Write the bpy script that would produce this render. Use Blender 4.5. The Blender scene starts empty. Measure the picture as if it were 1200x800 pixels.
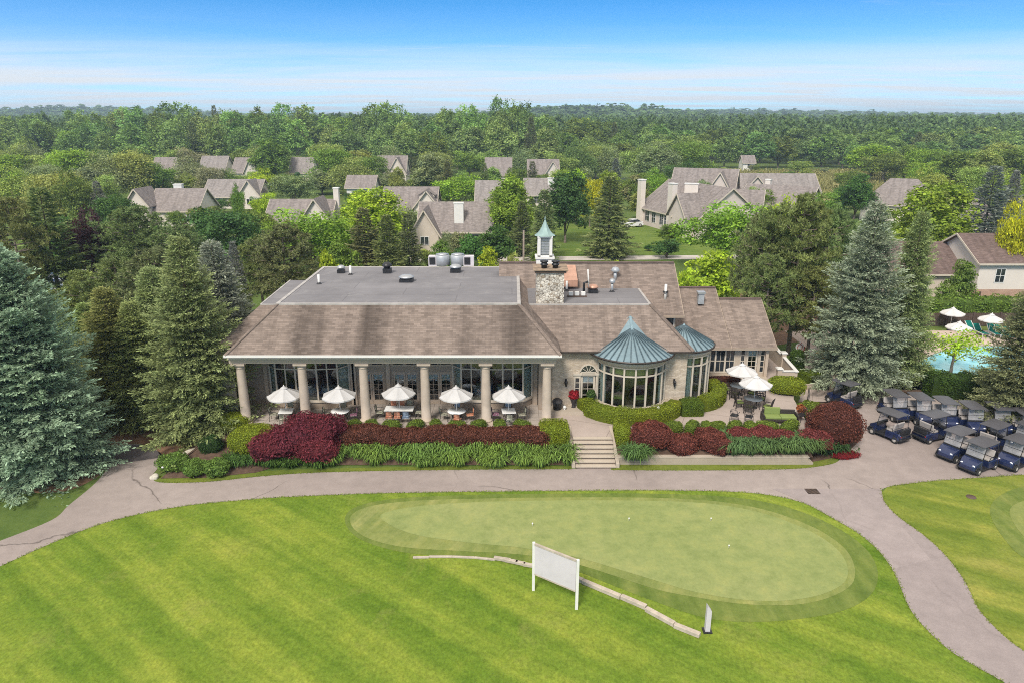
import bpy, bmesh, math, random
import numpy as np
from mathutils import Vector, Matrix

R = math.radians
SC = bpy.context.scene
COL = SC.collection
rnd = random.Random(7)

# ------------------------------------------------------------------ camera geometry (measured from the photograph)
F_PX, CX, CY, CAM_H = 832.0, 600.0, 400.0, 20.0
TH = math.atan(260.0 / F_PX)
FWD = Vector((0, math.cos(TH), -math.sin(TH)))
UPV = Vector((0, math.sin(TH), math.cos(TH)))


def ray(px, py):
    return FWD + Vector((1, 0, 0)) * ((px - CX) / F_PX) + UPV * (-(py - CY) / F_PX)


def G(px, py, z=0.0):
    """where the line of sight through a photograph pixel meets the level z"""
    d = ray(px, py)
    t = (z - CAM_H) / d.z
    return Vector((d.x * t, d.y * t, z))


def D(px, py, Y):
    """where that line of sight is Y metres in front of the camera"""
    d = ray(px, py)
    t = Y / d.y
    return Vector((d.x * t, Y, CAM_H + d.z * t))


# ------------------------------------------------------------------ things, parts, tags
def setp(o, label=None, cat=None, group=None, kind=None):
    if label: o['label'] = label
    if cat: o['category'] = cat
    if group: o['group'] = group
    if kind: o['kind'] = kind
    return o


def thing(name, label, cat, loc=(0, 0, 0), rz=0.0, group=None):
    o = bpy.data.objects.new(name, None)
    o.empty_display_size = 0.3
    COL.objects.link(o)
    o.location = loc
    o.rotation_euler = (0, 0, rz)
    return setp(o, label, cat, group)


def kids(o):
    return [c for c in o.children]


def copy_tree(o, loc=None, rz=None, label=None, group=None, parent=None):
    c = o.copy()
    COL.objects.link(c)
    if parent is not None: c.parent = parent
    if loc is not None: c.location = loc
    if rz is not None: c.rotation_euler = (0, 0, rz)
    if label: c['label'] = label
    if group: c['group'] = group
    for ch in kids(o):
        copy_tree(ch, parent=c)
    return c


def wloc(o):
    v = Vector((0, 0, 0))
    while o is not None:
        v += o.location
        o = o.parent
    return v


class MB:
    """collects shapes; build() links them as one mesh object with metre-scaled UVs"""
    def __init__(s):
        s.v, s.f, s.sm = [], [], []

    def add(s, verts, faces, smooth=False):
        b = len(s.v)
        s.v += [tuple(p) for p in verts]
        s.f += [tuple(b + i for i in f) for f in faces]
        s.sm += [smooth] * len(faces)
        return s

    def box(s, x0, x1, y0, y1, z0, z1, M=None):
        v = [Vector(p) for p in ((x0, y0, z0), (x1, y0, z0), (x1, y1, z0), (x0, y1, z0), (x0, y0, z1), (x1, y0, z1), (x1, y1, z1), (x0, y1, z1))]
        if M is not None: v = [M @ p for p in v]
        return s.add(v, [(0, 3, 2, 1), (4, 5, 6, 7), (0, 1, 5, 4), (1, 2, 6, 5), (2, 3, 7, 6), (3, 0, 4, 7)])

    def cbox(s, c, size, M=None):
        x, y, z = c; a, b, h = size
        return s.box(x - a / 2, x + a / 2, y - b / 2, y + b / 2, z - h / 2, z + h / 2, M)

    def bar(s, p0, p1, w, h=None, up=(0, 0, 1)):
        p0, p1 = Vector(p0), Vector(p1); h = h or w
        d = (p1 - p0)
        L = d.length
        if L < 1e-6: return s
        d /= L
        u = Vector(up)
        if abs(d.dot(u)) > .98: u = Vector((1, 0, 0))
        a = d.cross(u).normalized(); b = a.cross(d)
        v = []
        for p in (p0, p1):
            for sa, sb in ((-1, -1), (1, -1), (1, 1), (-1, 1)):
                v.append(p + a * (sa * w / 2) + b * (sb * h / 2))
        return s.add(v, [(0, 1, 2, 3), (7, 6, 5, 4), (0, 4, 5, 1), (1, 5, 6, 2), (2, 6, 7, 3), (3, 7, 4, 0)])

    def tube(s, pts, r, n=8, smooth=True, caps=True):
        pts = [Vector(p) for p in pts]
        rs = list(r) if isinstance(r, (list, tuple)) else [r] * len(pts)
        v, f = [], []
        prev = None
        for i, p in enumerate(pts):
            d = (pts[min(i + 1, len(pts) - 1)] - pts[max(i - 1, 0)]).normalized()
            if prev is None:
                u = Vector((1, 0, 0)) if abs(d.x) < .9 else Vector((0, 1, 0))
                a = d.cross(u).normalized()
            else:
                a = (prev - d * prev.dot(d)).normalized()
            prev = a
            b = d.cross(a)
            for k in range(n):
                t = 2 * math.pi * k / n
                v.append(p + (a * math.cos(t) + b * math.sin(t)) * rs[i])
        for i in range(len(pts) - 1):
            for k in range(n):
                f.append((i * n + k, i * n + (k + 1) % n, (i + 1) * n + (k + 1) % n, (i + 1) * n + k))
        s.add(v, f, smooth)
        if caps:
            b = len(s.v) - len(v)
            s.f.append(tuple(b + k for k in range(n))[::-1]); s.sm.append(False)
            s.f.append(tuple(b + (len(pts) - 1) * n + k for k in range(n))); s.sm.append(False)
        return s

    def lathe(s, prof, c=(0, 0, 0), n=24, smooth=True, a0=0.0, a1=2 * math.pi):
        """prof: (radius, z) from bottom to top round a vertical axis"""
        full = abs(a1 - a0 - 2 * math.pi) < 1e-6
        m = n if full else n + 1
        v, f = [], []
        for r, z in prof:
            for k in range(m):
                t = a0 + (a1 - a0) * k / n
                v.append((c[0] + r * math.cos(t), c[1] + r * math.sin(t), c[2] + z))
        for i in range(len(prof) - 1):
            for k in range(n):
                k2 = (k + 1) % m
                f.append((i * m + k, i * m + k2, (i + 1) * m + k2, (i + 1) * m + k))
        return s.add(v, f, smooth)

    def prism(s, poly, z0, z1):
        """closed upright prism over an XY outline; z0/z1 numbers"""
        A = sum(poly[i][0] * poly[(i + 1) % len(poly)][1] - poly[(i + 1) % len(poly)][0] * poly[i][1] for i in range(len(poly)))
        if A < 0: poly = list(poly)[::-1]
        n = len(poly)
        v = [(p[0], p[1], z0) for p in poly] + [(p[0], p[1], z1) for p in poly]
        f = [tuple(range(n))[::-1], tuple(range(n, 2 * n))] + [(i, (i + 1) % n, n + (i + 1) % n, n + i) for i in range(n)]
        return s.add(v, f)

    def sheet(s, poly, z):
        A = sum(poly[i][0] * poly[(i + 1) % len(poly)][1] - poly[(i + 1) % len(poly)][0] * poly[i][1] for i in range(len(poly)))
        if A < 0: poly = list(poly)[::-1]
        return s.add([(p[0], p[1], z) for p in poly], [tuple(range(len(poly)))])

    def slab(s, quad, t):
        """a flat polygon given by 3D corners (top side), thickness t straight down"""
        q = [Vector(p) for p in quad]
        n = len(q)
        nrm = Vector((0, 0, 0))
        for i in range(n):
            nrm += q[i].cross(q[(i + 1) % n])
        if nrm.z < 0: q = q[::-1]
        v = q + [p - Vector((0, 0, t)) for p in q]
        f = [tuple(range(n)), tuple(range(n, 2 * n))[::-1]] + [(i, n + i, n + (i + 1) % n, (i + 1) % n) for i in range(n)]
        return s.add(v, f)

    def ball(s, c, r, n=10, m=7, sx=1, sy=1, sz=1):
        prof = [(max(1e-4, math.sin(math.pi * i / m)) * r, -math.cos(math.pi * i / m) * r * sz) for i in range(m + 1)]
        b = len(s.v)
        s.lathe(prof, (0, 0, 0), n)
        for i in range(b, len(s.v)):
            x, y, z = s.v[i]
            s.v[i] = (c[0] + x * sx, c[1] + y * sy, c[2] + z)
        return s

    def wall(s, p0, p1, z0, z1, t, openings=()):
        """upright wall from p0 to p1 (its outer face on the right-hand side looking p0->p1), openings (u0,u1,z0,z1)"""
        p0, p1 = Vector((p0[0], p0[1], 0)), Vector((p1[0], p1[1], 0))
        L = (p1 - p0).length
        d = (p1 - p0) / L
        nrm = Vector((-d.y, d.x, 0))
        M = Matrix(((d.x, nrm.x, 0, p0.x), (d.y, nrm.y, 0, p0.y), (0, 0, 1, 0), (0, 0, 0, 1)))
        us = sorted({0.0, L} | {o[0] for o in openings} | {o[1] for o in openings})
        for a, b in zip(us, us[1:]):
            if b - a < 1e-5: continue
            m = (a + b) / 2
            cut = sorted((o[2], o[3]) for o in openings if o[0] - 1e-6 <= m <= o[1] + 1e-6)
            z = z0
            for c0, c1 in cut:
                if c0 > z + 1e-5: s.box(a, b, 0, t, z, c0, M)
                z = max(z, c1)
            if z < z1 - 1e-5: s.box(a, b, 0, t, z, z1, M)
        return s

    def build(s, name, mat, parent=None, bevel=0.0):
        me = bpy.data.meshes.new(name)
        off = wloc(parent) if parent is not None else Vector((0, 0, 0))
        me.from_pydata([(x - off.x, y - off.y, z - off.z) for x, y, z in s.v], [], s.f)
        me.polygons.foreach_set('use_smooth', s.sm)
        uv = me.uv_layers.new(name='UVMap')
        co = s.v
        buf = []
        for p in me.polygons:
            n = p.normal
            if abs(n.z) > .999: u, w = Vector((1, 0, 0)), Vector((0, 1, 0))
            else:
                u = Vector((0, 0, 1)).cross(n)
                if u.length < 1e-6: u = Vector((1, 0, 0))
                u.normalize()
                w = n.cross(u)
            for vi in p.vertices:
                q = Vector(co[vi])
                buf += [q.dot(u), q.dot(w)]
        uv.data.foreach_set('uv', buf)
        if isinstance(mat, (list, tuple)): 
            for m in mat: me.materials.append(m)
        else: me.materials.append(mat)
        me.update()
        o = bpy.data.objects.new(name, me)
        COL.objects.link(o)
        if parent is not None: o.parent = parent
        if bevel:
            b = o.modifiers.new('bevel', 'BEVEL')
            b.width = bevel; b.segments = 2; b.limit_method = 'ANGLE'
        return o


def catmull(pts, n=6, closed=False):
    P = [Vector(p).to_3d() if len(p) == 2 else Vector(p) for p in pts]
    out = []
    N = len(P)
    rng = range(N) if closed else range(N - 1)
    for i in rng:
        a = P[(i - 1) % N] if closed or i > 0 else P[i]
        b, c = P[i], P[(i + 1) % N]
        d = P[(i + 2) % N] if closed or i + 2 < N else c
        for k in range(n):
            t = k / n
            out.append(0.5 * ((2 * b) + (c - a) * t + (2 * a - 5 * b + 4 * c - d) * t * t + (3 * b - a - 3 * c + d) * t ** 3))
    if not closed: out.append(P[-1])
    return out


def gpoly(px, z=0.0, n=5, closed=True):
    """smooth outline through photograph pixels, laid on the level z"""
    return [G(p.x, p.y, z) for p in catmull([Vector((a, b, 0)) for a, b in px], n, closed)]


# ------------------------------------------------------------------ numpy card clouds (leaves, needles, blades)
def cards_mesh(name, quads, tone, mat):
    """quads: (n,4,3) array, tone: (n,) per-card value"""
    quads = np.asarray(quads, dtype=np.float32)
    n = len(quads)
    me = bpy.data.meshes.new(name)
    me.vertices.add(n * 4)
    me.vertices.foreach_set('co', quads.reshape(-1))
    me.loops.add(n * 4)
    me.loops.foreach_set('vertex_index', np.arange(n * 4, dtype=np.int32))
    me.polygons.add(n)
    me.polygons.foreach_set('loop_start', np.arange(0, n * 4, 4, dtype=np.int32))
    me.update(calc_edges=True)
    at = me.attributes.new('tone', 'FLOAT', 'FACE')
    at.data.foreach_set('value', np.asarray(tone, dtype=np.float32))
    me.materials.append(mat)
    me.validate()
    return me


def unit(v):
    return v / np.maximum(np.linalg.norm(v, axis=-1, keepdims=True), 1e-9)


def leaf_quads(rg, P, N, size, aspect=.62, spread=.8):
    """one kite-shaped leaf per point P facing roughly N"""
    n = len(P)
    nr = unit(N + rg.normal(0, spread, (n, 3)))
    t = unit(np.cross(nr, rg.normal(0, 1, (n, 3))))
    b = np.cross(nr, t)
    L = (size * rg.uniform(.6, 1.35, n))[:, None]
    W = L * aspect
    q = np.stack([P - t * L * .5, P + b * W * .5 - t * L * .05 + nr * L * .08, P + t * L * .5, P - b * W * .5 - t * L * .05 + nr * L * .08], 1)
    return q


def strip_quads(A, B, w, side):
    """tapered strip from A to B, half width w along side"""
    return np.stack([A - side * w * .45, A + (B - A) * .55 - side * w, B, A + (B - A) * .55 + side * w], 1)
# ------------------------------------------------------------------ materials
class NT:
    def __init__(s, name):
        s.m = bpy.data.materials.new(name)
        s.m.use_nodes = True
        s.t = s.m.node_tree
        s.t.nodes.clear()
        s.out = s.n('ShaderNodeOutputMaterial')

    def n(s, typ, **kw):
        x = s.t.nodes.new(typ)
        for k, v in kw.items():
            setattr(x, k, v)
        return x

    def l(s, a, b):
        s.t.links.new(a, b)

    def val(s, sock, v):
        if hasattr(v, 'is_linked'): s.l(v, sock)
        else: sock.default_value = v

    def noise(s, vec, scale, detail=4, rough=.55, dist=0.0):
        x = s.n('ShaderNodeTexNoise')
        if vec is not None: s.l(vec, x.inputs['Vector'])
        x.inputs['Scale'].default_value = scale
        x.inputs['Detail'].default_value = detail
        x.inputs['Roughness'].default_value = rough
        x.inputs['Distortion'].default_value = dist
        return x.outputs['Fac']

    def ramp(s, fac, stops, interp='LINEAR'):
        x = s.n('ShaderNodeValToRGB')
        x.color_ramp.interpolation = interp
        el = x.color_ramp.elements
        while len(el) > 1: el.remove(el[-1])
        for i, (p, c) in enumerate(stops):
            e = el[0] if i == 0 else el.new(p)
            e.position = p
            e.color = (c, c, c, 1) if isinstance(c, (int, float)) else (*c[:3], 1)
        s.l(fac, x.inputs['Fac'])
        return x.outputs['Color']

    def mix(s, fac, a, b, mode='MIX'):
        x = s.n('ShaderNodeMix', data_type='RGBA', blend_type=mode)
        s.val(x.inputs[0], fac)
        for sock, v in ((x.inputs[6], a), (x.inputs[7], b)):
            if isinstance(v, (tuple, list)): sock.default_value = (*v[:3], 1)
            elif isinstance(v, (int, float)): sock.default_value = (v, v, v, 1)
            else: s.l(v, sock)
        return x.outputs[2]

    def math(s, op, a, b=None, clamp=False):
        x = s.n('ShaderNodeMath', operation=op, use_clamp=clamp)
        s.val(x.inputs[0], a)
        if b is not None: s.val(x.inputs[1], b)
        return x.outputs[0]

    def map(s, vec, scale=(1, 1, 1), rot=(0, 0, 0), loc=(0, 0, 0)):
        x = s.n('ShaderNodeMapping')
        s.l(vec, x.inputs['Vector'])
        x.inputs['Scale'].default_value = scale
        x.inputs['Rotation'].default_value = rot
        x.inputs['Location'].default_value = loc
        return x.outputs['Vector']

    def coord(s, kind='Object'):
        if kind == 'pos': return s.n('ShaderNodeNewGeometry').outputs['Position']
        return s.n('ShaderNodeTexCoord').outputs[kind]

    def bump(s, h, strength=.3, dist=.02):
        x = s.n('ShaderNodeBump')
        x.inputs['Strength'].default_value = strength
        x.inputs['Distance'].default_value = dist
        s.l(h, x.inputs['Height'])
        return x.outputs['Normal']

    def bsdf(s, col, rough=.7, normal=None, metallic=0.0, spec=.4, link=True, **kw):
        x = s.n('ShaderNodeBsdfPrincipled')
        if isinstance(col, (tuple, list)): x.inputs['Base Color'].default_value = (*col[:3], 1)
        else: s.l(col, x.inputs['Base Color'])
        s.val(x.inputs['Roughness'], rough)
        x.inputs['Metallic'].default_value = metallic
        x.inputs['Specular IOR Level'].default_value = spec
        if normal is not None: s.l(normal, x.inputs['Normal'])
        for k, v in kw.items():
            s.val(x.inputs[k], v)
        if link: s.l(x.outputs[0], s.out.inputs[0])
        return x.outputs[0]


def plain(name, col, var=.18, scale=3.0, rough=.65, metallic=0.0, bump=.0, fine=None, spec=.4, **kw):
    """a colour with soft uneven wear"""
    t = NT(name)
    v = t.coord('Object')
    f = t.noise(v, scale, 5, .6)
    lo = tuple(c * (1 - var) for c in col); hi = tuple(min(1, c * (1 + var)) for c in col)
    c = t.ramp(f, [(.3, lo), (.7, hi)])
    nrm = None
    if fine:
        g = t.noise(v, fine, 3, .6)
        c = t.mix(.35, c, t.ramp(g, [(.3, .55), (.7, 1.0)]), 'MULTIPLY')
        if bump: nrm = t.bump(g, bump, .01)
    t.bsdf(c, rough, nrm, metallic, spec, **kw)
    return t.m


def foliage_mat():
    t = NT('foliage')
    oc = t.n('ShaderNodeObjectInfo')
    at = t.n('ShaderNodeAttribute', attribute_name='tone')
    f = at.outputs['Fac']
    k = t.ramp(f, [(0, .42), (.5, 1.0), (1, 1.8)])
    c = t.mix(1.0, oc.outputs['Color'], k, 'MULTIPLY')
    # clumps differ a little in hue
    n = t.noise(t.coord('Object'), .55, 2)
    c = t.mix(t.ramp(n, [(.35, 0), (.7, .5)]), c, t.mix(1.0, c, (1.35, 1.12, .75), 'MULTIPLY'))
    b = t.bsdf(c, .75, spec=.15, link=False)
    tr = t.n('ShaderNodeBsdfTranslucent')
    t.l(t.mix(1.0, c, (1.2, 1.25, .6), 'MULTIPLY'), tr.inputs['Color'])
    mx = t.n('ShaderNodeMixShader')
    mx.inputs[0].default_value = .28
    t.l(b, mx.inputs[1]); t.l(tr.outputs[0], mx.inputs[2])
    t.l(mx.outputs[0], t.out.inputs[0])
    return t.m


def needle_mat():
    t = NT('needles')
    oc = t.n('ShaderNodeObjectInfo')
    f = t.n('ShaderNodeAttribute', attribute_name='tone').outputs['Fac']
    k = t.ramp(f, [(0, .45), (.5, .98), (1, 1.6)])
    c = t.mix(1.0, oc.outputs['Color'], k, 'MULTIPLY')
    n = t.noise(t.coord('Object'), .5, 3)
    c = t.mix(t.ramp(n, [(.45, 0), (.75, .55)]), c, t.mix(1.0, c, (1.10, 1.0, .86), 'MULTIPLY'))
    b = t.bsdf(c, .7, spec=.2, link=False)
    tr = t.n('ShaderNodeBsdfTranslucent'); t.l(c, tr.inputs[0])
    mx = t.n('ShaderNodeMixShader'); mx.inputs[0].default_value = .3
    t.l(b, mx.inputs[1]); t.l(tr.outputs[0], mx.inputs[2]); t.l(mx.outputs[0], t.out.inputs[0])
    return t.m


def shingle_mat(name, base, stains=None, w=.42, h=.14):
    t = NT(name)
    uv = t.coord('UV')
    br = t.n('ShaderNodeTexBrick')
    t.l(uv, br.inputs['Vector'])
    br.inputs['Scale'].default_value = 1
    br.inputs['Brick Width'].default_value = w
    br.inputs['Row Height'].default_value = h
    br.inputs['Mortar Size'].default_value = .008
    br.inputs['Bias'].default_value = 0.0
    br.inputs['Color1'].default_value = (*[c * .80 for c in base], 1)
    br.inputs['Color2'].default_value = (*[c * 1.2 for c in base], 1)
    br.inputs['Mortar'].default_value = (*[c * .68 for c in base], 1)
    g = t.noise(uv, 1.6, 6, .7)
    c = t.mix(1.0, br.outputs['Color'], t.ramp(g, [(.3, .86), (.7, 1.12)]), 'MULTIPLY')
    big = t.noise(uv, .22, 3, .5)
    c = t.mix(1.0, c, t.ramp(big, [(.35, (.94, .93, .92)), (.65, (1.05, 1.04, 1.02))]), 'MULTIPLY')
    # water streaks down the slope
    st = t.noise(t.map(uv, (1.4, .12, 1)), 1.0, 4, .6)
    c = t.mix(1.0, c, t.ramp(st, [(.38, .80), (.55, 1.0)]), 'MULTIPLY')
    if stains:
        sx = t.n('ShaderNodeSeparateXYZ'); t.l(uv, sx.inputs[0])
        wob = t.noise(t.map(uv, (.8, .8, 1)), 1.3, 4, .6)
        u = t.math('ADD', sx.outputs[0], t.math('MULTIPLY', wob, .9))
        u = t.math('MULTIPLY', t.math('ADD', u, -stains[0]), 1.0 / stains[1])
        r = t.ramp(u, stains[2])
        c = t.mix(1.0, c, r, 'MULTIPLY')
    t.bsdf(c, .92, t.bump(br.outputs['Fac'], .25, .01), spec=.15)
    return t.m


def brick_mat(name, c1, c2, mortar, w=.24, h=.085, m=.012):
    t = NT(name)
    uv = t.coord('UV')
    br = t.n('ShaderNodeTexBrick')
    t.l(uv, br.inputs['Vector'])
    br.inputs['Scale'].default_value = 1
    br.inputs['Brick Width'].default_value = w
    br.inputs['Row Height'].default_value = h
    br.inputs['Mortar Size'].default_value = m
    br.inputs['Color1'].default_value = (*c1, 1)
    br.inputs['Color2'].default_value = (*c2, 1)
    br.inputs['Mortar'].default_value = (*mortar, 1)
    c = t.mix(1.0, br.outputs['Color'], t.ramp(t.noise(uv, .9, 5, .65), [(.3, .82), (.7, 1.12)]), 'MULTIPLY')
    c = t.mix(1.0, c, t.ramp(t.noise(uv, 9, 3, .6), [(.3, .85), (.7, 1.12)]), 'MULTIPLY')
    t.bsdf(c, .85, t.bump(br.outputs['Fac'], -.3, .01), spec=.25)
    return t.m


def stone_mat():
    t = NT('fieldstone')
    uv = t.coord('UV')
    vo = t.n('ShaderNodeTexVoronoi', feature='F1'); t.l(uv, vo.inputs['Vector']); vo.inputs['Scale'].default_value = 5.2
    ve = t.n('ShaderNodeTexVoronoi', feature='DISTANCE_TO_EDGE'); t.l(uv, ve.inputs['Vector']); ve.inputs['Scale'].default_value = 5.2
    c = t.mix(t.noise(vo.outputs['Color'], 2, 0), (.62, .58, .50), (.30, .24, .17))
    bw = t.n('ShaderNodeSeparateColor'); t.l(vo.outputs['Color'], bw.inputs[0])
    c = t.ramp(bw.outputs[0], [(0, (.28, .22, .15)), (.25, (.60, .55, .47)), (.7, (.72, .68, .60)), (1, (.5, .44, .36))])
    c = t.mix(t.ramp(ve.outputs['Distance'], [(.02, 1), (.07, 0)]), c, (.13, .10, .08))
    c = t.mix(1.0, c, t.ramp(t.noise(uv, 1.1, 4, .6), [(.35, .5), (.6, 1.0)]), 'MULTIPLY')
    sx = t.n('ShaderNodeSeparateXYZ'); t.l(t.coord('UV'), sx.inputs[0])
    t.bsdf(c, .85, t.bump(ve.outputs['Distance'], .6, .05))
    return t.m


def asphalt_mat(name, c0, c1, crack=.5, dark=False):
    t = NT(name)
    p = t.coord('pos')
    big = t.noise(p, .09, 5, .55)
    c = t.ramp(big, [(.3, c0), (.7, c1)])
    c = t.mix(1.0, c, t.ramp(t.noise(p, 1.3, 5, .65), [(.3, .88), (.7, 1.08)]), 'MULTIPLY')
    c = t.mix(1.0, c, t.ramp(t.noise(p, 26, 3, .7), [(.25, .80), (.75, 1.14)]), 'MULTIPLY')
    # old patches
    vo = t.n('ShaderNodeTexVoronoi', feature='F1'); t.l(p, vo.inputs['Vector']); vo.inputs['Scale'].default_value = .11
    wv = t.n('ShaderNodeSeparateColor'); t.l(vo.outputs['Color'], wv.inputs[0])
    c = t.mix(1.0, c, t.ramp(wv.outputs[0], [(0, .93), (1, 1.06)]), 'MULTIPLY')
    # cracks: warped cell borders, broken up by noise
    dn = t.n('ShaderNodeTexNoise'); t.l(p, dn.inputs['Vector']); dn.inputs['Scale'].default_value = .5; dn.inputs['Detail'].default_value = 5
    wp = t.mix(.16, p, dn.outputs['Color'], 'ADD')
    mp = t.n('ShaderNodeVectorMath', operation='ADD'); t.l(p, mp.inputs[0])
    sc = t.n('ShaderNodeVectorMath', operation='SCALE'); t.l(dn.outputs['Color'], sc.inputs[0]); sc.inputs['Scale'].default_value = 1.5
    t.l(sc.outputs[0], mp.inputs[1])
    ve = t.n('ShaderNodeTexVoronoi', feature='DISTANCE_TO_EDGE'); t.l(mp.outputs[0], ve.inputs['Vector']); ve.inputs['Scale'].default_value = .11
    k = t.ramp(ve.outputs['Distance'], [(.0, 1), (.006, 0)])
    k = t.math('MULTIPLY', k, t.ramp(t.noise(p, .22, 3), [(.40, 0), (.5, crack)]))
    c = t.mix(k, c, (.06, .05, .045))
    t.bsdf(c, .93, t.bump(t.noise(p, 40, 3, .7), .25, .01), spec=.2)
    return t.m


def lawn_mat(name, stops, stripe_rot=None, stripe=.35, period=2.0, dry=.5, fine=.35, big=.14):
    t = NT(name)
    p = t.coord('pos')
    a = t.noise(p, big, 6, .62)
    c = t.ramp(a, stops)
    b = t.noise(p, 1.1, 6, .68)
    c = t.mix(1.0, c, t.ramp(b, [(.25, (.72, .78, .7)), (.5, (1, 1, 1)), (.78, (1.28, 1.16, 1.1))]), 'MULTIPLY')
    if stripe_rot is not None:
        v = t.map(p, (1, 1, 1), (0, 0, stripe_rot))
        wob = t.n('ShaderNodeTexNoise'); t.l(v, wob.inputs['Vector']); wob.inputs['Scale'].default_value = .12; wob.inputs['Detail'].default_value = 3
        sx = t.n('ShaderNodeSeparateXYZ'); t.l(v, sx.inputs[0])
        x = t.math('ADD', sx.outputs[0], t.math('MULTIPLY', wob.outputs['Fac'], 1.6))
        x = t.math('SINE', t.math('MULTIPLY', x, 2 * math.pi / period))
        x = t.math('MULTIPLY', t.math('ADD', x, 1), .5)
        amt = t.ramp(t.noise(v, .05, 2), [(.3, stripe * .35), (.7, stripe)])
        c = t.mix(amt, c, t.mix(1.0, c, t.ramp(x, [(.25, (.74, .84, .68)), (.75, (1.26, 1.14, 1.20))]), 'MULTIPLY'))
        # long clipping lines drawn out along the mower's way
        s2 = t.noise(t.map(v, (1.6, .12, 1)), 1.0, 5, .6)
        c = t.mix(1.0, c, t.ramp(s2, [(.3, (.80, .85, .72)), (.5, (1, 1, 1)), (.70, (1.30, 1.18, 1.35))]), 'MULTIPLY')
    d = t.noise(p, .33, 6, .7, .6)
    c = t.mix(t.ramp(d, [(.56, 0), (.78, dry)]), c, (.30, .27, .085))
    f = t.noise(t.map(p, (1, .7, 1)), 7, 6, .8)
    c = t.mix(1.0, c, t.ramp(f, [(.25, 1 - fine), (.75, 1 + fine)]), 'MULTIPLY')
    h = t.noise(p, 30, 3, .7)
    t.bsdf(c, .9, t.bump(h, .5, .03), spec=.12)
    return t.m


def concrete_mat(name, base, joint=None):
    t = NT(name)
    p = t.coord('pos')
    c = t.ramp(t.noise(p, .5, 6, .6), [(.3, tuple(x * .86 for x in base)), (.7, tuple(min(1, x * 1.1) for x in base))])
    c = t.mix(1.0, c, t.ramp(t.noise(p, 18, 3, .7), [(.3, .9), (.7, 1.06)]), 'MULTIPLY')
    if joint:
        br = t.n('ShaderNodeTexBrick', offset=0.0)
        t.l(t.map(p, (1, 1, 1), (0, 0, joint[1])), br.inputs['Vector'])
        br.inputs['Scale'].default_value = 1
        br.inputs['Brick Width'].default_value = joint[0]
        br.inputs['Row Height'].default_value = joint[0]
        br.inputs['Mortar Size'].default_value = .02
        br.inputs['Color1'].default_value = (.96, .96, .96, 1); br.inputs['Color2'].default_value = (1.04, 1.03, 1.02, 1)
        br.inputs['Mortar'].default_value = (.62, .6, .58, 1)
        c = t.mix(1.0, c, br.outputs['Color'], 'MULTIPLY')
    t.bsdf(c, .88, t.bump(t.noise(p, 30, 3, .6), .15, .01), spec=.25)
    return t.m


def glass_mat(name, tint=(.75, .82, .82), gloss=.16):
    t = NT(name)
    tr = t.n('ShaderNodeBsdfTransparent'); tr.inputs[0].default_value = (*tint, 1)
    gl = t.n('ShaderNodeBsdfGlossy'); gl.inputs['Color'].default_value = (.9, .95, 1, 1); gl.inputs['Roughness'].default_value = .04
    lw = t.n('ShaderNodeLayerWeight'); lw.inputs['Blend'].default_value = .3
    f = t.math('ADD', t.math('MULTIPLY', lw.outputs['Fresnel'], .55), gloss * .5, True)
    mx = t.n('ShaderNodeMixShader')
    t.l(f, mx.inputs[0]); t.l(tr.outputs[0], mx.inputs[1]); t.l(gl.outputs[0], mx.inputs[2])
    nz = t.bump(t.noise(t.coord('Object'), .8, 2), .06, .05)
    t.l(nz, gl.inputs['Normal'])
    t.l(mx.outputs[0], t.out.inputs[0])
    return t.m


def screen_mat():
    t = NT('clouded windscreen')
    tr = t.n('ShaderNodeBsdfTransparent'); tr.inputs[0].default_value = (.92, .93, .95, 1)
    df = t.bsdf(t.ramp(t.noise(t.coord('Object'), 2, 4), [(.3, (.36, .36, .38)), (.7, (.50, .50, .52))]), .15, spec=.5, link=False)
    mx = t.n('ShaderNodeMixShader'); mx.inputs[0].default_value = .5
    t.l(tr.outputs[0], mx.inputs[1]); t.l(df, mx.inputs[2]); t.l(mx.outputs[0], t.out.inputs[0])
    return t.m


def seam_metal(name, col):
    t = NT(name)
    v = t.coord('Object')
    c = t.ramp(t.noise(v, .9, 5, .6), [(.3, tuple(x * .8 for x in col)), (.7, tuple(min(1, x * 1.2) for x in col))])
    c = t.mix(t.ramp(t.noise(v, 5, 4, .7), [(.55, 0), (.8, .4)]), c, (.42, .5, .5))
    t.bsdf(c, .45, None, .35, .5)
    return t.m


def water_mat():
    t = NT('pool water')
    p = t.coord('pos')
    vo = t.n('ShaderNodeTexVoronoi', feature='SMOOTH_F1'); t.l(p, vo.inputs['Vector']); vo.inputs['Scale'].default_value = 1.4
    c = t.ramp(vo.outputs['Distance'], [(.1, (.14, .46, .56)), (.6, (.30, .64, .72))])
    t.bsdf(c, .08, t.bump(t.noise(p, 2.2, 4), .25, .08), spec=.6)
    return t.m


def fabric(name, col, var=.08):
    t = NT(name)
    v = t.coord('Object')
    c = t.ramp(t.noise(v, 2.2, 5, .6), [(.3, tuple(x * (1 - var) for x in col)), (.7, tuple(min(1, x * (1 + var)) for x in col))])
    b = t.bsdf(c, .85, spec=.15, link=False)
    tr = t.n('ShaderNodeBsdfTranslucent'); t.l(c, tr.inputs[0])
    mx = t.n('ShaderNodeMixShader'); mx.inputs[0].default_value = .25
    t.l(b, mx.inputs[1]); t.l(tr.outputs[0], mx.inputs[2]); t.l(mx.outputs[0], t.out.inputs[0])
    return t.m


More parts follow.
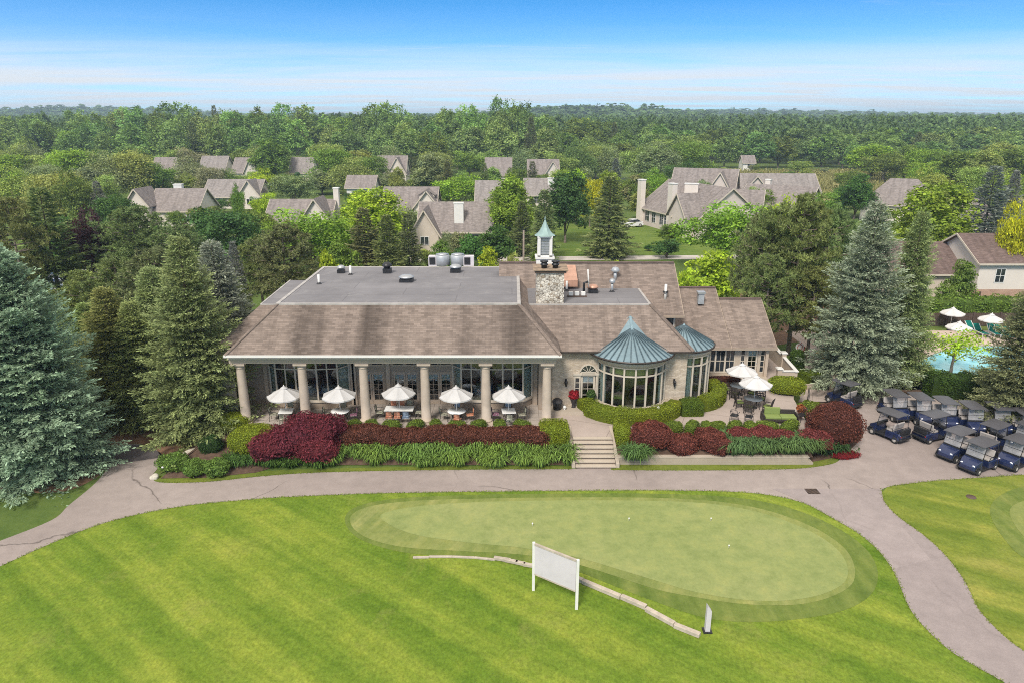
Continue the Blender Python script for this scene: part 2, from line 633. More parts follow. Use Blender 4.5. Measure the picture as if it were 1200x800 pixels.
def floral(name, base, spots):
    t = NT(name)
    v = t.coord('Object')
    vo = t.n('ShaderNodeTexVoronoi', feature='F1'); t.l(v, vo.inputs['Vector']); vo.inputs['Scale'].default_value = 9
    bw = t.n('ShaderNodeSeparateColor'); t.l(vo.outputs['Color'], bw.inputs[0])
    c = t.ramp(bw.outputs[1], [(0, spots[0]), (.33, spots[1]), (.66, spots[2])], 'CONSTANT')
    c = t.mix(t.ramp(vo.outputs['Distance'], [(.25, 1), (.4, 0)]), base, c)
    t.bsdf(c, .85, spec=.15)
    return t.m


M = {}
M['leaf'] = foliage_mat()
M['needle'] = needle_mat()
M['bark'] = plain('bark', (.10, .075, .055), .4, 4, .95, bump=.6, fine=18)
M['bark_grey'] = plain('grey bark', (.20, .16, .13), .35, 4, .95, bump=.5, fine=18)
SHC = (.212, .170, .146)
M['shingle'] = shingle_mat('roof shingles', SHC)
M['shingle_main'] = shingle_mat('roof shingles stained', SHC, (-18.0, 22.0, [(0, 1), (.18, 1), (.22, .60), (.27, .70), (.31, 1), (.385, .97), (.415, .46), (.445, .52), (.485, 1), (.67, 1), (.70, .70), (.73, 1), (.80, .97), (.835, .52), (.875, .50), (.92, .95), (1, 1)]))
M['shingle_house'] = shingle_mat('house shingles', (.235, .208, .198))
M['shingle_house_b'] = shingle_mat('house shingles greyer', (.25, .228, .218))
M['shingle_dark'] = shingle_mat('house shingles brown', (.15, .11, .10))
M['membrane'] = plain('flat roof membrane', (.198, .192, .2), .2, .6, .8, fine=3.0)
def membrane():
    t = NT('flat roof membrane')
    p = t.coord('pos')
    c = t.ramp(t.noise(p, .35, 6, .6), [(.3, (.150, .145, .152)), (.7, (.205, .198, .205))])
    br = t.n('ShaderNodeTexBrick'); t.l(p, br.inputs['Vector'])
    br.inputs['Scale'].default_value = 1; br.inputs['Brick Width'].default_value = 7.5; br.inputs['Row Height'].default_value = 1.9; br.inputs['Mortar Size'].default_value = .035
    br.inputs['Color1'].default_value = (.95, .95, .95, 1); br.inputs['Color2'].default_value = (1.05, 1.05, 1.05, 1); br.inputs['Mortar'].default_value = (.78, .77, .77, 1)
    c = t.mix(1.0, c, br.outputs['Color'], 'MULTIPLY')
    c = t.mix(t.ramp(t.noise(p, .8, 5, .7, 1.0), [(.55, 0), (.7, .35)]), c, (.30, .29, .28))
    t.bsdf(c, .8, t.bump(t.noise(p, 20, 3), .15, .01), spec=.25)
    return t.m


M['membrane'] = membrane()
M['flashing'] = plain('roof edge flashing', (.36, .34, .32), .2, 1.5, .6)
M['brick_cream'] = brick_mat('cream brick', (.40, .325, .24), (.56, .48, .385), (.36, .30, .24))
M['brick_red'] = brick_mat('red brick', (.36, .20, .14), (.44, .27, .19), (.4, .33, .28))
M['stucco'] = plain('beige stucco', (.44, .37, .295), .08, 1.2, .85, bump=.15, fine=30)
M['stucco_col'] = plain('column stucco', (.47, .39, .315), .1, 2, .85, bump=.15, fine=30)
M['trim'] = plain('cream trim', (.50, .44, .36), .08, 2, .6)
M['white'] = plain('white paint', (.64, .63, .60), .06, 2, .5)
M['white_old'] = plain('weathered white paint', (.52, .49, .51), .08, 1.2, .7)
M['taupe'] = plain('taupe panelling', (.30, .24, .185), .12, 1.2, .7)
M['taupe_light'] = plain('taupe door frame', (.42, .34, .265), .1, 2, .6)
M['brown_dark'] = plain('dark brown wood', (.09, .06, .045), .25, 2, .6)
M['gutter'] = plain('dark bronze gutter', (.06, .05, .045), .2, 3, .4, .4)
M['siding'] = plain('pale siding', (.62, .56, .50), .06, .6, .7)
M['siding_b'] = plain('tan siding', (.52, .45, .38), .06, .6, .7)
M['siding_pink'] = plain('rose grey siding', (.54, .47, .43), .06, .6, .7)
M['stone'] = stone_mat()
M['glass'] = glass_mat('window glass')
M['glass_dark'] = plain('dark window glass', (.025, .03, .035), .3, 1.5, .06, spec=.8)
M['curtain'] = fabric('pale teal curtain', (.56, .63, .58))
M['valance'] = fabric('olive valance', (.30, .32, .13))
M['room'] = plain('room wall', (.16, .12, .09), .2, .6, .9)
M['metal_blue'] = seam_metal('standing seam metal', (.20, .285, .32))
M['metal_seam'] = seam_metal('standing seam rib', (.07, .11, .13))
M['copper'] = plain('weathered copper', (.25, .35, .33), .15, 2, .6, .2)
M['copper_new'] = plain('bright copper', (.50, .29, .205), .2, 2, .45, .3)
M['cap_tan'] = plain('mottled tan cap', (.26, .19, .13), .4, 2.5, .8)  # brown tan, unevenly mottled
M['black'] = plain('black metal', (.018, .018, .02), .3, 4, .4)
M['steel'] = plain('galvanised steel', (.42, .43, .44), .12, 3, .4, .6)
M['hvac'] = plain('grey unit casing', (.36, .38, .40), .15, 3, .5, .3)
M['umbrella'] = fabric('white canvas', (.66, .65, .64), .05)
M['umbrella_tan'] = fabric('tan canvas', (.52, .36, .14), .08)
M['red_cloth'] = fabric('red canvas', (.42, .03, .03))
M['cloth'] = fabric('white cloth', (.74, .75, .76))
M['blue_cloth'] = fabric('blue chair cover', (.10, .16, .32))
M['wicker'] = plain('dark wicker', (.035, .028, .024), .4, 20, .6, bump=.4, fine=40)
M['lime'] = fabric('lime cushion', (.25, .32, .10))
M['cush_a'] = floral('floral cushion green', (.30, .29, .22), ((.08, .12, .05), (.55, .5, .4), (.05, .05, .05)))
M['cush_b'] = floral('floral cushion peach', (.50, .22, .13), ((.55, .35, .25), (.35, .08, .05), (.6, .45, .3)))
M['cush_c'] = floral('floral cushion blue', (.22, .28, .36), ((.35, .4, .45), (.1, .14, .22), (.5, .5, .45)))
M['cush_d'] = floral('floral cushion purple', (.22, .10, .15), ((.5, .35, .4), (.12, .05, .1), (.5, .5, .45)))
M['table_white'] = plain('white table top', (.72, .72, .70), .1, 4, .4)
M['slate'] = plain('slate table top', (.10, .115, .13), .3, 8, .35)
M['navy'] = plain('navy car paint', (.014, .024, .078), .15, 2, .25, .2, spec=.6, **{'Coat Weight': .6})
M['car_white'] = plain('white car paint', (.7, .7, .7), .05, 2, .25, .1, spec=.6)
M['car_silver'] = plain('silver car paint', (.42, .44, .47), .08, 2, .3, .5, spec=.6)
M['cart_black'] = plain('black plastic', (.02, .02, .022), .25, 5, .5)
M['cart_roof'] = plain('grey canopy plastic', (.078, .076, .084), .15, 2, .45)
M['cart_seat'] = plain('grey vinyl seat', (.36, .33, .31), .12, 4, .55)
M['rubber'] = plain('tyre rubber', (.022, .022, .022), .3, 8, .85)
M['rim'] = plain('pale wheel rim', (.50, .48, .45), .1, 5, .4, .4)
M['screen'] = screen_mat()
M['lamp_glass'] = plain('headlight lens', (.7, .72, .74), .1, 8, .12, spec=.8)
M['tail'] = plain('tail lamp', (.35, .02, .02), .1, 8, .2, spec=.7)
M['terracotta'] = plain('terracotta', (.30, .14, .09), .2, 4, .8)
M['pot_dark'] = plain('dark planter', (.035, .03, .03), .3, 4, .6)
M['timber'] = plain('weathered timber', (.44, .38, .31), .2, 3, .9, bump=.4, fine=14)
M['rock'] = plain('pale limestone', (.50, .46, .38), .25, 2.5, .9, bump=.6, fine=9)
M['pole_wood'] = plain('weathered pole', (.22, .18, .15), .2, 2, .9)
M['green_mesh'] = fabric('green sling', (.01, .16, .13))
M['fence'] = plain('brown fence boards', (.075, .05, .04), .3, 2, .9)
M['mulch'] = plain('bark mulch', (.10, .062, .042), .4, 3, .95, bump=.6, fine=14)
M['pine_straw'] = plain('pine straw', (.20, .115, .07), .35, 1.6, .95, bump=.5, fine=12)
ASP0, ASP1 = (.265, .222, .205), (.345, .295, .27)
M['asphalt'] = asphalt_mat('drive asphalt', ASP0, ASP1, .75)
M['asphalt_new'] = asphalt_mat('newer asphalt', (.27, .228, .222), (.305, .262, .25), .15)
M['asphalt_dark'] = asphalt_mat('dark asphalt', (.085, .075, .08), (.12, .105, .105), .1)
M['concrete'] = concrete_mat('patio concrete', (.375, .315, .28), (4.2, .35))
M['porch'] = concrete_mat('porch paving', (.38, .335, .295), (.6, 0))
M['riser'] = plain('dark brown step riser', (.15, .115, .09), .25, 2.5, .9)  # risers are dark brown against the cream treads
M['step'] = concrete_mat('step concrete', (.42, .36, .29))
M['kerb'] = concrete_mat('retaining wall block', (.36, .31, .24))
M['pool_deck'] = concrete_mat('pool deck', (.50, .40, .34), (2.5, 0))
M['water'] = water_mat()
M['path_far'] = concrete_mat('far road', (.46, .42, .38))
# ------------------------------------------------------------------ the ground
def sstep(a, b, x):
    t = min(1, max(0, (x - a) / (b - a)))
    return t * t * (3 - 2 * t)


def terrain(x, y):
    z = 4.0 * sstep(380, 900, y) + 13.0 * sstep(900, 2400, y)
    z += 21 * math.exp(-(((x - 130) / 190) ** 2 + ((y - 1250) / 240) ** 2))
    z += 20 * math.exp(-(((x + 950) / 260) ** 2 + ((y - 1650) / 300) ** 2))
    z += 14 * math.exp(-(((x - 620) / 420) ** 2 + ((y - 2000) / 320) ** 2))
    return z * sstep(300, 420, y)


def terrain_mesh():
    xs = sorted({round(x) for x in np.concatenate([np.linspace(-3600, -420, 22), np.linspace(-400, 400, 41), np.linspace(420, 3600, 22)])})
    ys = sorted({round(y) for y in np.concatenate([np.linspace(-60, 380, 23), np.linspace(400, 2600, 56), np.linspace(2700, 5200, 12)])})
    v = [(x, y, terrain(x, y)) for y in ys for x in xs]
    n = len(xs)
    f = [(j * n + i, j * n + i + 1, (j + 1) * n + i + 1, (j + 1) * n + i) for j in range(len(ys) - 1) for i in range(n - 1)]
    b = MB(); b.add(v, f, True)
    return b


M['ground'] = lawn_mat('far ground', [(.3, (0.069, 0.115, 0.026)), (.55, (0.094, 0.138, 0.034)), (.8, (0.150, 0.161, 0.054))], dry=.25, fine=.2)
M['lawn'] = lawn_mat('mown lawn', [(.25, (.088, .150, .017)), (.45, (.122, .186, .021)), (.6, (.156, .212, .027)), (.8, (.225, .246, .048))], R(-52), .9, 3.0, .40, .50, .12)
M['rough'] = lawn_mat('rough grass', [(.3, (0.080, 0.118, 0.022)), (.6, (0.145, 0.177, 0.027)), (.8, (0.232, 0.224, 0.050))], None, dry=.4, fine=.35)
M['lawn_right'] = lawn_mat('mown lawn by the lot', [(.25, (.115, .155, .022)), (.5, (.155, .195, .03)), (.8, (.23, .235, .055))], R(-60), .8, 2.8, .4, .36, .2)
M['collar'] = lawn_mat('green collar', [(.3, (0.162, 0.199, 0.060)), (.7, (0.228, 0.250, 0.078))], R(20), .1, 1.4, .2, .14)
M['fringe'] = lawn_mat('green fringe', [(.3, (0.102, 0.148, 0.030)), (.7, (0.150, 0.189, 0.045))], R(0), .25, 1.4, .3, .2)
M['green'] = lawn_mat('putting green', [(.25, (.205, .245, .085)), (.5, (.225, .262, .094)), (.8, (.265, .285, .115))], None, dry=.12, fine=.12, big=.2)
M['meadow'] = lawn_mat('dry meadow', [(.25, (.10, .14, .04)), (.5, (.20, .20, .075)), (.75, (.34, .28, .14))], None, dry=.6, fine=.3)
M['back_lawn'] = lawn_mat('back lawn', [(.3, (0.075, 0.132, 0.024)), (.7, (0.138, 0.190, 0.036))], R(80), .3, 2.2, .2, .15)

setp(terrain_mesh().build('ground', M['ground']), kind='structure')

# level 0 sheets, each a few millimetres above the one below
Z1, Z2, Z3, Z4, Z5 = .006, .012, .018, .024, .030

# lawn in front of the drive
low_edge = [(0, 663), (60, 636), (126, 611), (210, 593), (300, 584), (360, 580.5), (440, 577.5), (520, 576), (600, 575), (700, 574), (790, 574), (860, 575.5), (905, 580), (942, 589),
            (975, 606), (1007, 625), (1030, 645), (1046, 667), (1056, 689), (1066, 712), (1085, 736), (1114, 762), (1147, 782), (1200, 812)]
hi_edge = [(0, 633), (60, 609), (81, 591), (111, 566), (126, 546), (120, 533), (132, 524), (156, 519.5), (180, 525), (192, 536), (184, 549), (179, 557), (187, 564.5), (240, 564), (300, 558), (360, 553.5), (450, 551), (560, 549.5), (670, 549)]


def edge(px, z, n=5):
    return [G(p.x, p.y, z) for p in catmull([Vector((a, b, 0)) for a, b in px], n)]


le = edge(low_edge, Z1)
lawn_poly = le + [G(1300, 870, Z1), Vector((20, 4, Z1)), Vector((-60, 4, Z1)), Vector((-60, 24, Z1)), G(-200, 735, Z1), G(-60, 690, Z1)]
setp(MB().sheet(lawn_poly, Z1).build('lawn', M['lawn']), kind='structure')
# a rim of longer grass along the drive
rim_in = [p + Vector((0, -0.0, 0)) for p in le]

# drive
drive_hi = edge(hi_edge, Z2)
drive_poly = [G(-60, 690, Z2)] + edge(low_edge, Z2) + [G(1260, 850, Z2), G(1330, 850, Z2)] + edge(
    [(1290, 820), (1200, 762), (1173, 741), (1147, 713), (1131, 681), (1108, 650), (1082, 626), (1053, 605), (1037, 588), (1033, 577), (1040, 570), (1082, 564), (1134, 560), (1200, 555.5), (1300, 549)], Z2) + [
    G(1420, 540, Z2), G(1420, 470, Z2), G(1200, 462, Z2), G(1000, 440, Z2), G(945, 452, Z2)] + [G(920, 500, Z2), G(900, 530, Z2), G(800, 540, Z2), G(715, 545, Z2)] + drive_hi[::-1] + [G(-60, 655, Z2)]
setp(MB().sheet(drive_poly, Z2).build('driveway', M['asphalt']), kind='structure')
path_poly = edge([(905, 572), (942, 588), (975, 606), (1007, 625), (1030, 645), (1046, 667), (1056, 689), (1066, 712), (1085, 736), (1114, 762), (1147, 782), (1200, 812), (1260, 850)], Z3) + edge(
    [(1330, 850), (1290, 820), (1200, 762), (1173, 741), (1147, 713), (1131, 681), (1108, 650), (1082, 626), (1053, 605), (1037, 588), (1033, 572)], Z3)
setp(MB().sheet(path_poly, Z3).build('cart_path', M['asphalt_new']), kind='structure')
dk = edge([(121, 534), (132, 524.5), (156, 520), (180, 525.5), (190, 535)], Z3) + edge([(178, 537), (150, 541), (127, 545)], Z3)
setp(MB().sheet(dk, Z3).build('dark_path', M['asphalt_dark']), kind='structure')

# right hand lawn with its own green
rl = edge([(1033, 577), (1037, 588), (1053, 605), (1082, 626), (1108, 650), (1131, 681), (1147, 713), (1173, 741), (1200, 762), (1290, 820)], Z2) + [G(1420, 800, Z2), G(1420, 545, Z2)] + edge(
    [(1300, 549), (1200, 555.5), (1134, 560), (1082, 564), (1040, 570)], Z2)
setp(MB().sheet(rl, Z2 - .003).build('side_lawn', M['lawn_right']), kind='structure')
setp(MB().sheet(gpoly([(1160, 598), (1175, 578), (1215, 568), (1290, 575), (1320, 610), (1270, 665), (1205, 655), (1175, 628)], Z3), Z3).build('practice_collar', M['fringe']), kind='structure')
setp(MB().sheet(gpoly([(1183, 600), (1200, 586), (1240, 580), (1290, 590), (1300, 612), (1250, 645), (1205, 632)], Z4), Z4).build('practice_green', M['collar']), kind='structure')

# putting green
setp(MB().sheet(gpoly([(404, 608), (420, 592), (470, 583), (560, 579), (680, 577.5), (780, 578), (860, 582), (920, 593), (970, 612), (1008, 636), (1027, 662), (1025, 690), (1000, 710), (955, 722), (890, 728), (830, 724),
      (770, 705), (720, 686), (670, 667), (610, 656), (540, 652), (470, 646), (420, 630)], Z2), Z2).build('green_fringe', M['fringe']), kind='structure')
setp(MB().sheet(gpoly([(410, 608), (428, 594), (480, 586.5), (560, 583.5), (680, 582), (780, 583), (850, 588), (905, 599), (955, 618), (988, 640), (1001, 662), (998, 684), (970, 700), (930, 708), (870, 707), (815, 699),
      (770, 690), (720, 674), (670, 659), (610, 649), (540, 645), (470, 640), (425, 627)], Z3), Z3).build('green_collar', M['collar']), kind='structure')
setp(MB().sheet(gpoly([(446, 606), (462, 597), (510, 590.5), (580, 587), (680, 585.5), (780, 586.5), (845, 591), (898, 602), (948, 621), (980, 642), (993, 663), (989, 682), (962, 696), (920, 703), (870, 702), (815, 693),
      (770, 680), (720, 665), (670, 651), (610, 641), (540, 634), (480, 624)], Z4), Z4).build('putting_green', M['green']), kind='structure')

# ------------------------------------------------------------------ terrace, steps, planting banks
ZT = 1.05
YF = 42.15          # terrace front edge
XS0, XS1 = G(671, 520, .6).x, G(717, 520, .6).x     # the flight of steps
tb = MB()
tp = [(-19.5, YF), (XS0, YF), (XS0, 40.75), (XS1, 40.75), (XS1, YF), (19.2, YF), G(940, 484, ZT), G(930, 467, ZT), (21.4, 50.4), (21.6, 56.5), (11.0, 56.5), (11.0, 47.8), (-19.5, 47.8)]
tb.prism([(p[0], p[1]) for p in tp], -.1, ZT)
terrace = setp(tb.build('terrace', M['concrete']), kind='structure')
setp(MB().sheet([(-17.9, 42.5), (2.7, 42.5), (2.7, 46.2), (-17.9, 46.2)], ZT + .006).build('porch_floor', M['porch']), kind='structure')
# front bank: mulch slope from the drive up to the terrace
def bank(poly_lo, poly_hi, z0, z1, name, mat):
    v = [(p[0], p[1], z0) for p in poly_lo] + [(p[0], p[1], z1) for p in poly_hi]
    n = len(poly_lo)
    setp(MB().add(v, [(i, i + 1, n + i + 1, n + i) for i in range(n - 1)]).build(name, mat), kind='structure')

YB = G(690, 549).y
lx = np.linspace(-19.5, XS0 - .02, 14)
bank([(x, YB + .45 + (.9 if x < -15 else 0) * 0) for x in lx], [(x, YF) for x in lx], .05, ZT - .12, 'planting_bank', M['mulch'])
# left end of the bank
bank([G(186, 556), G(215, 535), G(245, 508), G(262, 490)], [(-19.4, 40.2), (-19.4, 41.2), (-19.4, 42.0), (-19.4, 43.0)], .03, .6, 'garden_bed', M['mulch'])
v = [G(188, 560, .03), G(240, 559, .03), G(300, 553, .03), (-14, YB + .45, .05), (-19.4, 42.35, .93), (-19.4, 40.2, .6)]
setp(MB().add(v, [(0, 1, 2, 3, 4, 5)]).build('garden_bed', M['mulch']), kind='structure')
# grass strips along the drive
gs = edge([(179, 557), (187, 564.5), (240, 564), (300, 558), (360, 553.5), (450, 551), (560, 549.5), (670, 549)], Z3) + edge([(670, 545), (560, 545.5), (450, 547), (360, 549), (300, 552), (240, 557), (205, 557)], Z3)
setp(MB().sheet(gs, Z3).build('grass_verge', M['rough']), kind='structure')
gs = edge([(716, 550), (800, 550.5), (880, 550), (940, 548), (975, 543), (985, 537)], Z3) + edge([(970, 533), (950, 538), (880, 542), (800, 543), (716, 543)], Z3)
setp(MB().sheet(gs, Z3).build('grass_verge', M['rough']), kind='structure')
# right bank behind the low wall
YW = G(720, 544).y
rx = np.linspace(XS1 + .02, G(950, 540).x, 10)
bank([(x, YW + .18) for x in rx], [(x, YF) for x in rx], .42, ZT - .1, 'planting_bank', M['mulch'])
bed = [G(p[0], p[1], Z4) for p in [(950, 541), (975, 536), (995, 528), (1011, 512), (1011, 495), (1000, 480), (975, 470), (935, 470), (925, 500), (930, 541)]]
setp(MB().sheet(bed, Z4).build('garden_bed', M['mulch']), kind='structure')
rw = MB()
x0, x1 = XS1 + .05, G(950, 541).x
for k in range(3):
    rw.box(x0 - .02, x1 - .15 * k, YW - .02 + .03 * k, YW + .25 + .02, .0 + .15 * k, .145 + .15 * k)
rwt = thing('retaining_wall', 'long low tan block wall holding up the barberry bed right of the steps', 'wall', (x0, YW, 0))
rw.build('block_course', M['kerb'], rwt)
MB().box(x0 - .04, x1 - .25, YW + .02, YW + .36, .447, .50).build('coping', M['step'], rwt)

# steps: one flight
NST = 7
st = thing('steps', 'broad flight of seven pale concrete steps between clipped hedges up to the terrace', 'steps', ((XS0 + XS1) / 2, YB, 0))
for i in range(NST):
    ya, yb = YB + i * (40.75 - YB) / NST, 40.74
    z0, z1 = i * ZT / NST + (.012 if i == 0 else .002), (i + 1) * ZT / NST - (.004 if i == NST - 1 else 0)
    MB().box(XS0 + .02, XS1 - .02, ya + .06, yb, z0, z1 - .055).build('riser', M['riser'], st)
    MB().box(XS0 + .02, XS1 - .02, ya, yb - .001 * i, z1 - .054, z1).build('tread', M['step'], st)
for sx in (XS0 - .2, XS1):
    v = [(sx, YB + .1, 0), (sx + .2, YB + .1, 0), (sx + .2, YF, 0), (sx, YF, 0), (sx, YB + .1, .3), (sx + .2, YB + .1, .3), (sx + .2, YF, ZT + .1), (sx, YF, ZT + .1)]
    MB().add(v, [(0, 3, 2, 1), (4, 5, 6, 7), (0, 1, 5, 4), (1, 2, 6, 5), (2, 3, 7, 6), (3, 0, 4, 7)]).build('cheek_wall', M['step'], st)

# beds under the trees
setp(MB().sheet(gpoly([(120, 533), (132, 524), (156, 519), (180, 524), (192, 536), (215, 532), (262, 488), (270, 440), (240, 430), (150, 440), (60, 470), (70, 530)], Z2), Z2).build('pine_bed', M['pine_straw']), kind='structure')
setp(MB().sheet(gpoly([(-40, 560), (20, 575), (75, 575), (111, 560), (124, 545), (118, 520), (60, 480), (-40, 480)], Z1), Z1).build('pine_bed', M['pine_straw']), kind='structure')
setp(MB().sheet(gpoly([(990, 466), (1060, 462), (1120, 468), (1200, 480), (1300, 480), (1300, 440), (1100, 440), (990, 440)], Z3), Z3).build('pine_bed', M['mulch']), kind='structure')
setp(MB().sheet(gpoly([(905, 404), (940, 400), (1000, 400), (1000, 330), (870, 340), (890, 390)], Z1), Z1).build('pine_bed', M['pine_straw']), kind='structure')
# walk beside the pool
setp(MB().sheet([G(p[0], p[1], Z4) for p in [(941, 440), (962, 436), (960, 405), (945, 410)]], Z4).build('walkway', M['concrete']), kind='structure')
setp(MB().sheet([G(p[0], p[1], Z4) for p in [(938, 470), (990, 472), (1000, 462), (985, 446), (935, 446)]], Z4).build('ramp', M['concrete']), kind='structure')
# pool
setp(MB().sheet([(27, 51.5), (52, 51.5), (52, 67.5), (27, 67.5)], Z3).build('pool_deck', M['pool_deck']), kind='structure')
pw = gpoly([(1060, 445), (1075, 425), (1100, 412), (1140, 405.5), (1180, 406), (1230, 412), (1250, 430), (1240, 448), (1150, 452)], Z4)
setp(MB().sheet(pw, Z4).build('pool_water', M['water']), kind='structure')
cp = MB()
for i in range(len(pw)):
    cp.bar(pw[i] + Vector((0, 0, .05)), pw[(i + 1) % len(pw)] + Vector((0, 0, .05)), .3, .1)
setp(cp.build('pool_kerb', M['step']), kind='structure')
# back roads and lawns
setp(MB().sheet([G(p[0], p[1], Z2) for p in [(620, 306), (900, 302), (900, 262), (700, 255), (620, 270)]], Z2).build('back_lawn', M['back_lawn']), kind='structure')
setp(MB().sheet([G(p[0], p[1], Z3) for p in [(480, 307), (900, 303), (900, 298.5), (480, 302)]], Z3).build('back_road', M['path_far']), kind='structure')
setp(MB().sheet([G(p[0], p[1], Z2) for p in [(58, 345), (112, 342), (118, 318), (80, 318)]], Z2).build('car_park', M['path_far']), kind='structure')
setp(MB().sheet([(55, 185), (240, 185), (260, 300), (70, 300)], Z1).build('meadow', M['meadow']), kind='structure')
# ------------------------------------------------------------------ the clubhouse
club = thing('clubhouse', 'long beige single-storey clubhouse with columned porch, brown shingle roofs and blue metal bay roofs', 'building', (-2, 50, 0))
ZP = 5.25      # underside of the beam
ZE = 5.94      # eave of the porch roof
ZD = 8.50      # flat roof


def cpart(b, name, mat, parent=None, bevel=0):
    return b.build(name, mat, parent or club, bevel)


# ---- porch columns
CXS = [-17.4 + 3.93 * i for i in range(6)]
for x in CXS:
    b = MB()
    b.lathe([(.001, ZT + .14), (.40, ZT + .14), (.42, ZT + .2), (.38, ZT + .26), (.315, ZT + .3), (.31, ZT + 1.4), (.265, ZP - .42), (.265, ZP - .40), (.30, ZP - .38), (.30, ZP - .32), (.27, ZP - .30), (.27, ZP - .22), (.36, ZP - .14), (.001, ZP - .14)], (x, 42.9, 0), 20)
    c = cpart(b, 'column', M['stucco_col'])
    MB().box(x - .44, x + .44, 42.46, 43.34, ZT, ZT + .138).build('plinth', M['stucco_col'], c)
    MB().box(x - .43, x + .43, 42.47, 43.33, ZP - .138, ZP - .004).build('capital', M['stucco_col'], c)
# ---- beam and fascia
b = MB()
b.box(-17.95, 2.8, 42.56, 43.24, ZP, ZE - .14)
b.box(-17.95, -17.2, 43.243, 46.3, ZP, ZE - .14)
b.box(2.05, 2.8, 43.243, 45.1, ZP, ZE - .14)
cpart(b, 'beam', M['stucco'])
b = MB()
b.box(-18.0, 2.86, 42.50, 42.557, ZP + .27, ZP + .36)
cpart(b, 'beam_moulding', M['trim'])
cpart(MB().box(-17.19, 2.04, 43.246, 46.2, ZP + .03, ZP + .10), 'porch_ceiling', M['trim'])
b = MB()
b.box(-18.02, 3.12, 42.0, 42.1, ZE - .13, ZE + .02)
b.box(-18.02, -17.92, 42.103, 59.6, ZE - .13, ZE + .02)
cpart(b, 'gutter', M['white'])
b = MB().box(-17.96, 2.98, 42.11, 42.56, ZE - .137, ZE - .09)
cpart(b, 'soffit', M['trim'])
# ---- main hipped roof with a flat top
E = [(-17.95, 42.06, ZE), (3.05, 42.06, ZE), (3.05, 59.6, ZE), (-17.95, 59.6, ZE)]
T = [(-15.3, 44.95, ZD), (.45, 44.95, ZD), (.45, 57.0, ZD), (-15.3, 57.0, ZD)]
b = MB()
b.add(E + T, [(0, 1, 5, 4), (1, 2, 6, 5), (2, 3, 7, 6), (3, 0, 4, 7)])
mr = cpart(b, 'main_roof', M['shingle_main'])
b = MB()
for a, c in ((E[0], T[0]), (E[1], T[1])):
    b = MB().bar(Vector(a) + Vector((0, 0, .0)), Vector(c) + Vector((0, 0, .0)), .24, .06)
    b.build('hip_ridge', M['shingle'], mr)
cpart(MB().sheet([(-15.25, 45.0), (.40, 45.0), (.40, 56.95), (-15.25, 56.95)], ZD + .012), 'flat_roof', M['membrane'])
b = MB()
b.box(-15.42, .57, 44.88, 45.1, ZD - .05, ZD + .05)
b.box(-15.42, -15.2, 45.103, 57.1, ZD - .05, ZD + .05)
b.box(.35, .57, 45.103, 57.1, ZD - .05, ZD + .05)
b.box(-15.197, .347, 56.88, 57.1, ZD - .05, ZD + .05)
cpart(b, 'roof_edge', M['flashing'])
# ---- left wing: a lower flat roof with shingled skirts
wd = 8.22
b = MB()
P = [(-16.75, 45.9, wd), (-15.1, 45.9, wd), (-15.1, 53.4, wd), (-17.0, 53.4, wd)]
Q = [(-19.2, 43.6, ZE + .1), (-15.1, 43.6, ZE + .1), (-15.1, 53.4, ZE + .1), (-19.4, 53.4, ZE + .1)]
b.add([P[0], P[1], Q[1], Q[0]], [(3, 2, 1, 0)])
b.add([P[3], P[0], Q[0], Q[3]], [(3, 2, 1, 0)])
P2 = [(-15.25, 53.4, ZD - .02), (-15.25, 57.0, ZD - .02), (-18.0, 57.3, 6.0), (-18.0, 53.4, 6.0)]
b.add(P2, [(0, 1, 2, 3)])
b.add([(-19.4, 53.42, ZE + .1), (-17.0, 53.42, wd), (-15.2, 53.42, wd), (-15.2, 53.42, ZE)], [(0, 3, 2, 1)])
cpart(b, 'wing_roof', M['shingle'])
cpart(MB().sheet([(-16.7, 45.95), (-15.2, 45.95), (-15.2, 53.35), (-16.95, 53.35)], wd + .01), 'wing_flat_roof', M['membrane'])
b = MB().bar((-16.75, 45.9, wd), (-15.42, 45.9, wd), .12, .06).bar((-16.75, 45.96, wd), (-17.0, 53.4, wd), .12, .06)
cpart(b, 'wing_roof_edge', M['flashing'])

# ---- porch back wall: two bay windows and three french doors
wallb = MB()
YW0, YW1 = 46.0, 46.3
DCX = [-9.7, -7.35, -5.0]
op = []
for cx in (-13.95, -1.35):
    op.append((cx - 2.75 + 18.2, cx + 2.75 + 18.2, ZT, ZP))
for cx in DCX:
    op.append((cx - .9 + 18.2, cx + .9 + 18.2, ZT, 3.45))
wallb.wall((-18.2, YW0), (2.4, YW0), ZT, ZP + .03, .3, op)
wallb.box(-19.2, -18.9, 43.8, 56, ZT, ZE)
wallb.box(-18.9, -18.2, 45.7, 46.0, ZT, ZP)
wallb.box(-18.2, 2.4, 57, 57.3, ZT, ZE)
cpart(wallb, 'porch_wall', M['taupe'])
cpart(MB().box(-19.25, -18.2, 43.7, 43.8, ZT, ZE).box(-19.26, -19.2, 43.8, 53, 0, ZE), 'side_wall', M['brick_cream'])
for x in (-16.95, -11.0, -10.87, -8.53, -6.17, -3.85, 1.62):
    cpart(MB().box(x - .13, x + .13, 45.9, 45.997, ZT, ZP), 'pilaster', M['taupe_light'])
cpart(MB().box(1.8, 2.4, 45.0, 45.99, ZT, ZP), 'end_panel', M['taupe'])


def glass_pane(parent, corners, mat=None):
    return MB().add(corners, [tuple(range(len(corners)))]).build('pane', mat or M['glass'], parent)


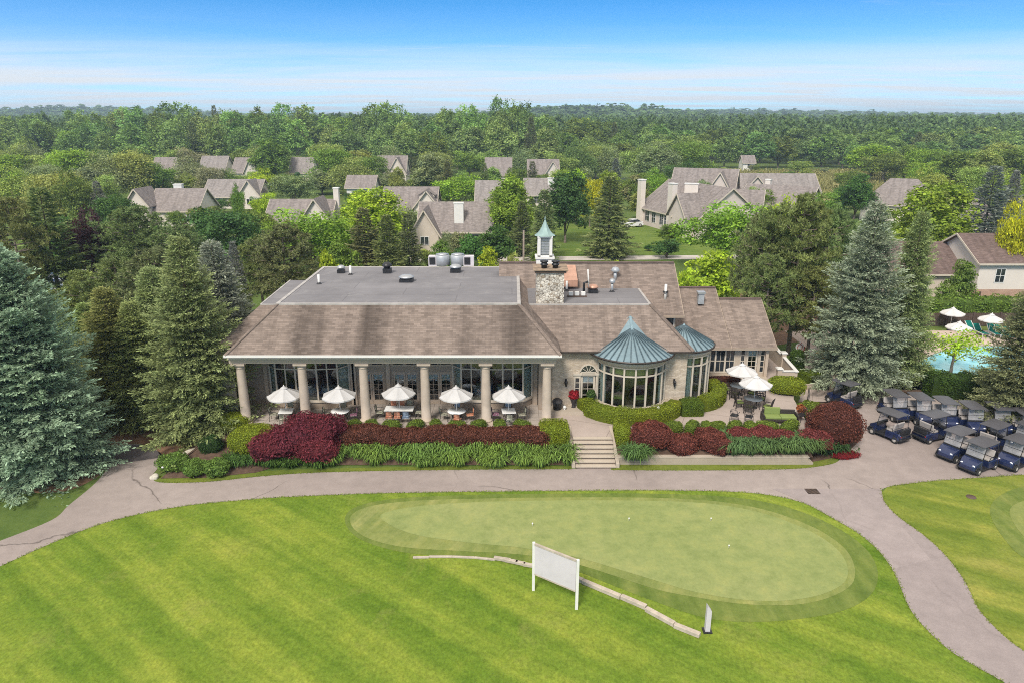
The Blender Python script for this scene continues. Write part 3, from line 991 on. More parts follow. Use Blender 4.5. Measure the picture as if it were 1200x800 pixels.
def bay_window(cx):
    """canted bay: pts along the plan from left jamb to right jamb"""
    pts = [(cx - 2.72, 46.02), (cx - 2.1, 45.35), (cx - .72, 45.2), (cx + .72, 45.2), (cx + 2.1, 45.35), (cx + 2.72, 46.02)]
    zs, zt, zh = 1.62, 3.92, ZP
    sill = MB()
    poly = [(x, y) for x, y in pts]
    sill.prism(poly, ZT, zs - .1)
    w = cpart(sill, 'bay_window', M['taupe'])
    MB().prism([(cx - 2.8, 46.03), (cx - 2.15, 45.27), (cx - .74, 45.11), (cx + .74, 45.11), (cx + 2.15, 45.27), (cx + 2.8, 46.03)], zs - .098, zs).build('sill', M['trim'], w)
    fr = MB()
    for i, p in enumerate(pts):
        fr.bar((p[0], p[1], zs), (p[0], p[1], zh), .11)
    for i in range(5):
        a, c = Vector((*pts[i], 0)), Vector((*pts[i + 1], 0))
        for z, h in ((zs + .04, .08), (zt, .08), (zh - .06, .1)):
            fr.bar(a + Vector((0, 0, z)), c + Vector((0, 0, z)), .09, h)
        if i in (1, 3):
            m = (a + c) / 2
            fr.bar(m + Vector((0, 0, zs)), m + Vector((0, 0, zh)), .08)
    fr.build('frame', M['trim'], w)
    for i in range(5):
        a, c = pts[i], pts[i + 1]
        glass_pane(w, [(*a, zs), (*c, zs), (*c, zh), (*a, zh)])
    for i in (0, 4):
        a, c = Vector((*pts[i], 0)), Vector((*pts[i + 1], 0))
        cb = MB(); n = 14
        for k in range(n):
            p = a.lerp(c, k / n) + Vector((0, .14 + .05 * (k % 2), 0)); q = a.lerp(c, (k + 1) / n) + Vector((0, .14 + .05 * ((k + 1) % 2), 0))
            cb.add([p + Vector((0, 0, zs)), q + Vector((0, 0, zs)), q + Vector((0, 0, zh)), p + Vector((0, 0, zh))], [(0, 1, 2, 3)])
        cb.build('curtain', M['curtain'], w)
    vb = MB()
    for i in range(1, 4):
        a, c = Vector((*pts[i], 0)), Vector((*pts[i + 1], 0)); n = 10
        for j in range(2):
            for k in range(n // 2):
                t0, t1 = (j * n / 2 + k) / n, (j * n / 2 + k + 1) / n
                d0, d1 = [.55 + .28 * math.sin(math.pi * ((tt * 2) % 1.0001 if tt < 1 else 1)) for tt in (t0, t1 - 1e-4)]
                p, q = a.lerp(c, t0) + Vector((0, .16, 0)), a.lerp(c, t1) + Vector((0, .16, 0))
                vb.add([p + Vector((0, 0, zh - d0)), q + Vector((0, 0, zh - d1)), q + Vector((0, 0, zh)), p + Vector((0, 0, zh))], [(0, 1, 2, 3)])
    vb.build('valance', M['valance'], w)
    return w


bay_window(-13.95)
bay_window(-1.35)


def arch_pts(cx, y, z, r, n=14, rz=None):
    rz = rz or r
    return [(cx + r * math.cos(math.pi * k / n), y, z + rz * math.sin(math.pi * k / n)) for k in range(n + 1)]


def fan_window(cx, y, z, r, rz, name='fan_window'):
    pts = arch_pts(cx, y - .03, z, r, 16, rz)
    b = MB()
    out = arch_pts(cx, y - .05, z, r + .1, 16, rz + .1)
    for i in range(16):
        b.bar(Vector(pts[i]), Vector(pts[i + 1]), .1, .1)
    b.bar(pts[0], pts[-1], .08, .1)
    for a in (45, 90, 135):
        p = Vector((cx + r * math.cos(R(a)), y - .03, z + rz * math.sin(R(a))))
        b.bar((cx, y - .03, z), p, .04)
    w = cpart(b, name, M['taupe_light'])
    MB().add([(p[0], y - .012, p[2]) for p in pts][::-1], [tuple(range(17))]).build('pane', M['glass_dark'], w)
    return w


def french_door(cx, y, zb, w, h, matf, two=True, rows=5, cols=2, handle=True):
    """glazed door leaves in an opening"""
    leaves = [(cx - w / 2, cx), (cx, cx + w / 2)] if two else [(cx - w / 2, cx + w / 2)]
    outs = []
    for a, c in leaves:
        b = MB()
        b.box(a + .01, a + .13, y, y + .06, zb, zb + h).box(c - .13, c - .01, y, y + .06, zb, zb + h)
        b.box(a + .13, c - .13, y, y + .06, zb, zb + .3).box(a + .13, c - .13, y, y + .06, zb + h - .13, zb + h)
        d = cpart(b, 'door', matf)
        mb = MB()
        gx0, gx1, gz0, gz1 = a + .13, c - .13, zb + .3, zb + h - .13
        for k in range(1, cols):
            x = gx0 + (gx1 - gx0) * k / cols
            mb.box(x - .014, x + .014, y + .012, y + .04, gz0, gz1)
        for k in range(1, rows):
            z = gz0 + (gz1 - gz0) * k / rows
            mb.box(gx0, gx1, y + .008, y + .036, z - .014, z + .014)
        mb.build('muntin', matf, d)
        glass_pane(d, [(gx0, y + .045, gz0), (gx1, y + .045, gz0), (gx1, y + .045, gz1), (gx0, y + .045, gz1)])
        MB().add([(gx0, y + .1, gz1 - .5), ((gx0 + gx1) / 2, y + .1, gz1 - .42), (gx1, y + .1, gz1 - .55), (gx1, y + .1, gz1), (gx0, y + .1, gz1)], [(0, 1, 2, 3, 4)]).build('curtain', M['cloth'], d)
        hx = c - .07 if (a, c) == leaves[0] else a + .07
        MB().ball((hx, y - .04, zb + 1.0), .035).build('handle', M['steel'], d)
        outs.append(d)
    return outs


for cx in DCX:
    french_door(cx, 46.08, ZT + .02, 1.74, 2.3, M['taupe_light'])
    MB().box(cx - .9, cx - .87, 45.97, 46.25, ZT, 3.45).box(cx + .87, cx + .9, 45.97, 46.25, ZT, 3.45).box(cx - .9, cx + .9, 45.96, 46.25, 3.38, 3.45).build('door_frame', M['taupe_light'], club)
    fan_window(cx, 45.99, 3.95, .86, .86)
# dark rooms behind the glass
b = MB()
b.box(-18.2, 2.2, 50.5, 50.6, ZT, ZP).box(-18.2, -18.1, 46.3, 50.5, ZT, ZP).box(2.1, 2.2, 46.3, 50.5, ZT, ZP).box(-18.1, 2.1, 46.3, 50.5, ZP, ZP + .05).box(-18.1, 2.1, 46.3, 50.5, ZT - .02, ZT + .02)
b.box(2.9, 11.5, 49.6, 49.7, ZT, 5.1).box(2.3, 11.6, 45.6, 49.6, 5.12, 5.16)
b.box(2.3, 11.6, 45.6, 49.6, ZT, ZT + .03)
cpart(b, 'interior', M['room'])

# ---- entrance block: cream brick wall with a round window bay
WY = 45.2
b = MB()
dcx = 5.13 - .25
dcx = (G(687, 470, 1.3).x)
b.wall((2.42, WY), (11.8, WY), ZT, 5.25, .3, [(dcx - .95 - 2.42, dcx + .95 - 2.42, 1.3, 3.55), (5.85 - 2.42, 10.31 - 2.42, 1.2, 5.25)])
b.box(11.5, 11.8, WY + .3, 45.9, ZT, 5.25)
cpart(b, 'brick_wall', M['brick_cream'])
cpart(MB().box(11.5, 11.8, 49.4, 50.8, ZT, 5.25), 'brick_return', M['brick_cream'])
# door group
french_door(dcx, WY + .08, 1.3, .98, 2.2, M['trim'], two=False, rows=4, cols=2)
for s in (-1, 1):
    x = dcx + s * .73
    b = MB()
    b.box(x - .22, x - .13, WY - .02, WY + .1, 1.3, 3.5).box(x + .13, x + .22, WY - .02, WY + .1, 1.3, 3.5).box(x - .13, x + .13, WY - .02, WY + .1, 1.3, 1.75).box(x - .13, x + .13, WY - .02, WY + .1, 3.3, 3.5)
    for z in (2.15, 2.55, 2.95): b.box(x - .13, x + .13, WY + .01, WY + .06, z - .02, z + .02)
    sl = cpart(b, 'sidelight', M['trim'])
    MB().add([(x - .13, WY + .07, 1.75), (x + .13, WY + .07, 1.75), (x + .13, WY + .07, 3.3), (x - .13, WY + .07, 3.3)], [(0, 1, 2, 3)]).build('pane', M['glass_dark'], sl)
    MB().box(x - .3, x + .3, WY - .1, WY - .022, 3.52, 3.66).build('cornice', M['trim'], sl)
cpart(MB().box(dcx - .5, dcx + .5, WY - .04, WY + .12, 3.505, 3.6), 'door_head', M['trim'])
fw = MB()
pts = arch_pts(dcx, WY - .02, 3.7, .56, 16, .56)
for i in range(16): fw.bar(pts[i], pts[i + 1], .08, .1)
fw.bar(pts[0], pts[-1], .08, .1)
for a in (36, 72, 108, 144): fw.bar((dcx, WY - .02, 3.7), (dcx + .56 * math.cos(R(a)), WY - .02, 3.7 + .56 * math.sin(R(a))), .035)
w = cpart(fw, 'fan_window', M['trim'])
MB().add([(p[0], WY - .008, p[2]) for p in pts][::-1], [tuple(range(17))]).build('pane', M['glass_dark'], w)
# entrance landing
setp(MB().box(2.5, 5.95, 44.05, WY - .01, ZT + .002, 1.29).build('landing', M['step']), kind='structure')
# downpipe at the corner
cpart(MB().bar((2.62, 45.1, ZT + .1), (2.62, 45.1, 5.2), .1), 'downpipe', M['gutter'])

# roof of the entrance block
E2 = [(1.2, 44.75, 5.3), (12.05, 44.75, 5.3), (12.05, 50.4, 5.3), (1.2, 50.4, 5.3)]
DZ2 = 7.8
T2 = [(.2, 47.55, DZ2), (9.55, 47.55, DZ2), (9.55, 52.6, DZ2), (.2, 52.6, DZ2)]
b = MB()
b.add([E2[0], E2[1], T2[1], T2[0]], [(0, 1, 2, 3)])
b.add([E2[1], (12.05, 52.6, 5.3), T2[2], T2[1]], [(0, 1, 2, 3)])
r2 = cpart(b, 'entrance_roof', M['shingle'])
MB().bar(Vector(E2[1]) + Vector((0, 0, .03)), Vector(T2[1]) + Vector((0, 0, .03)), .26, .07).build('hip_ridge', M['shingle'], r2)
cpart(MB().sheet([(.6, 47.6), (9.5, 47.6), (9.5, 52.6), (.6, 52.6)], DZ2 + .01), 'entrance_flat_roof', M['membrane'])
cpart(MB().box(1.2, 9.62, 47.5, 47.66, DZ2 - .04, DZ2 + .04).box(9.46, 9.62, 47.663, 52.3, DZ2 - .04, DZ2 + .04), 'entrance_roof_edge', M['flashing'])
cpart(MB().box(3.15, 12.12, 44.66, 44.78, 5.18, 5.31).box(12.02, 12.14, 44.783, 50.3, 5.18, 5.31), 'dark_gutter', M['gutter'])
cpart(MB().box(2.5, 12.0, 44.79, 45.18, 5.2, 5.24), 'entrance_soffit', M['trim'])


# ---- round bays with standing seam roofs
def round_bay(cx, cy, r, re, zb, zsill, ztr, zhead, zeave, zapex, a0, a1, npan, name, ribs):
    w = cpart(MB().lathe([(r + .02, zb), (r + .02, zsill - .12)], (cx, cy, 0), 40, True, R(a0), R(a1)), name, M['brick_cream'])
    MB().lathe([(r - .1, zsill - .12), (r + .12, zsill - .118), (r + .12, zsill), (r - .1, zsill)], (cx, cy, 0), 40, True, R(a0), R(a1)).build('sill', M['trim'], w)
    MB().lathe([(r - .08, zhead), (r + .04, zhead + .001), (r + .04, zeave - .1), (r - .08, zeave - .1)], (cx, cy, 0), 40, True, R(a0), R(a1)).build('header', M['trim'], w)
    fr = MB()
    ang = [R(a0 + (a1 - a0) * k / npan) for k in range(npan + 1)]
    for a in ang:
        p = Vector((cx + r * math.cos(a), cy + r * math.sin(a), 0))
        fr.bar(p + Vector((0, 0, zsill)), p + Vector((0, 0, zhead)), .11, .11, up=(math.cos(a), math.sin(a), 0))
    for a, c in zip(ang, ang[1:]):
        p, q = [Vector((cx + r * math.cos(t), cy + r * math.sin(t), 0)) for t in (a, c)]
        for z, h in ((zsill + .04, .08), (ztr, .09), (zhead - .04, .08)):
            fr.bar(p + Vector((0, 0, z)), q + Vector((0, 0, z)), .08, h)
    fr.build('frame', M['trim'], w)
    for a, c in zip(ang, ang[1:]):
        p, q = [(cx + (r - .01) * math.cos(t), cy + (r - .01) * math.sin(t)) for t in (a, c)]
        glass_pane(w, [(*p, zsill), (*q, zsill), (*q, zhead), (*p, zhead)])
    # curtains drawn back in the outermost panes
    for k in (0, npan - 1):
        cb = MB(); n = 10
        for j in range(n):
            t0, t1 = [ang[k] + (ang[k + 1] - ang[k]) * jj / n for jj in (j, j + 1)]
            r0, r1 = [r - .2 - .05 * (jj % 2) for jj in (j, j + 1)]
            cb.add([(cx + r0 * math.cos(t0), cy + r0 * math.sin(t0), zsill), (cx + r1 * math.cos(t1), cy + r1 * math.sin(t1), zsill), (cx + r1 * math.cos(t1), cy + r1 * math.sin(t1), zhead), (cx + r0 * math.cos(t0), cy + r0 * math.sin(t0), zhead)], [(0, 1, 2, 3)])
        cb.build('curtain', M['curtain'], w)
    vb = MB().lathe([(r - .16, zhead - .55), (r - .16, zhead)], (cx, cy, 0), 40, True, R(a0 + 25), R(a1 - 25))
    vb.build('valance', M['valance'], w)
    roof = cpart(MB().lathe([(re, zeave), (.02, zapex)], (cx, cy, 0), ribs, False), 'bay_roof', M['metal_blue'])
    rb = MB()
    for k in range(ribs):
        a = 2 * math.pi * k / ribs
        u = Vector((math.cos(a), math.sin(a), 0))
        rb.bar(Vector((cx, cy, zeave + .03)) + u * (re - .01), Vector((cx, cy, zapex + .02)) + u * .12, .065, .07)
    rb.build('standing_seam', M['metal_seam'], roof)
    MB().lathe([(.0, .0), (.13, .0), (.09, .1), (.0, .22)], (cx, cy, zapex - .03), 12).build('finial', M['metal_blue'], roof)
    MB().lathe([(re - .04, -.1), (re + .06, -.1), (re + .08, .02), (re - .02, .02)], (cx, cy, zeave), 56).build('gutter', M['gutter'], roof)
    return w


rb1 = round_bay(8.08, 46.0, 2.42, 2.95, ZT, 1.72, 3.95, 4.55, 5.12, 6.5, -160, -20, 8, 'round_bay', 40)
b = MB()
for s_ in (-1, 1):
    b.slab([(8.08, 45.75, 6.44), (8.08, 46.85, 7.16), (8.08 + s_ * 2.96, 45.15, 5.20)], .05)
sd = cpart(b, 'bay_saddle_roof', M['metal_blue'])
MB().bar((8.08, 45.75, 6.46), (8.08, 46.8, 7.15), .16, .05).bar((8.08, 46.85, 7.17), (5.14, 45.15, 5.21), .09, .05).bar((8.08, 46.85, 7.17), (11.02, 45.15, 5.21), .09, .05).build('ridge_cap', M['metal_blue'], sd)
round_bay(12.0, 47.6, 1.9, 2.15, ZT, 1.45, 3.95, 4.6, 5.06, 6.28, -100, 62, 8, 'round_bay', 28)
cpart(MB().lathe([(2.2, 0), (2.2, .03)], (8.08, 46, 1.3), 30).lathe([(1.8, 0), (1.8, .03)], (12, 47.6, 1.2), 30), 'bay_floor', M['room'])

# ---- big rear gable
def gable_roof(name, x0, x1, ye, ze, yr, zr, mat, t=.22, back=True, wall=None):
    b = MB()
    yb = 2 * yr - ye
    b.slab([(x0, ye, ze), (x1, ye, ze), (x1, yr, zr), (x0, yr, zr)], t)
    if back: b.slab([(x1, yb, ze), (x0, yb, ze), (x0, yr + .003, zr), (x1, yr + .003, zr)], t)
    o = cpart(b, name, mat)
    MB().bar((x0, yr, zr + .03), (x1, yr, zr + .03), .3, .07).build('ridge_cap', M['shingle_dark'], o)
    e = MB()
    for x in (x1 + .03,):
        e.bar((x, ye, ze - .12), (x, yr, zr - .12), .05, .16).bar((x, yr + .05, zr - .12), (x, yb, ze - .12), .05, .16)
    e.bar((x0, ye - .04, ze - .12), (x1 + .06, ye - .04, ze - .12), .08, .16)
    e.build('fascia', M['taupe'], o)
    return o


gable_roof('rear_gable_roof', -1.0, 12.6, 50.3, 6.3, 54.6, 9.35, M['shingle'])
b = MB()
b.add([(12.2, 51, ZT), (12.2, 58.2, ZT), (12.2, 58.2, 6.4), (12.2, 54.6, 9.0), (12.2, 51, 6.45)], [(0, 1, 2, 3, 4)])
b.box(9.7, 12.197, 50.95, 51.1, ZT, 6.35)
b.box(-.9, 12.1, 58.1, 58.2, ZT, 6.4)
cpart(b, 'gable_wall', M['stucco'])
wv = MB().box(11.0, 11.08, 50.88, 50.95, 5.0, 6.1).box(12.02, 12.1, 50.88, 50.95, 5.0, 6.1).box(11.08, 12.02, 50.88, 50.95, 5.0, 5.08).box(11.08, 12.02, 50.88, 50.95, 6.02, 6.1)
w = cpart(wv, 'small_window', M['white'])
MB().add([(11.08, 50.93, 5.08), (12.02, 50.93, 5.08), (12.02, 50.93, 6.02), (11.08, 50.93, 6.02)], [(0, 1, 2, 3)]).build('pane', M['glass_dark'], w)
# ---- right wing, two steps
s = .6
gable_roof('middle_gable_roof', 12.3, 16.4, 50.5, 3.75, 56.0, 3.75 + s * 5.5, M['shingle'])
gable_roof('wing_gable_roof', 16.47, 19.8, 50.5, 3.75, 54.9, 3.75 + s * 4.4, M['shingle'])
WR = 51.0
b = MB()
b.wall((12.2, WR), (19.4, WR), ZT, 3.8, .25, [(14.7 - 12.2, 16.9 - 12.2, 1.6, 3.5), (17.35 - 12.2, 17.6 - 12.2, 1.6, 3.4), (17.8 - 12.2, 18.65 - 12.2, 1.35, 3.45), (18.85 - 12.2, 19.1 - 12.2, 1.6, 3.4)])
b.add([(19.41, WR, ZT), (19.41, 58.8, ZT), (19.41, 58.8, 3.85), (19.41, 54.9, 6.1), (19.41, WR, 3.85)], [(0, 1, 2, 3, 4)])
b.add([(16.42, WR, 3.8), (16.42, 61, 3.8), (16.42, 56, 6.85)], [(0, 1, 2)])
b.box(12.3, 19.3, WR + 3.5, WR + 3.6, ZT, 3.8)
cpart(b, 'wing_wall', M['stucco'])
for x0, x1 in ((14.7, 15.43), (15.43, 16.17), (16.17, 16.9)):
    fr = MB().box(x0, x0 + .06, WR - .03, WR + .05, 1.6, 3.5).box(x1 - .06, x1, WR - .03, WR + .05, 1.6, 3.5).box(x0 + .06, x1 - .06, WR - .03, WR + .05, 1.6, 1.68).box(x0 + .06, x1 - .06, WR - .03, WR + .05, 3.42, 3.5)
    fr.box(x0 + .06, x1 - .06, WR, WR + .03, 2.5, 2.55).box((x0 + x1) / 2 - .015, (x0 + x1) / 2 + .015, WR + .004, WR + .034, 1.68, 3.42)
    w = cpart(fr, 'wing_window', M['trim'])
    glass_pane(w, [(x0, WR + .04, 1.6), (x1, WR + .04, 1.6), (x1, WR + .04, 3.5), (x0, WR + .04, 3.5)], M['glass_dark'])
for x0, x1 in ((17.35, 17.6), (18.85, 19.1)):
    fr = MB().box(x0 - .04, x0, WR - .03, WR + .05, 1.6, 3.4).box(x1, x1 + .04, WR - .03, WR + .05, 1.6, 3.4)
    for z in (1.6, 2.05, 2.5, 2.95, 3.36): fr.box(x0, x1, WR - .02, WR + .04, z, z + .04)
    w = cpart(fr, 'slit_window', M['trim'])
    glass_pane(w, [(x0, WR + .045, 1.6), (x1, WR + .045, 1.6), (x1, WR + .045, 3.4), (x0, WR + .045, 3.4)], M['glass_dark'])
french_door(18.22, WR + .05, 1.35, .84, 2.1, M['trim'], two=False, rows=4, cols=2)
cpart(MB().bar((19.25, WR - .12, ZT), (19.25, WR - .12, 3.7), .22), 'corner_post', M['taupe_light'])
setp(MB().box(13.4, 19.35, 49.7, WR - .01, ZT + .002, 1.33).build('landing', M['step']), kind='structure')
cpart(MB().box(12.3, 19.3, WR + .3, WR + 3.4, 1.2, 1.24), 'wing_floor', M['room'])

# ---- chimney with stone shaft, cap and pots; part of the house
ch = cpart(MB().box(1.68, 3.58, 47.75, 49.6, DZ2, 9.95), 'chimney', M['stone'])
MB().box(1.58, 3.72, 47.65, 49.7, 9.953, 10.1).box(1.5, 3.8, 47.57, 49.78, 10.1, 10.16).build('cap', M['brown_dark'], ch)
MB().box(1.45, 3.85, 47.52, 49.83, 10.162, 10.2).build('cap_top', M['cap_tan'], ch)
for x in (2.22, 3.0):
    MB().lathe([(.0, 0), (.2, 0), (.2, .2), (.26, .22), (.26, .3), (.2, .32), (.2, .42), (.28, .44), (.28, .52), (.0, .54)], (x, 48.3, 10.2), 14).build('chimney_pot', M['black'], ch)
# ---- cupola on the rear ridge
cx0, cy0 = 2.53, 54.6
cu = cpart(MB().box(cx0 - .66, cx0 + .66, cy0 - .66, cy0 + .66, 8.6, 9.75).box(cx0 - .74, cx0 + .74, cy0 - .74, cy0 + .74, 9.753, 9.9), 'cupola', M['white'])
b = MB()
for sx in (-1, 1):
    for sy in (-1, 1):
        b.cbox((cx0 + sx * .45, cy0 + sy * .45, 10.62), (.22, .22, 1.43))
b.box(cx0 - .58, cx0 + .58, cy0 - .58, cy0 + .58, 11.34, 11.48).box(cx0 - .56, cx0 + .56, cy0 - .56, cy0 + .56, 9.9, 10.0)
b.build('lantern_frame', M['white'], cu)
lv = MB()
for k in range(10):
    z = 10.05 + .125 * k
    lv.box(cx0 - .40, cx0 + .40, cy0 - .41 + .03, cy0 - .41 + .06, z, z + .1).box(cx0 - .40, cx0 + .40, cy0 + .36, cy0 + .39, z, z + .1)
    lv.box(cx0 - .42, cx0 - .39, cy0 - .36, cy0 + .36, z, z + .1).box(cx0 + .39, cx0 + .42, cy0 - .36, cy0 + .36, z, z + .1)
lv.build('louvre', M['steel'], cu)
prof = [(.80, 11.48), (.62, 11.60), (.44, 11.80), (.28, 12.08), (.16, 12.36), (.04, 12.66), (.001, 12.7)]
b = MB().lathe([(r * 1.05, z) for r, z in prof], (cx0, cy0, 0), 8, False, R(22.5), R(382.5))
b.build('spire', M['copper'], cu)
MB().tube([(cx0, cy0, 12.6), (cx0, cy0, 12.95)], .025, 6).ball((cx0, cy0, 12.76), .06).build('finial', M['copper'], cu)
# copper cricket behind the chimney
cpart(MB().slab([(3.45, 51.9, 8.55), (4.9, 51.9, 8.55), (4.9, 54.2, 9.25), (3.45, 54.2, 9.25)], .5), 'copper_cricket', M['copper_new'])


# ---- roof equipment (each its own thing)
def on_flat(px, py, z): return G(px, py, z)


def vent_pipe(px, py, z, label, h=.7, r=.09, hood=False, mat='white'):
    p = on_flat(px, py, z)
    t = thing('vent_pipe', label, 'vent', (p.x, p.y, z))
    MB().tube([(p.x, p.y, z - .3), (p.x, p.y, z + h)], r, 10).build('pipe', M[mat], t)
    MB().lathe([(r * 2.6, .0), (r * 1.5, .06), (r * 1.1, .14)], (p.x, p.y, z), 12).build('boot', M['black'], t)
    if hood:
        MB().lathe([(r * 2.2, h - .1), (r * 2.4, h + .02), (r * 1.6, h + .16), (.001, h + .2)], (p.x, p.y, z), 12).build('hood', M['steel'], t)
    return t


def roof_fan(px, py, z, label, r=.35, mat='steel', h=.5):
    p = on_flat(px, py, z)
    t = thing('roof_fan', label, 'vent', (p.x, p.y, z))
    MB().cbox((p.x, p.y, z + h * .22), (r * 1.9, r * 1.9, h * .44 + .1)).build('curb', M['black'], t)
    MB().lathe([(r * .7, h * .44), (r * .75, h * .7), (r * 1.15, h * .72), (r * 1.15, h * .85), (r * .7, h * 1.1), (.001, h * 1.18)], (p.x, p.y, z), 18).build('cowl', M[mat], t)
    return t


vent_pipe(374, 333, ZD, 'white vent pipe nearest the front edge of the large flat roof')
vent_pipe(411, 322, ZD, 'white vent pipe beside the small boxy vent on the large flat roof')
roof_fan(400, 320, ZD, 'small boxy roof vent with pale hood left of a white vent pipe', .28, 'steel', .55)
roof_fan(454, 320, ZD, 'black roof vent standing alone midway along the large flat roof', .33, 'black', .75)
roof_fan(476.5, 330, ZD, 'round roof fan on a dark green base with pale dome', .5, 'steel', .45)
roof_fan(534, 319, ZD, 'low silver roof vent in front of the cooling units', .42, 'steel', .55)
for i, (px, r, lab) in enumerate(((518, .75, 'round grey cooling unit, the one farther from the chimney'), (536, .75, 'round grey cooling unit, the one nearer the chimney'))):
    p = on_flat(px, 313.5, ZD)
    t = thing('cooling_unit', lab, 'air conditioner', (p.x, p.y + .6, ZD), group='cooling units at the back of the flat roof')
    MB().lathe([(.55, .1), (.6, .12), (.6, .85), (.5, .95), (.001, .97)], (p.x, p.y + .6, ZD), 22).build('casing', M['hvac'], t)
    MB().lathe([(.5, .972), (.52, 1.0), (.1, 1.05), (.001, 1.05)], (p.x, p.y + .6, ZD), 22).build('fan_guard', M['steel'], t)
for px, lab in ((508, 'boxy dark-sided cooling unit at the outer end of the row'), (549, 'boxy pale cooling unit with black grille beside round unit')):
    p = on_flat(px, 313.5, ZD)
    t = thing('cooling_unit', lab, 'air conditioner', (p.x, p.y + .6, ZD), group='cooling units at the back of the flat roof')
    MB().cbox((p.x, p.y + .6, ZD + .45), (.85, .7, .8)).build('casing', M['white_old'], t)
    MB().cbox((p.x - .1, p.y + .24, ZD + .47), (.5, .02, .6)).build('grille', M['black'], t)
vent_pipe(664, 341, DZ2, 'slim white vent pipe beside the stone chimney on the small flat roof', .75, .08)
vent_pipe(717, 342, DZ2, 'hooded steel vent pipe on the small flat roof', .8, .1, True, 'steel')
roof_fan(694.5, 343, DZ2, 'black square vent with copper-coloured lid on the small flat roof', .36, 'copper_new', .55)
p = on_flat(684, 346, DZ2)
t = thing('roof_pipe', 'black bent pipe standing behind a low row of white boxes', 'pipe', (p.x, p.y, DZ2))
MB().tube([(p.x, p.y, DZ2), (p.x, p.y, DZ2 + .9), (p.x + .3, p.y, DZ2 + 1.0)], .09, 8).build('pipe', M['black'], t)
MB().tube([(p.x + .35, p.y, DZ2 + .6), (p.x + .25, p.y, DZ2 + 1.9)], .05, 8).build('mast', M['white'], t)
p = on_flat(676, 348, DZ2)
t = thing('gas_manifold', 'low row of three white boxes on a dark rail on the small flat roof', 'roof unit', (p.x, p.y, DZ2))
MB().cbox((p.x, p.y, DZ2 + .07), (1.4, .3, .1)).build('rail', M['brown_dark'], t)
for k in (-.45, 0, .45):
    MB().cbox((p.x + k, p.y, DZ2 + .25), (.3, .28, .26)).build('box', M['white'], t, .02)
p = D(721, 321, 53.2)
t = thing('roof_vent', 'pale hooded vent with grey stain below on the rear gable slope', 'vent', tuple(p))
MB().tube([p - Vector((0, 0, .8)), p + Vector((0, 0, .3))], .14, 10).build('pipe', M['steel'], t)
MB().lathe([(.3, .2), (.34, .3), (.2, .5), (.001, .55)], tuple(p), 14).build('hood', M['hvac'], t)
p = D(780, 341, 51.6)
t = thing('vent_pipe', 'white vent pipe on the rear gable slope near its outer edge', 'vent', tuple(p))
MB().tube([p - Vector((0, 0, .8)), p + Vector((0, 0, .5))], .1, 10).build('pipe', M['white'], t)
MB().lathe([(.22, -.12), (.16, 0)], tuple(p), 12).build('boot', M['black'], t)
p = D(821, 350, 54.3)
t = thing('roof_vent', 'silver square vent on the middle gable slope', 'vent', tuple(p))
MB().cbox(p, (.45, .45, .8)).build('pipe', M['hvac'], t)
MB().cbox(p + Vector((0, 0, .5)), (.6, .6, .14)).build('hood', M['steel'], t)

# ---- wall lanterns
def lantern(x, y, z, label, nx=0, ny=-1):
    t = thing('wall_lantern', label, 'lamp', (x, y, z), group='black wall lanterns on the brick wall')
    MB().cbox((x, y - .02, z + .1), (.12, .04, .3)).build('back_plate', M['black'], t)
    MB().tube([(x, y - .04, z + .2), (x, y - .16, z + .3), (x, y - .2, z + .2)], .018, 6).build('bracket', M['black'], t)
    b = MB().lathe([(.05, -.25), (.11, .05), (.13, .08), (.05, .18), (.001, .22)], (x, y - .2, z), 6, False)
    b.build('lamp_shade', M['black'], t)
    MB().lathe([(.045, -.2), (.085, .03)], (x, y - .2, z), 6, False).build('pane', M['lamp_glass'], t)


lantern(dcx - 1.5, WY, 3.0, 'black wall lantern beside the brick entrance door, porch side')
lantern(dcx + 1.45, WY, 3.0, 'black wall lantern between the brick entrance door and the round bay')
lantern(11.0, WY, 3.0, 'black wall lantern between the two round bays')
# ------------------------------------------------------------------ shrubs, hedges, ground cover
def link_mesh(name, me, loc=(0, 0, 0), rz=0, sc=(1, 1, 1), parent=None, color=None):
    o = bpy.data.objects.new(name, me)
    COL.objects.link(o)
    o.location = loc
    o.rotation_euler = (0, 0, rz)
    o.scale = sc
    if parent is not None: o.parent = parent
    if color: o.color = (*color, 1)
    return o


def sup_r(d, p):
    return (np.abs(d) ** p).sum(-1) ** (-1.0 / p)


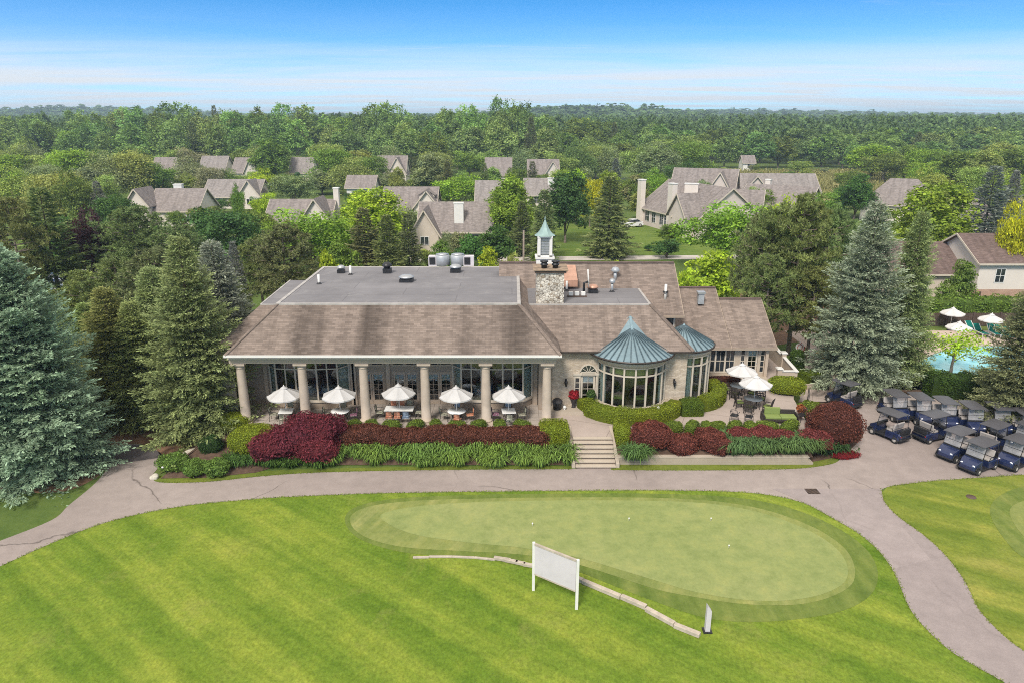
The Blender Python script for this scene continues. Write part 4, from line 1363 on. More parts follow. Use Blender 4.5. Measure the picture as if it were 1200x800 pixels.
def shrub_quads(rg, w, d, h, p=2.2, n=2500, leaf=.09, lump=.12, spread=.7, lift=0.0, flat=.0, aspect=.6):
    """leaves over a rounded body w x d x h standing on z=0, plus a darker solid core that closes the gaps"""
    dirs = unit(rg.normal(0, 1, (n, 3)))
    dirs[:, 2] = np.where(dirs[:, 2] < -.55, -dirs[:, 2], dirs[:, 2])
    ph = rg.uniform(0, 6.28, 9)
    def lum(q):
        return 1 + lump * (np.sin(q[:, 0] * 4.1 + ph[0]) * np.sin(q[:, 1] * 3.7 + ph[1]) + .6 * np.sin(q[:, 0] * 8 + q[:, 2] * 7 + ph[2]) + .5 * np.sin(q[:, 1] * 9 - q[:, 2] * 6 + ph[3])) * .7
    r = sup_r(dirs, p) * lum(dirs)
    jit = 1 - np.abs(rg.normal(0, .045, n)) + rg.normal(0, .02, n)
    half = np.array([w / 2, d / 2, h / 2])
    P = dirs * (r * jit)[:, None] * half + np.array([0, 0, h / 2 + lift])
    N = unit(dirs / half * np.mean(half) + np.array([0, 0, flat]))
    q = leaf_quads(rg, P, N, leaf, aspect, spread)
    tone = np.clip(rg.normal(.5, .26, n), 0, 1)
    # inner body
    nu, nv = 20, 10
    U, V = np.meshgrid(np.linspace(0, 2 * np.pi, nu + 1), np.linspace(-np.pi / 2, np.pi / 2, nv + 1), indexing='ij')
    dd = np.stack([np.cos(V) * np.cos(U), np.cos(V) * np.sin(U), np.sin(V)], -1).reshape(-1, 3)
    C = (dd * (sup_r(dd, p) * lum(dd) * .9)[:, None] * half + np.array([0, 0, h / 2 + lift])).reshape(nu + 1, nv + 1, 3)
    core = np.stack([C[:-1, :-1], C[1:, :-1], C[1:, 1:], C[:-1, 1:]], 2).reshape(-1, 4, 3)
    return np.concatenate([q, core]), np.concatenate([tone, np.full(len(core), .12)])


def shrub(name, label, cat, loc, size, color, rz=0, seed=0, group=None, **kw):
    rg = np.random.default_rng(seed)
    q, t = shrub_quads(rg, *size, **kw)
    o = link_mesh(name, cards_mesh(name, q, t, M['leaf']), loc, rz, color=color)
    return setp(o, label, cat, group)


def hedge_path(name, label, pts, w, h, color, seed, n=4000, leaf=.075, group=None):
    """clipped hedge along a plan line"""
    rg = np.random.default_rng(seed)
    P = np.array([tuple(p) for p in pts])
    seg = np.linalg.norm(np.diff(P, axis=0), axis=1)
    cum = np.concatenate([[0], np.cumsum(seg)])
    L = cum[-1]
    def at(s):
        i = np.clip(np.searchsorted(cum, s) - 1, 0, len(seg) - 1)
        f = ((s - cum[i]) / seg[i])[:, None]
        p = P[i] * (1 - f) + P[i + 1] * f
        t = unit(P[i + 1] - P[i])
        return p, t
    s = rg.uniform(0, L, n)
    a = rg.uniform(-.15, math.pi + .15, n)
    c, sn = np.cos(a), np.sin(a)
    k = (np.abs(c) ** 5 + np.abs(sn) ** 5) ** (-.2)
    off, z = c * k * w / 2, h * (.45 + .55 * np.clip(sn * k, -1, 1))
    low = rg.uniform(0, 1, n) < .35
    z = np.where(low, rg.uniform(0, h, n), z); off = np.where(low, np.sign(off) * w / 2 * .98, off)
    endr = np.minimum(1, np.sqrt(np.clip(1 - (np.abs(s - L / 2) / (L / 2 + 1e-6)) ** 14, 0, 1)) + .0)
    p, t = at(s)
    nrm2 = np.stack([t[:, 1], -t[:, 0], np.zeros(n)], -1)
    wob = 1 + .05 * np.sin(s * 2.3) + .04 * np.sin(s * 5.1 + z * 4)
    pos = p + nrm2 * (off * endr * wob)[:, None]
    pos[:, 2] += z * (.82 + .18 * endr) * wob
    N = nrm2 * (c * k)[:, None] * np.where(low, 1.0, 1.0)[:, None] + np.array([0, 0, 1.0]) * np.where(low, .1, np.clip(sn * k, 0, 1))[:, None]
    pos += rg.normal(0, .018, (n, 3))
    q = leaf_quads(rg, pos, unit(N), leaf, .6, .65)
    # ends
    ne = n // 14
    qe = []
    for ss, sg in ((0.0, -1), (L, 1)):
        pp, tt = at(np.full(ne, min(max(ss, 1e-4), L - 1e-4)))
        nn = np.stack([tt[:, 1], -tt[:, 0], np.zeros(ne)], -1)
        e = pp + nn * rg.uniform(-w * .42, w * .42, (ne, 1)); e[:, 2] += rg.uniform(0, h * .93, ne); e += tt * sg * .02
        qe.append(leaf_quads(rg, e, tt * sg, leaf, .6, .65))
    # solid inside
    m = max(2, int(L / .4))
    ss = np.linspace(1e-4, L - 1e-4, m)
    pp, tt = at(ss)
    nn = np.stack([tt[:, 1], -tt[:, 0], np.zeros(m)], -1)
    prof = [(-.46, 0), (-.46, .85), (-.38, .93), (.38, .93), (.46, .85), (.46, 0)]
    ring = np.stack([pp + nn * (o_ * w) + np.array([0, 0, z_ * h]) for o_, z_ in prof], 1)
    core = np.stack([ring[:-1, :-1], ring[1:, :-1], ring[1:, 1:], ring[:-1, 1:]], 2).reshape(-1, 4, 3)
    caps = np.stack([ring[[0, -1], 0], ring[[0, -1], 1], ring[[0, -1], 4], ring[[0, -1], 5]], 1)
    Q = np.concatenate([q] + qe + [core, caps])
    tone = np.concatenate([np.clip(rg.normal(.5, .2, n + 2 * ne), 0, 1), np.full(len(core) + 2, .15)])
    org = P.mean(0); org[2] = P[:, 2].min()
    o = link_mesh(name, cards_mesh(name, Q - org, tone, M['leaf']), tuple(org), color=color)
    return setp(o, label, 'hedge', group)


def blades(name, base_pts, normals_z, h, w, rg, color, per=1, lean=.5):
    """arching strap leaves rooted at the points"""
    B = np.asarray(base_pts, dtype=float)
    n = len(B)
    a = rg.uniform(0, 6.283, n)
    dirn = np.stack([np.cos(a), np.sin(a), np.zeros(n)], -1)
    hh = h * rg.uniform(.6, 1.2, n)
    ln = lean * hh * rg.uniform(.5, 1.3, n)
    side = np.stack([-np.sin(a), np.cos(a), np.zeros(n)], -1) * w
    p1 = B + dirn * (ln * .35)[:, None] + np.array([0, 0, 1]) * (hh * .75)[:, None]
    p2 = B + dirn * (ln * 1.0)[:, None] + np.array([0, 0, 1]) * (hh * .95)[:, None]
    p3 = B + dirn * (ln * 1.75)[:, None] + np.array([0, 0, 1]) * (hh * .62)[:, None]
    q = np.concatenate([np.stack([B - side * .5, B + side * .5, p1 + side, p1 - side], 1), np.stack([p1 - side, p1 + side, p2 + side * .9, p2 - side * .9], 1), np.stack([p2 - side * .9, p2 + side * .9, p3 + side * .1, p3 - side * .1], 1)])
    t = np.clip(rg.normal(.5, .22, n), 0, 1)
    org = B.mean(0)
    return link_mesh(name, cards_mesh(name, q - org, np.concatenate([t, t, t]), M['leaf']), tuple(org), color=color)


BOX = (.185, .240, .024)
BARB = (.125, .050, .036)
BARB2 = (.165, .045, .045)
DAY = (.13, .22, .05)


def zbank(y):
    return .05 + (y - (YB + .45)) / (YF - YB - .45) * (ZT - .17)


# barberry along the porch
xs = np.linspace(-10.3, 1.35, 9)
ordn = ['first', 'second', 'third', 'fourth', 'fifth', 'sixth', 'seventh', 'eighth', 'ninth', 'tenth', 'eleventh']
for i, x in enumerate(xs):
    y = 40.75 + .12 * math.sin(i * 2.1)
    shrub('barberry_shrub', f'dark red-brown barberry in the porch hedge, {ordn[i]} from the maroon weeping maple' if i < 8 else 'dark red-brown barberry at the steps end of the porch hedge', 'shrub', (x, y, zbank(y) - .12), (2.1 + .1 * math.sin(i), 1.6, 1.12 + .1 * math.sin(i * 1.7)), BARB, .1 * math.sin(i * 3), 20 + i, 'barberry hedge in front of the porch', p=3.4, n=4200, leaf=.10, lump=.16, spread=1.0)
# barberry right of the steps
for i, (px, py, w, h, lab) in enumerate([(762, 521, 2.9, 1.75, 'large dusky red barberry next to the clipped box right of the steps'), (799, 524, 2.2, 1.15, 'low red-brown barberry, second after the clipped box right of the steps'),
                                         (835, 523, 2.7, 1.35, 'full red-brown barberry, third after the clipped box right of the steps'), (866, 518, 1.7, 1.1, 'red barberry behind the near end of the strap-leaved bed'),
                                         (893, 518, 1.9, 1.15, 'red barberry mid-way behind the strap-leaved bed'), (917, 519, 1.7, 1.0, 'red barberry behind the far end of the strap-leaved bed'), (953, 521, 2.3, 1.2, 'red barberry touching the big round barberry')]):
    p = G(px, py, .62)
    shrub('barberry_shrub', lab, 'shrub', (p.x, p.y, zbank(p.y) - .1), (w, 1.8 if i != 0 else 2.2, h), BARB2 if i > 2 else (.150, .050, .040), i, 40 + i, 'barberry shrubs in front of the terrace', p=2.2, n=int(1600 * w * h / 1.6 + 800), leaf=.1, lump=.14, spread=.9)
p = G(978, 520, .2)
shrub('barberry_shrub', 'biggest barberry, a tall round dark red ball at the bend of the drive', 'shrub', (p.x, p.y + .4, 0), (3.5, 3.1, 2.75), (.125, .045, .034), 0, 60, p=2.2, n=6500, leaf=.1, lump=.08, spread=.9)
p = G(991, 533, .1)
shrub('red_groundcover', 'low bright red creeping shrub at the foot of the big round barberry', 'shrub', (p.x, p.y, 0), (1.9, 1.0, .3), (.20, .02, .025), .2, 61, n=900, leaf=.08)
# weeping maple: two overlapping mounds, one plant
rg = np.random.default_rng(77)
qa, ta = shrub_quads(rg, 3.6, 3.2, 1.65, n=5200, leaf=.16, lump=.22, spread=1.0, aspect=.35)
qb, tb_ = shrub_quads(rg, 3.9, 3.2, 2.3, n=6200, leaf=.16, lump=.2, spread=1.0, aspect=.35)
qc, tc = shrub_quads(rg, 2.4, 2.2, 1.5, n=2400, leaf=.16, lump=.22, spread=1.0, aspect=.35)
qa = qa + np.array([-1.25, -.35, -.1]); qb = qb + np.array([.75, .15, 0]); qc = qc + np.array([1.3, -1.0, -.1])
p = G(352, 533, .3)
mp = thing('weeping_maple', 'maroon weeping maple mounded over the bank in front of the porch', 'tree', (p.x, p.y + .5, .35))
link_mesh('crown', cards_mesh('crown', np.concatenate([qa, qb, qc]), np.concatenate([ta, tb_, tc]), M['leaf']), parent=mp, color=(.150, .032, .048))
MB().tube([(p.x, p.y + .5, .2), (p.x + .1, p.y + .5, .8), (p.x + .3, p.y + .6, 1.5)], [.14, .1, .06], 8).build('trunk', M['bark'], mp)
# low box row between barberry and porch
for i, px in enumerate([396, 414, 436, 459, 487, 511, 536, 560, 586, 612]):
    p = G(px, 503, .95)
    shrub('boxwood_shrub', f'low clipped boxwood between porch floor and barberry, {ordn[i]} from the weeping maple', 'shrub', (p.x, 42.0, .72), (1.25, .8, .86), (.12, .18, .028), i, 80 + i, 'clipped boxwoods along the porch edge', p=3.2, n=1100, leaf=.075, lump=.06)
for i, (px, w) in enumerate([(789, 1.2), (811, 1.35), (828, .7), (842, .95), (861, 1.35), (879, .8), (899, 1.5), (925, 1.9)]):
    p = G(px, 504, .95)
    shrub('boxwood_shrub', f'low clipped boxwood between terrace and barberry, {ordn[i]} from the round bay', 'shrub', (p.x, 41.95, .72), (w, .8, .80), (.13, .19, .028), i, 100 + i, 'clipped boxwoods along the terrace edge', p=3.2, n=1200, leaf=.075, lump=.06)
# clipped blocks at the steps
x0, x1 = G(633, 510, 1.2).x, XS0 - .25
shrub('clipped_box_hedge', 'square clipped bright green hedge on the porch side of the steps', 'hedge', ((x0 + x1) / 2, 41.15, .42), (x1 - x0 + .1, 2.2, 1.32), BOX, 0, 121, p=7, n=7000, leaf=.07, lump=.03)
x0, x1 = XS1 + .28, G(739, 510, 1.2).x
shrub('clipped_box_hedge', 'square clipped bright green hedge on the terrace side of the steps', 'hedge', ((x0 + x1) / 2, 41.1, .42), (x1 - x0 + .1, 2.3, 1.25), BOX, 0, 122, p=7, n=6500, leaf=.07, lump=.03)
# hedges round the bays
arc = [(8.08 + 3.35 * math.cos(R(a)), 46.0 + 3.25 * math.sin(R(a)), ZT) for a in range(-163, -19, 6)]
hedge_path('bay_hedge', 'long curved clipped hedge hugging the large round window bay', arc, 1.05, .95, BOX, 131, 9000)
hedge_path('bay_hedge', 'short straight clipped hedge between the two curved hedges', [(11.35, 44.35, ZT), (12.4, 44.35, ZT), (12.75, 44.4, ZT)], 1.15, .98, (.095, .15, .02), 132, 2800)
arc = [(12.0 + 2.75 * math.cos(R(a)), 47.6 + 2.75 * math.sin(R(a)), ZT) for a in range(-72, 26, 6)]
hedge_path('bay_hedge', 'curved clipped hedge hugging the small round bay beside the dining terrace', arc, 1.0, .95, BOX, 133, 5000)
# right of the terrace
p = G(924, 462, ZT)
shrub('clipped_shrub', 'broad rounded clipped shrub at the ramp end of the dining terrace', 'shrub', (p.x, p.y + .5, ZT - .05), (2.5, 1.9, 1.1), BOX, -.2, 141, p=4, n=5500, leaf=.075, lump=.05)
p = G(932, 437, .1)
shrub('upright_shrub', 'dark upright clipped shrub beside the white ring sign', 'shrub', (p.x, p.y, 0), (1.2, 1.2, 2.1), (.06, .11, .02), 0, 142, p=3, n=2500, leaf=.08, lump=.05)
a, c = G(938, 452, .1), G(970, 445, .1)
hedge_path('low_hedge', 'clipped yellow-green hedge on the low wall behind the ramp', [(a.x, a.y, .35), (c.x, c.y, .35)], 1.3, .85, (.12, .175, .02), 143, 3500)
lw = thing('low_wall', 'low grey brick wall under the yellow-green hedge behind the ramp', 'wall', (a.x, a.y - .7, 0))
MB().wall((a.x - .2, a.y - .85), (c.x + .6, c.y - .85), 0, .42, .18).build('wall_body', M['brick_cream'], lw)
MB().wall((a.x - .24, a.y - .89), (c.x + .64, c.y - .89), .422, .48, .26).build('coping', M['step'], lw)
p = G(947, 487, .3)
shrub('flowering_shrub', 'yellow-green leafy shrub beside the terracotta flower pot', 'shrub', (p.x, p.y, .2), (1.7, 1.3, 1.15), (.13, .18, .03), 0, 144, n=2600, leaf=.11, lump=.2, spread=1)
# left end shrubs
p = G(273, 509, .45)
shrub('clipped_shrub', 'yellow-green clipped mound beside the outermost porch column', 'shrub', (p.x, p.y + .4, .15), (2.35, 2.0, 1.65), (.20, .255, .026), 0, 151, p=2.5, n=5200, leaf=.075, lump=.04)
p = G(295, 532, .3)
shrub('clipped_shrub', 'larger yellow-green clipped mound between weeping maple and rock edging', 'shrub', (p.x, p.y + .7, .1), (3.1, 2.5, 1.75), (.20, .255, .026), .1, 152, p=2.5, n=7500, leaf=.075, lump=.04)
p = G(249, 531, .2)
shrub('dark_green_shrub', 'small dark green feathery shrub inside the rock edging', 'shrub', (p.x, p.y, .1), (1.5, 1.2, 1.3), (.04, .085, .025), 0, 153, n=2200, leaf=.12, lump=.15, spread=1.1, aspect=.3)
for i, (px, py, w, h, lab) in enumerate([(203, 551, 1.9, .8, 'leafy green perennial clump at the fork of the drive'), (228, 556, 1.5, .65, 'leafy green perennial clump second from the fork of the drive'), (252, 556, 1.5, .65, 'leafy green perennial clump third from the fork of the drive')]):
    p = G(px, py, .1)
    shrub('perennial_clump', lab, 'plant', (p.x, p.y + .3, 0), (w, 1.4, h + .2), DAY, i, 160 + i, 'perennial clumps at the fork of the drive', n=1900, leaf=.17, lump=.2, spread=1.1, aspect=.3)
# yellow and white blossoms there
for i, (px, py) in enumerate([(190.5, 547), (202, 545.5), (205, 545.5), (224, 544.5), (245.5, 550)]):
    p = G(px, py, .75)
    o = MB().ball((0, 0, 0), .075, 6, 4, sz=.7).build('flower', M['lime'] if i else M['white'])
    o.location = p
    setp(o, 'small pale yellow blossom above the green clumps at the fork of the drive', 'flower', 'blossoms on the perennial clumps')
# strap-leaved beds
rg = np.random.default_rng(5)
def bed_pts(n, px0, px1, ylo, yhi, zf):
    out = []
    xa, xb = G(px0, 535, .3).x, G(px1, 535, .3).x
    cl = [(rg.uniform(xa, xb), rg.uniform(ylo, yhi)) for _ in range(int((xb - xa) * 5))]
    for _ in range(n):
        c = cl[rg.integers(len(cl))]
        x, y = c[0] + rg.normal(0, .16), c[1] + rg.normal(0, .16)
        out.append((x, y, zf(y)))
    return out
setp(blades('daylily_bed', bed_pts(9500, 378, 668, YB + .34, 40.3, lambda y: max(.02, zbank(y) - .05)), 1, .62, .028, rg, DAY, lean=.65), 'dense strap-leaved green bed along the drive under the barberry hedge', 'ground cover', kind='stuff')
setp(blades('daylily_bed', bed_pts(3600, 262, 380, YB + .15, YB + 1.1, lambda y: .05), 1, .5, .028, rg, (.06, .12, .028), lean=.65), 'strap-leaved green bed under the weeping maple', 'ground cover', kind='stuff')
setp(blades('grass_bed', bed_pts(5200, 848, 962, YW + .5, YW + 1.7, lambda y: .5), 1, .78, .026, rg, (.085, .15, .055), lean=.7), 'strap-leaved blue-green bed above the low retaining wall', 'ground cover', kind='stuff')
p = G(745, 536, .5)
o = blades('grass_tuft', [(p.x + rg.normal(0, .28), p.y + rg.normal(0, .2), .45) for _ in range(420)], 1, .75, .026, rg, (.085, .16, .05), lean=.8)
setp(o, 'single tuft of strap leaves beside the clipped hedge on the retaining wall', 'plant')
o = blades('grass_tuft', [(20.0 + rg.normal(0, .5), G(975, 527, .2).y + rg.normal(0, .25), .1) for _ in range(380)], 1, .6, .03, rg, (.04, .085, .03), lean=.7)
setp(o, 'dark green tuft between the strap-leaved bed and the red creeping shrub', 'plant')
# longer grass fringe along the lawn edge by the drive
pts = []
for a, c in zip(le, le[1:]):
    L = (c - a).length
    if a.x < -40 or a.x > 30: continue
    for _ in range(int(L * 34)):
        q = a.lerp(c, rg.uniform(0, 1))
        pts.append((q.x + rg.normal(0, .05), q.y - abs(rg.normal(0, .07)) + .04, Z1))
setp(blades('grass_fringe', pts, 1, .06, .012, rg, (.16, .22, .03), lean=.7), 'uneven longer grass along the lawn edge beside the drive', 'grass', kind='stuff')

pts = []
for seg in (edge([(1033, 572), (1037, 588), (1053, 605), (1082, 626), (1108, 650), (1131, 681), (1147, 713), (1173, 741), (1200, 762)], Z2), edge([(1200, 555.5), (1134, 560), (1082, 564), (1040, 570)], Z2), edge([(187, 564.5), (240, 564), (300, 558), (360, 553.5), (450, 551), (560, 549.5), (670, 549)], Z2), edge([(716, 550), (800, 550.5), (880, 550), (940, 548), (975, 543)], Z2)):
    for a, c in zip(seg, seg[1:]):
        for _ in range(int((c - a).length * 34)):
            q = a.lerp(c, rg.uniform(0, 1))
            pts.append((q.x + rg.normal(0, .05), q.y + rg.normal(0, .05), Z1))
setp(blades('grass_fringe', pts, 1, .06, .012, rg, (.16, .21, .035), lean=.7), 'uneven longer grass along the verges and the side lawn edge', 'grass', kind='stuff')

# ------------------------------------------------------------------ rocks and edging
def rock(name, label, loc, size, seed, mat='rock', group=None, rz=0):
    rg = np.random.default_rng(seed)
    bm = bmesh.new()
    bmesh.ops.create_icosphere(bm, subdivisions=3, radius=.5)
    ph = rg.uniform(0, 6, 6)
    for v in bm.verts:
        c = v.co
        k = 1 + .14 * math.sin(c.x * 7 + ph[0]) * math.sin(c.y * 6 + ph[1]) + .1 * math.sin(c.z * 9 + c.x * 5 + ph[2]) + rg.uniform(-.03, .03)
        v.co = Vector((c.x * size[0], c.y * size[1], max(c.z, -.3) * size[2])) * k
    me = bpy.data.meshes.new(name); bm.to_mesh(me); bm.free()
    me.materials.append(M[mat])
    o = bpy.data.objects.new(name, me); COL.objects.link(o)
    o.location = loc; o.rotation_euler = (0, 0, rz)
    return setp(o, label, 'rock', group)

for i, (px, py, s, rz, lab) in enumerate([(213, 538, (.75, .6, .55), .3, 'blocky pale limestone at the drive end of the rock edging'), (225, 530, (1.4, .55, .5), .75, 'long pale limestone second in the rock edging'), (236, 524, (.7, .45, .45), .4, 'small pale limestone third in the rock edging'),
                                          (243, 518, (1.0, .5, .5), .9, 'mossy grey limestone fourth in the rock edging'), (252, 513, (1.1, .6, .55), .5, 'mossy grey limestone at the porch end of the rock edging')]):
    p = G(px, py, .15)
    rock('edging_rock', lab, (p.x, p.y, .15), s, 170 + i, 'rock', 'limestone rocks edging the left bed', rz)
p = G(181, 558.5, .1)
rock('boulder', 'small whitish boulder at the fork of the drive', (p.x, p.y, .1), (.5, .42, .38), 180)
# ------------------------------------------------------------------ terrace and porch furniture
def make_umbrella(name, mat, r, h, n=8, rise=.62):
    """parasol standing on its own foot, open canopy with a vent cap"""
    t = thing(name, 'x', 'umbrella')
    MB().lathe([(.001, 0), (.26, 0), (.26, .05), (.08, .1), (.03, .13), (.001, .13)], n=18).build('base', M['black'], t)
    MB().tube([(0, 0, .1), (0, 0, h + .02)], .022, 8).build('pole', M['white'], t)
    v, f = [], []
    for k in range(n):
        a = 2 * math.pi * k / n + .2
        v.append((r * math.cos(a), r * math.sin(a), h - rise))
    # panels sag between the ribs
    mids = []
    top = (0, 0, h - .05)
    b = MB()
    for k in range(n):
        p, q = Vector(v[k]), Vector(v[(k + 1) % n])
        rows = []
        for i in range(6):
            s_ = i / 5
            A, B = Vector(top).lerp(p, s_), Vector(top).lerp(q, s_)
            row = []
            for j in range(5):
                u = j / 4
                w = A.lerp(B, u)
                w.z -= .05 * math.sin(math.pi * u) * s_ * r
                row.append(w)
            rows.append(row)
        vv = [w for row in rows for w in row]
        ff = [(i * 5 + j, i * 5 + j + 1, (i + 1) * 5 + j + 1, (i + 1) * 5 + j) for i in range(5) for j in range(4)]
        b.add(vv, ff, False)
        # valance
        last = rows[-1]
        b.add(last + [w - Vector((0, 0, .09)) for w in last], [(j, j + 1, 5 + j + 1, 5 + j) for j in range(4)])
    b.build('canopy', mat, t)
    MB().lathe([(r * .22, h - rise * .2), (.02, h + .04)], n=n).build('vent_cap', mat, t)
    MB().ball((0, 0, h + .07), .04, 8, 6).build('finial', M['white'], t)
    rb = MB()
    for k in range(n):
        rb.bar(Vector(v[k]) + Vector((0, 0, -.03)), Vector((0, 0, h - .1)), .02)
    rb.build('rib', M['steel'], t)
    return t


def make_table(shape, mat, r=.55, h=.72):
    t = thing('patio_table', 'x', 'table')
    if shape == 'round':
        MB().lathe([(.001, h - .03), (r, h - .03), (r, h), (.001, h)], n=28).build('tabletop', mat, t)
    elif shape == 'square':
        MB().cbox((0, 0, h - .015), (r * 1.6, r * 1.6, .03)).build('tabletop', mat, t, .01)
    else:
        MB().cbox((0, 0, h - .015), (r * 3.4, r * 1.6, .03)).build('tabletop', mat, t, .01)
    e = (r * .62, r * .62) if shape != 'long' else (r * 1.5, r * .62)
    for sx in (-1, 1):
        for sy in (-1, 1):
            MB().tube([(sx * e[0] * .9, sy * e[1] * .9, h - .031), (sx * e[0] * .75, sy * e[1] * .75, .4), (sx * e[0], sy * e[1], 0)], .018, 6).build('leg', M['black'], t)
    return t


def make_iron_chair(seat, back):
    """black metal armchair, scroll back; faces -y"""
    t = thing('patio_chair', 'x', 'chair')
    MB().cbox((0, 0, .45), (.46, .46, .06)).build('seat', seat, t, .02)
    fr = MB()
    fr.tube([(-.23, .22, .45), (-.24, .28, .75), (-.2, .3, .92), (0, .31, .96), (.2, .3, .92), (.24, .28, .75), (.23, .22, .45)], .016, 6)
    for k in range(-2, 3):
        fr.tube([(k * .075, .23, .47), (k * .08 + .02, .27, .7), (k * .075, .3, .93)], .009, 5)
    fr.tube([(-.22, .26, .68), (.22, .26, .68)], .01, 5)
    fr.build('backrest', M['black'], t)
    if back: MB().cbox((0, .24, .7), (.38, .05, .38)).build('back_cushion', back, t, .02)
    for s in (-1, 1):
        MB().tube([(s * .24, .26, .68), (s * .27, 0, .69), (s * .27, -.2, .66), (s * .26, -.24, .58)], .016, 6).build('armrest', M['black'], t)
        MB().tube([(s * .23, -.21, .44), (s * .25, -.23, 0)], .015, 6).build('leg', M['black'], t)
        MB().tube([(s * .23, .21, .44), (s * .25, .27, 0)], .015, 6).build('leg', M['black'], t)
    return t


def make_wicker_chair():
    t = thing('wicker_chair', 'x', 'chair')
    MB().cbox((0, 0, .38), (.5, .5, .08)).build('seat', M['wicker'], t, .02)
    MB().cbox((0, -.02, .46), (.46, .44, .09)).build('cushion', M['lime'], t, .03)
    b = MB()
    for k in range(6):
        x = -.25 + .5 * k / 5
        b.bar((x, .22, .4), (x * 1.04, .36, .98), .05, .03)
    for z, y in ((.55, .26), (.7, .29), (.85, .325), (.98, .36)):
        b.bar((-.27, y, z), (.27, y, z), .03, .07)
    b.build('backrest', M['wicker'], t)
    for s in (-1, 1):
        MB().bar((s * .28, .24, .62), (s * .28, -.24, .62), .06, .04).bar((s * .28, -.24, .62), (s * .27, -.24, .36), .05).build('armrest', M['wicker'], t)
        MB().bar((s * .24, -.23, .4), (s * .25, -.25, 0), .05).build('leg', M['wicker'], t)
        MB().bar((s * .24, .23, .4), (s * .25, .28, 0), .05).build('leg', M['wicker'], t)
    return t


umb_p = make_umbrella('patio_umbrella', M['umbrella'], 1.13, 2.42)
chairs_p = {k: make_iron_chair(M['cush_' + k], M['cush_' + k]) for k in 'abcd'}
used = set()


def place(proto, loc, rz, label, group=None):
    if proto.name not in used:
        used.add(proto.name)
        proto.location = loc; proto.rotation_euler = (0, 0, rz); proto['label'] = label
        if group: proto['group'] = group
        return proto
    return copy_tree(proto, loc, rz, label, group)


tabs = {}
PT = [(332, 485, 'square', 'outermost porch umbrella, between the first and second columns', 'aaaa'),
      (398, 482, 'round', 'porch umbrella behind the weeping maple, between the second and third columns', 'aaad'),
      (468, 478, 'long', 'porch umbrella over the long white table, between the middle columns', 'bbc'),
      (535, 481.5, 'round', 'porch umbrella between the fourth and fifth columns', 'bcab'),
      (596, 482, 'square', 'porch umbrella nearest the brick entrance, beside the last column', 'acda')]
TD = ['outermost square porch table', 'round table behind weeping maple', 'long porch table', 'round table past the fourth column', 'square table nearest the entrance']
for i, (px, py, shp, lab, cs) in enumerate(PT):
    p = G(px, py, ZT + .72)
    y = max(p.y, 43.15)
    if shp not in tabs:
        tabs[shp] = make_table(shp, M['table_white'], .56 if shp != 'round' else .6)
    place(tabs[shp], (p.x, y, ZT + .006), .12 if shp == 'square' else 0, TD[i] + ' with white top on the porch', 'white-topped porch tables')
    u = place(umb_p, (p.x, y + .02, ZT + .006), .3 * i, 'open white ' + lab, 'white umbrellas along the porch')
    if shp == 'long':
        spots = [(-.55, -.78, 180, 'b', 'front, drive side, outer'), (0, -.8, 180, 'b', 'front, drive side, middle'), (.55, -.78, 180, 'c', 'front, drive side, inner'), (-.55, .78, 0, 'b', 'back, wall side, outer'), (0, .8, 0, 'b', 'back, wall side, middle'), (.55, .78, 0, 'a', 'back, wall side, inner'), (-1.3, 0, 90, 'a', 'outer end'), (1.3, 0, -90, 'a', 'end towards the entrance')]
        cn = {'a': 'green', 'b': 'peach', 'c': 'blue', 'd': 'purple'}
        for dx, dy, a, k, wh in spots:
            place(chairs_p[k], (p.x + dx, y + dy, ZT + .006), R(a), f'{cn[k]} floral cushioned metal chair at long porch table, {wh}', 'metal porch chairs')
    else:
        whs = ['drive side', 'wall side', 'outer side', 'entrance side']
        for k, (dx, dy, a) in enumerate([(0.1, -.82, 180), (-.05, .85, 0), (-.86, .1, 90), (.86, 0, -90)]):
            col = {'a': 'green', 'b': 'peach', 'c': 'blue', 'd': 'purple'}[cs[k]]
            place(chairs_p[cs[k]], (p.x + dx, y + dy, ZT + .006), R(a + (k * 7 - 9)), f'{col} floral cushioned metal chair, {whs[k]} of the {TD[i]}', 'metal porch chairs')

# dining terrace
umb_t = make_umbrella('patio_umbrella', M['umbrella'], 1.12, 2.36, 8, .58)
tab_t = make_table('round', M['slate'], .62)
wick = make_wicker_chair()
pa, pb = G(866, 451, ZT + .72), G(883, 466, ZT + .72)
place(umb_t, (pa.x + .1, pa.y, ZT), .1, 'open white umbrella on the dining terrace nearer the small round bay', 'white umbrellas on the dining terrace')
place(umb_t, (pb.x + .05, pb.y, ZT), .4, 'open white umbrella on the dining terrace nearer the drive', 'white umbrellas on the dining terrace')
place(tab_t, (pa.x, pa.y, ZT), 0, 'round slate-grey table under the terrace umbrella nearer the small bay', 'slate tables on the dining terrace')
place(tab_t, (pb.x, pb.y, ZT), 0, 'round slate-grey table under the terrace umbrella nearer the drive', 'slate tables on the dining terrace')
for (q, nm) in ((pa, 'far terrace table'), (pb, 'near terrace table')):
    for k, (dx, dy, a, w) in enumerate([(-.95, .0, 90, 'bay side'), (-.55, -.85, 140, 'drive side towards the bay'), (.75, -.75, -140, 'drive side towards the ramp'), (.75, .65, -40, 'wing side')]):
        place(wick, (q.x + dx, q.y + dy, ZT), R(a + 6 * k), f'dark wicker chair with lime cushion, {w} of {nm}', 'wicker chairs on the dining terrace')
iron = make_iron_chair(M['black'], None)
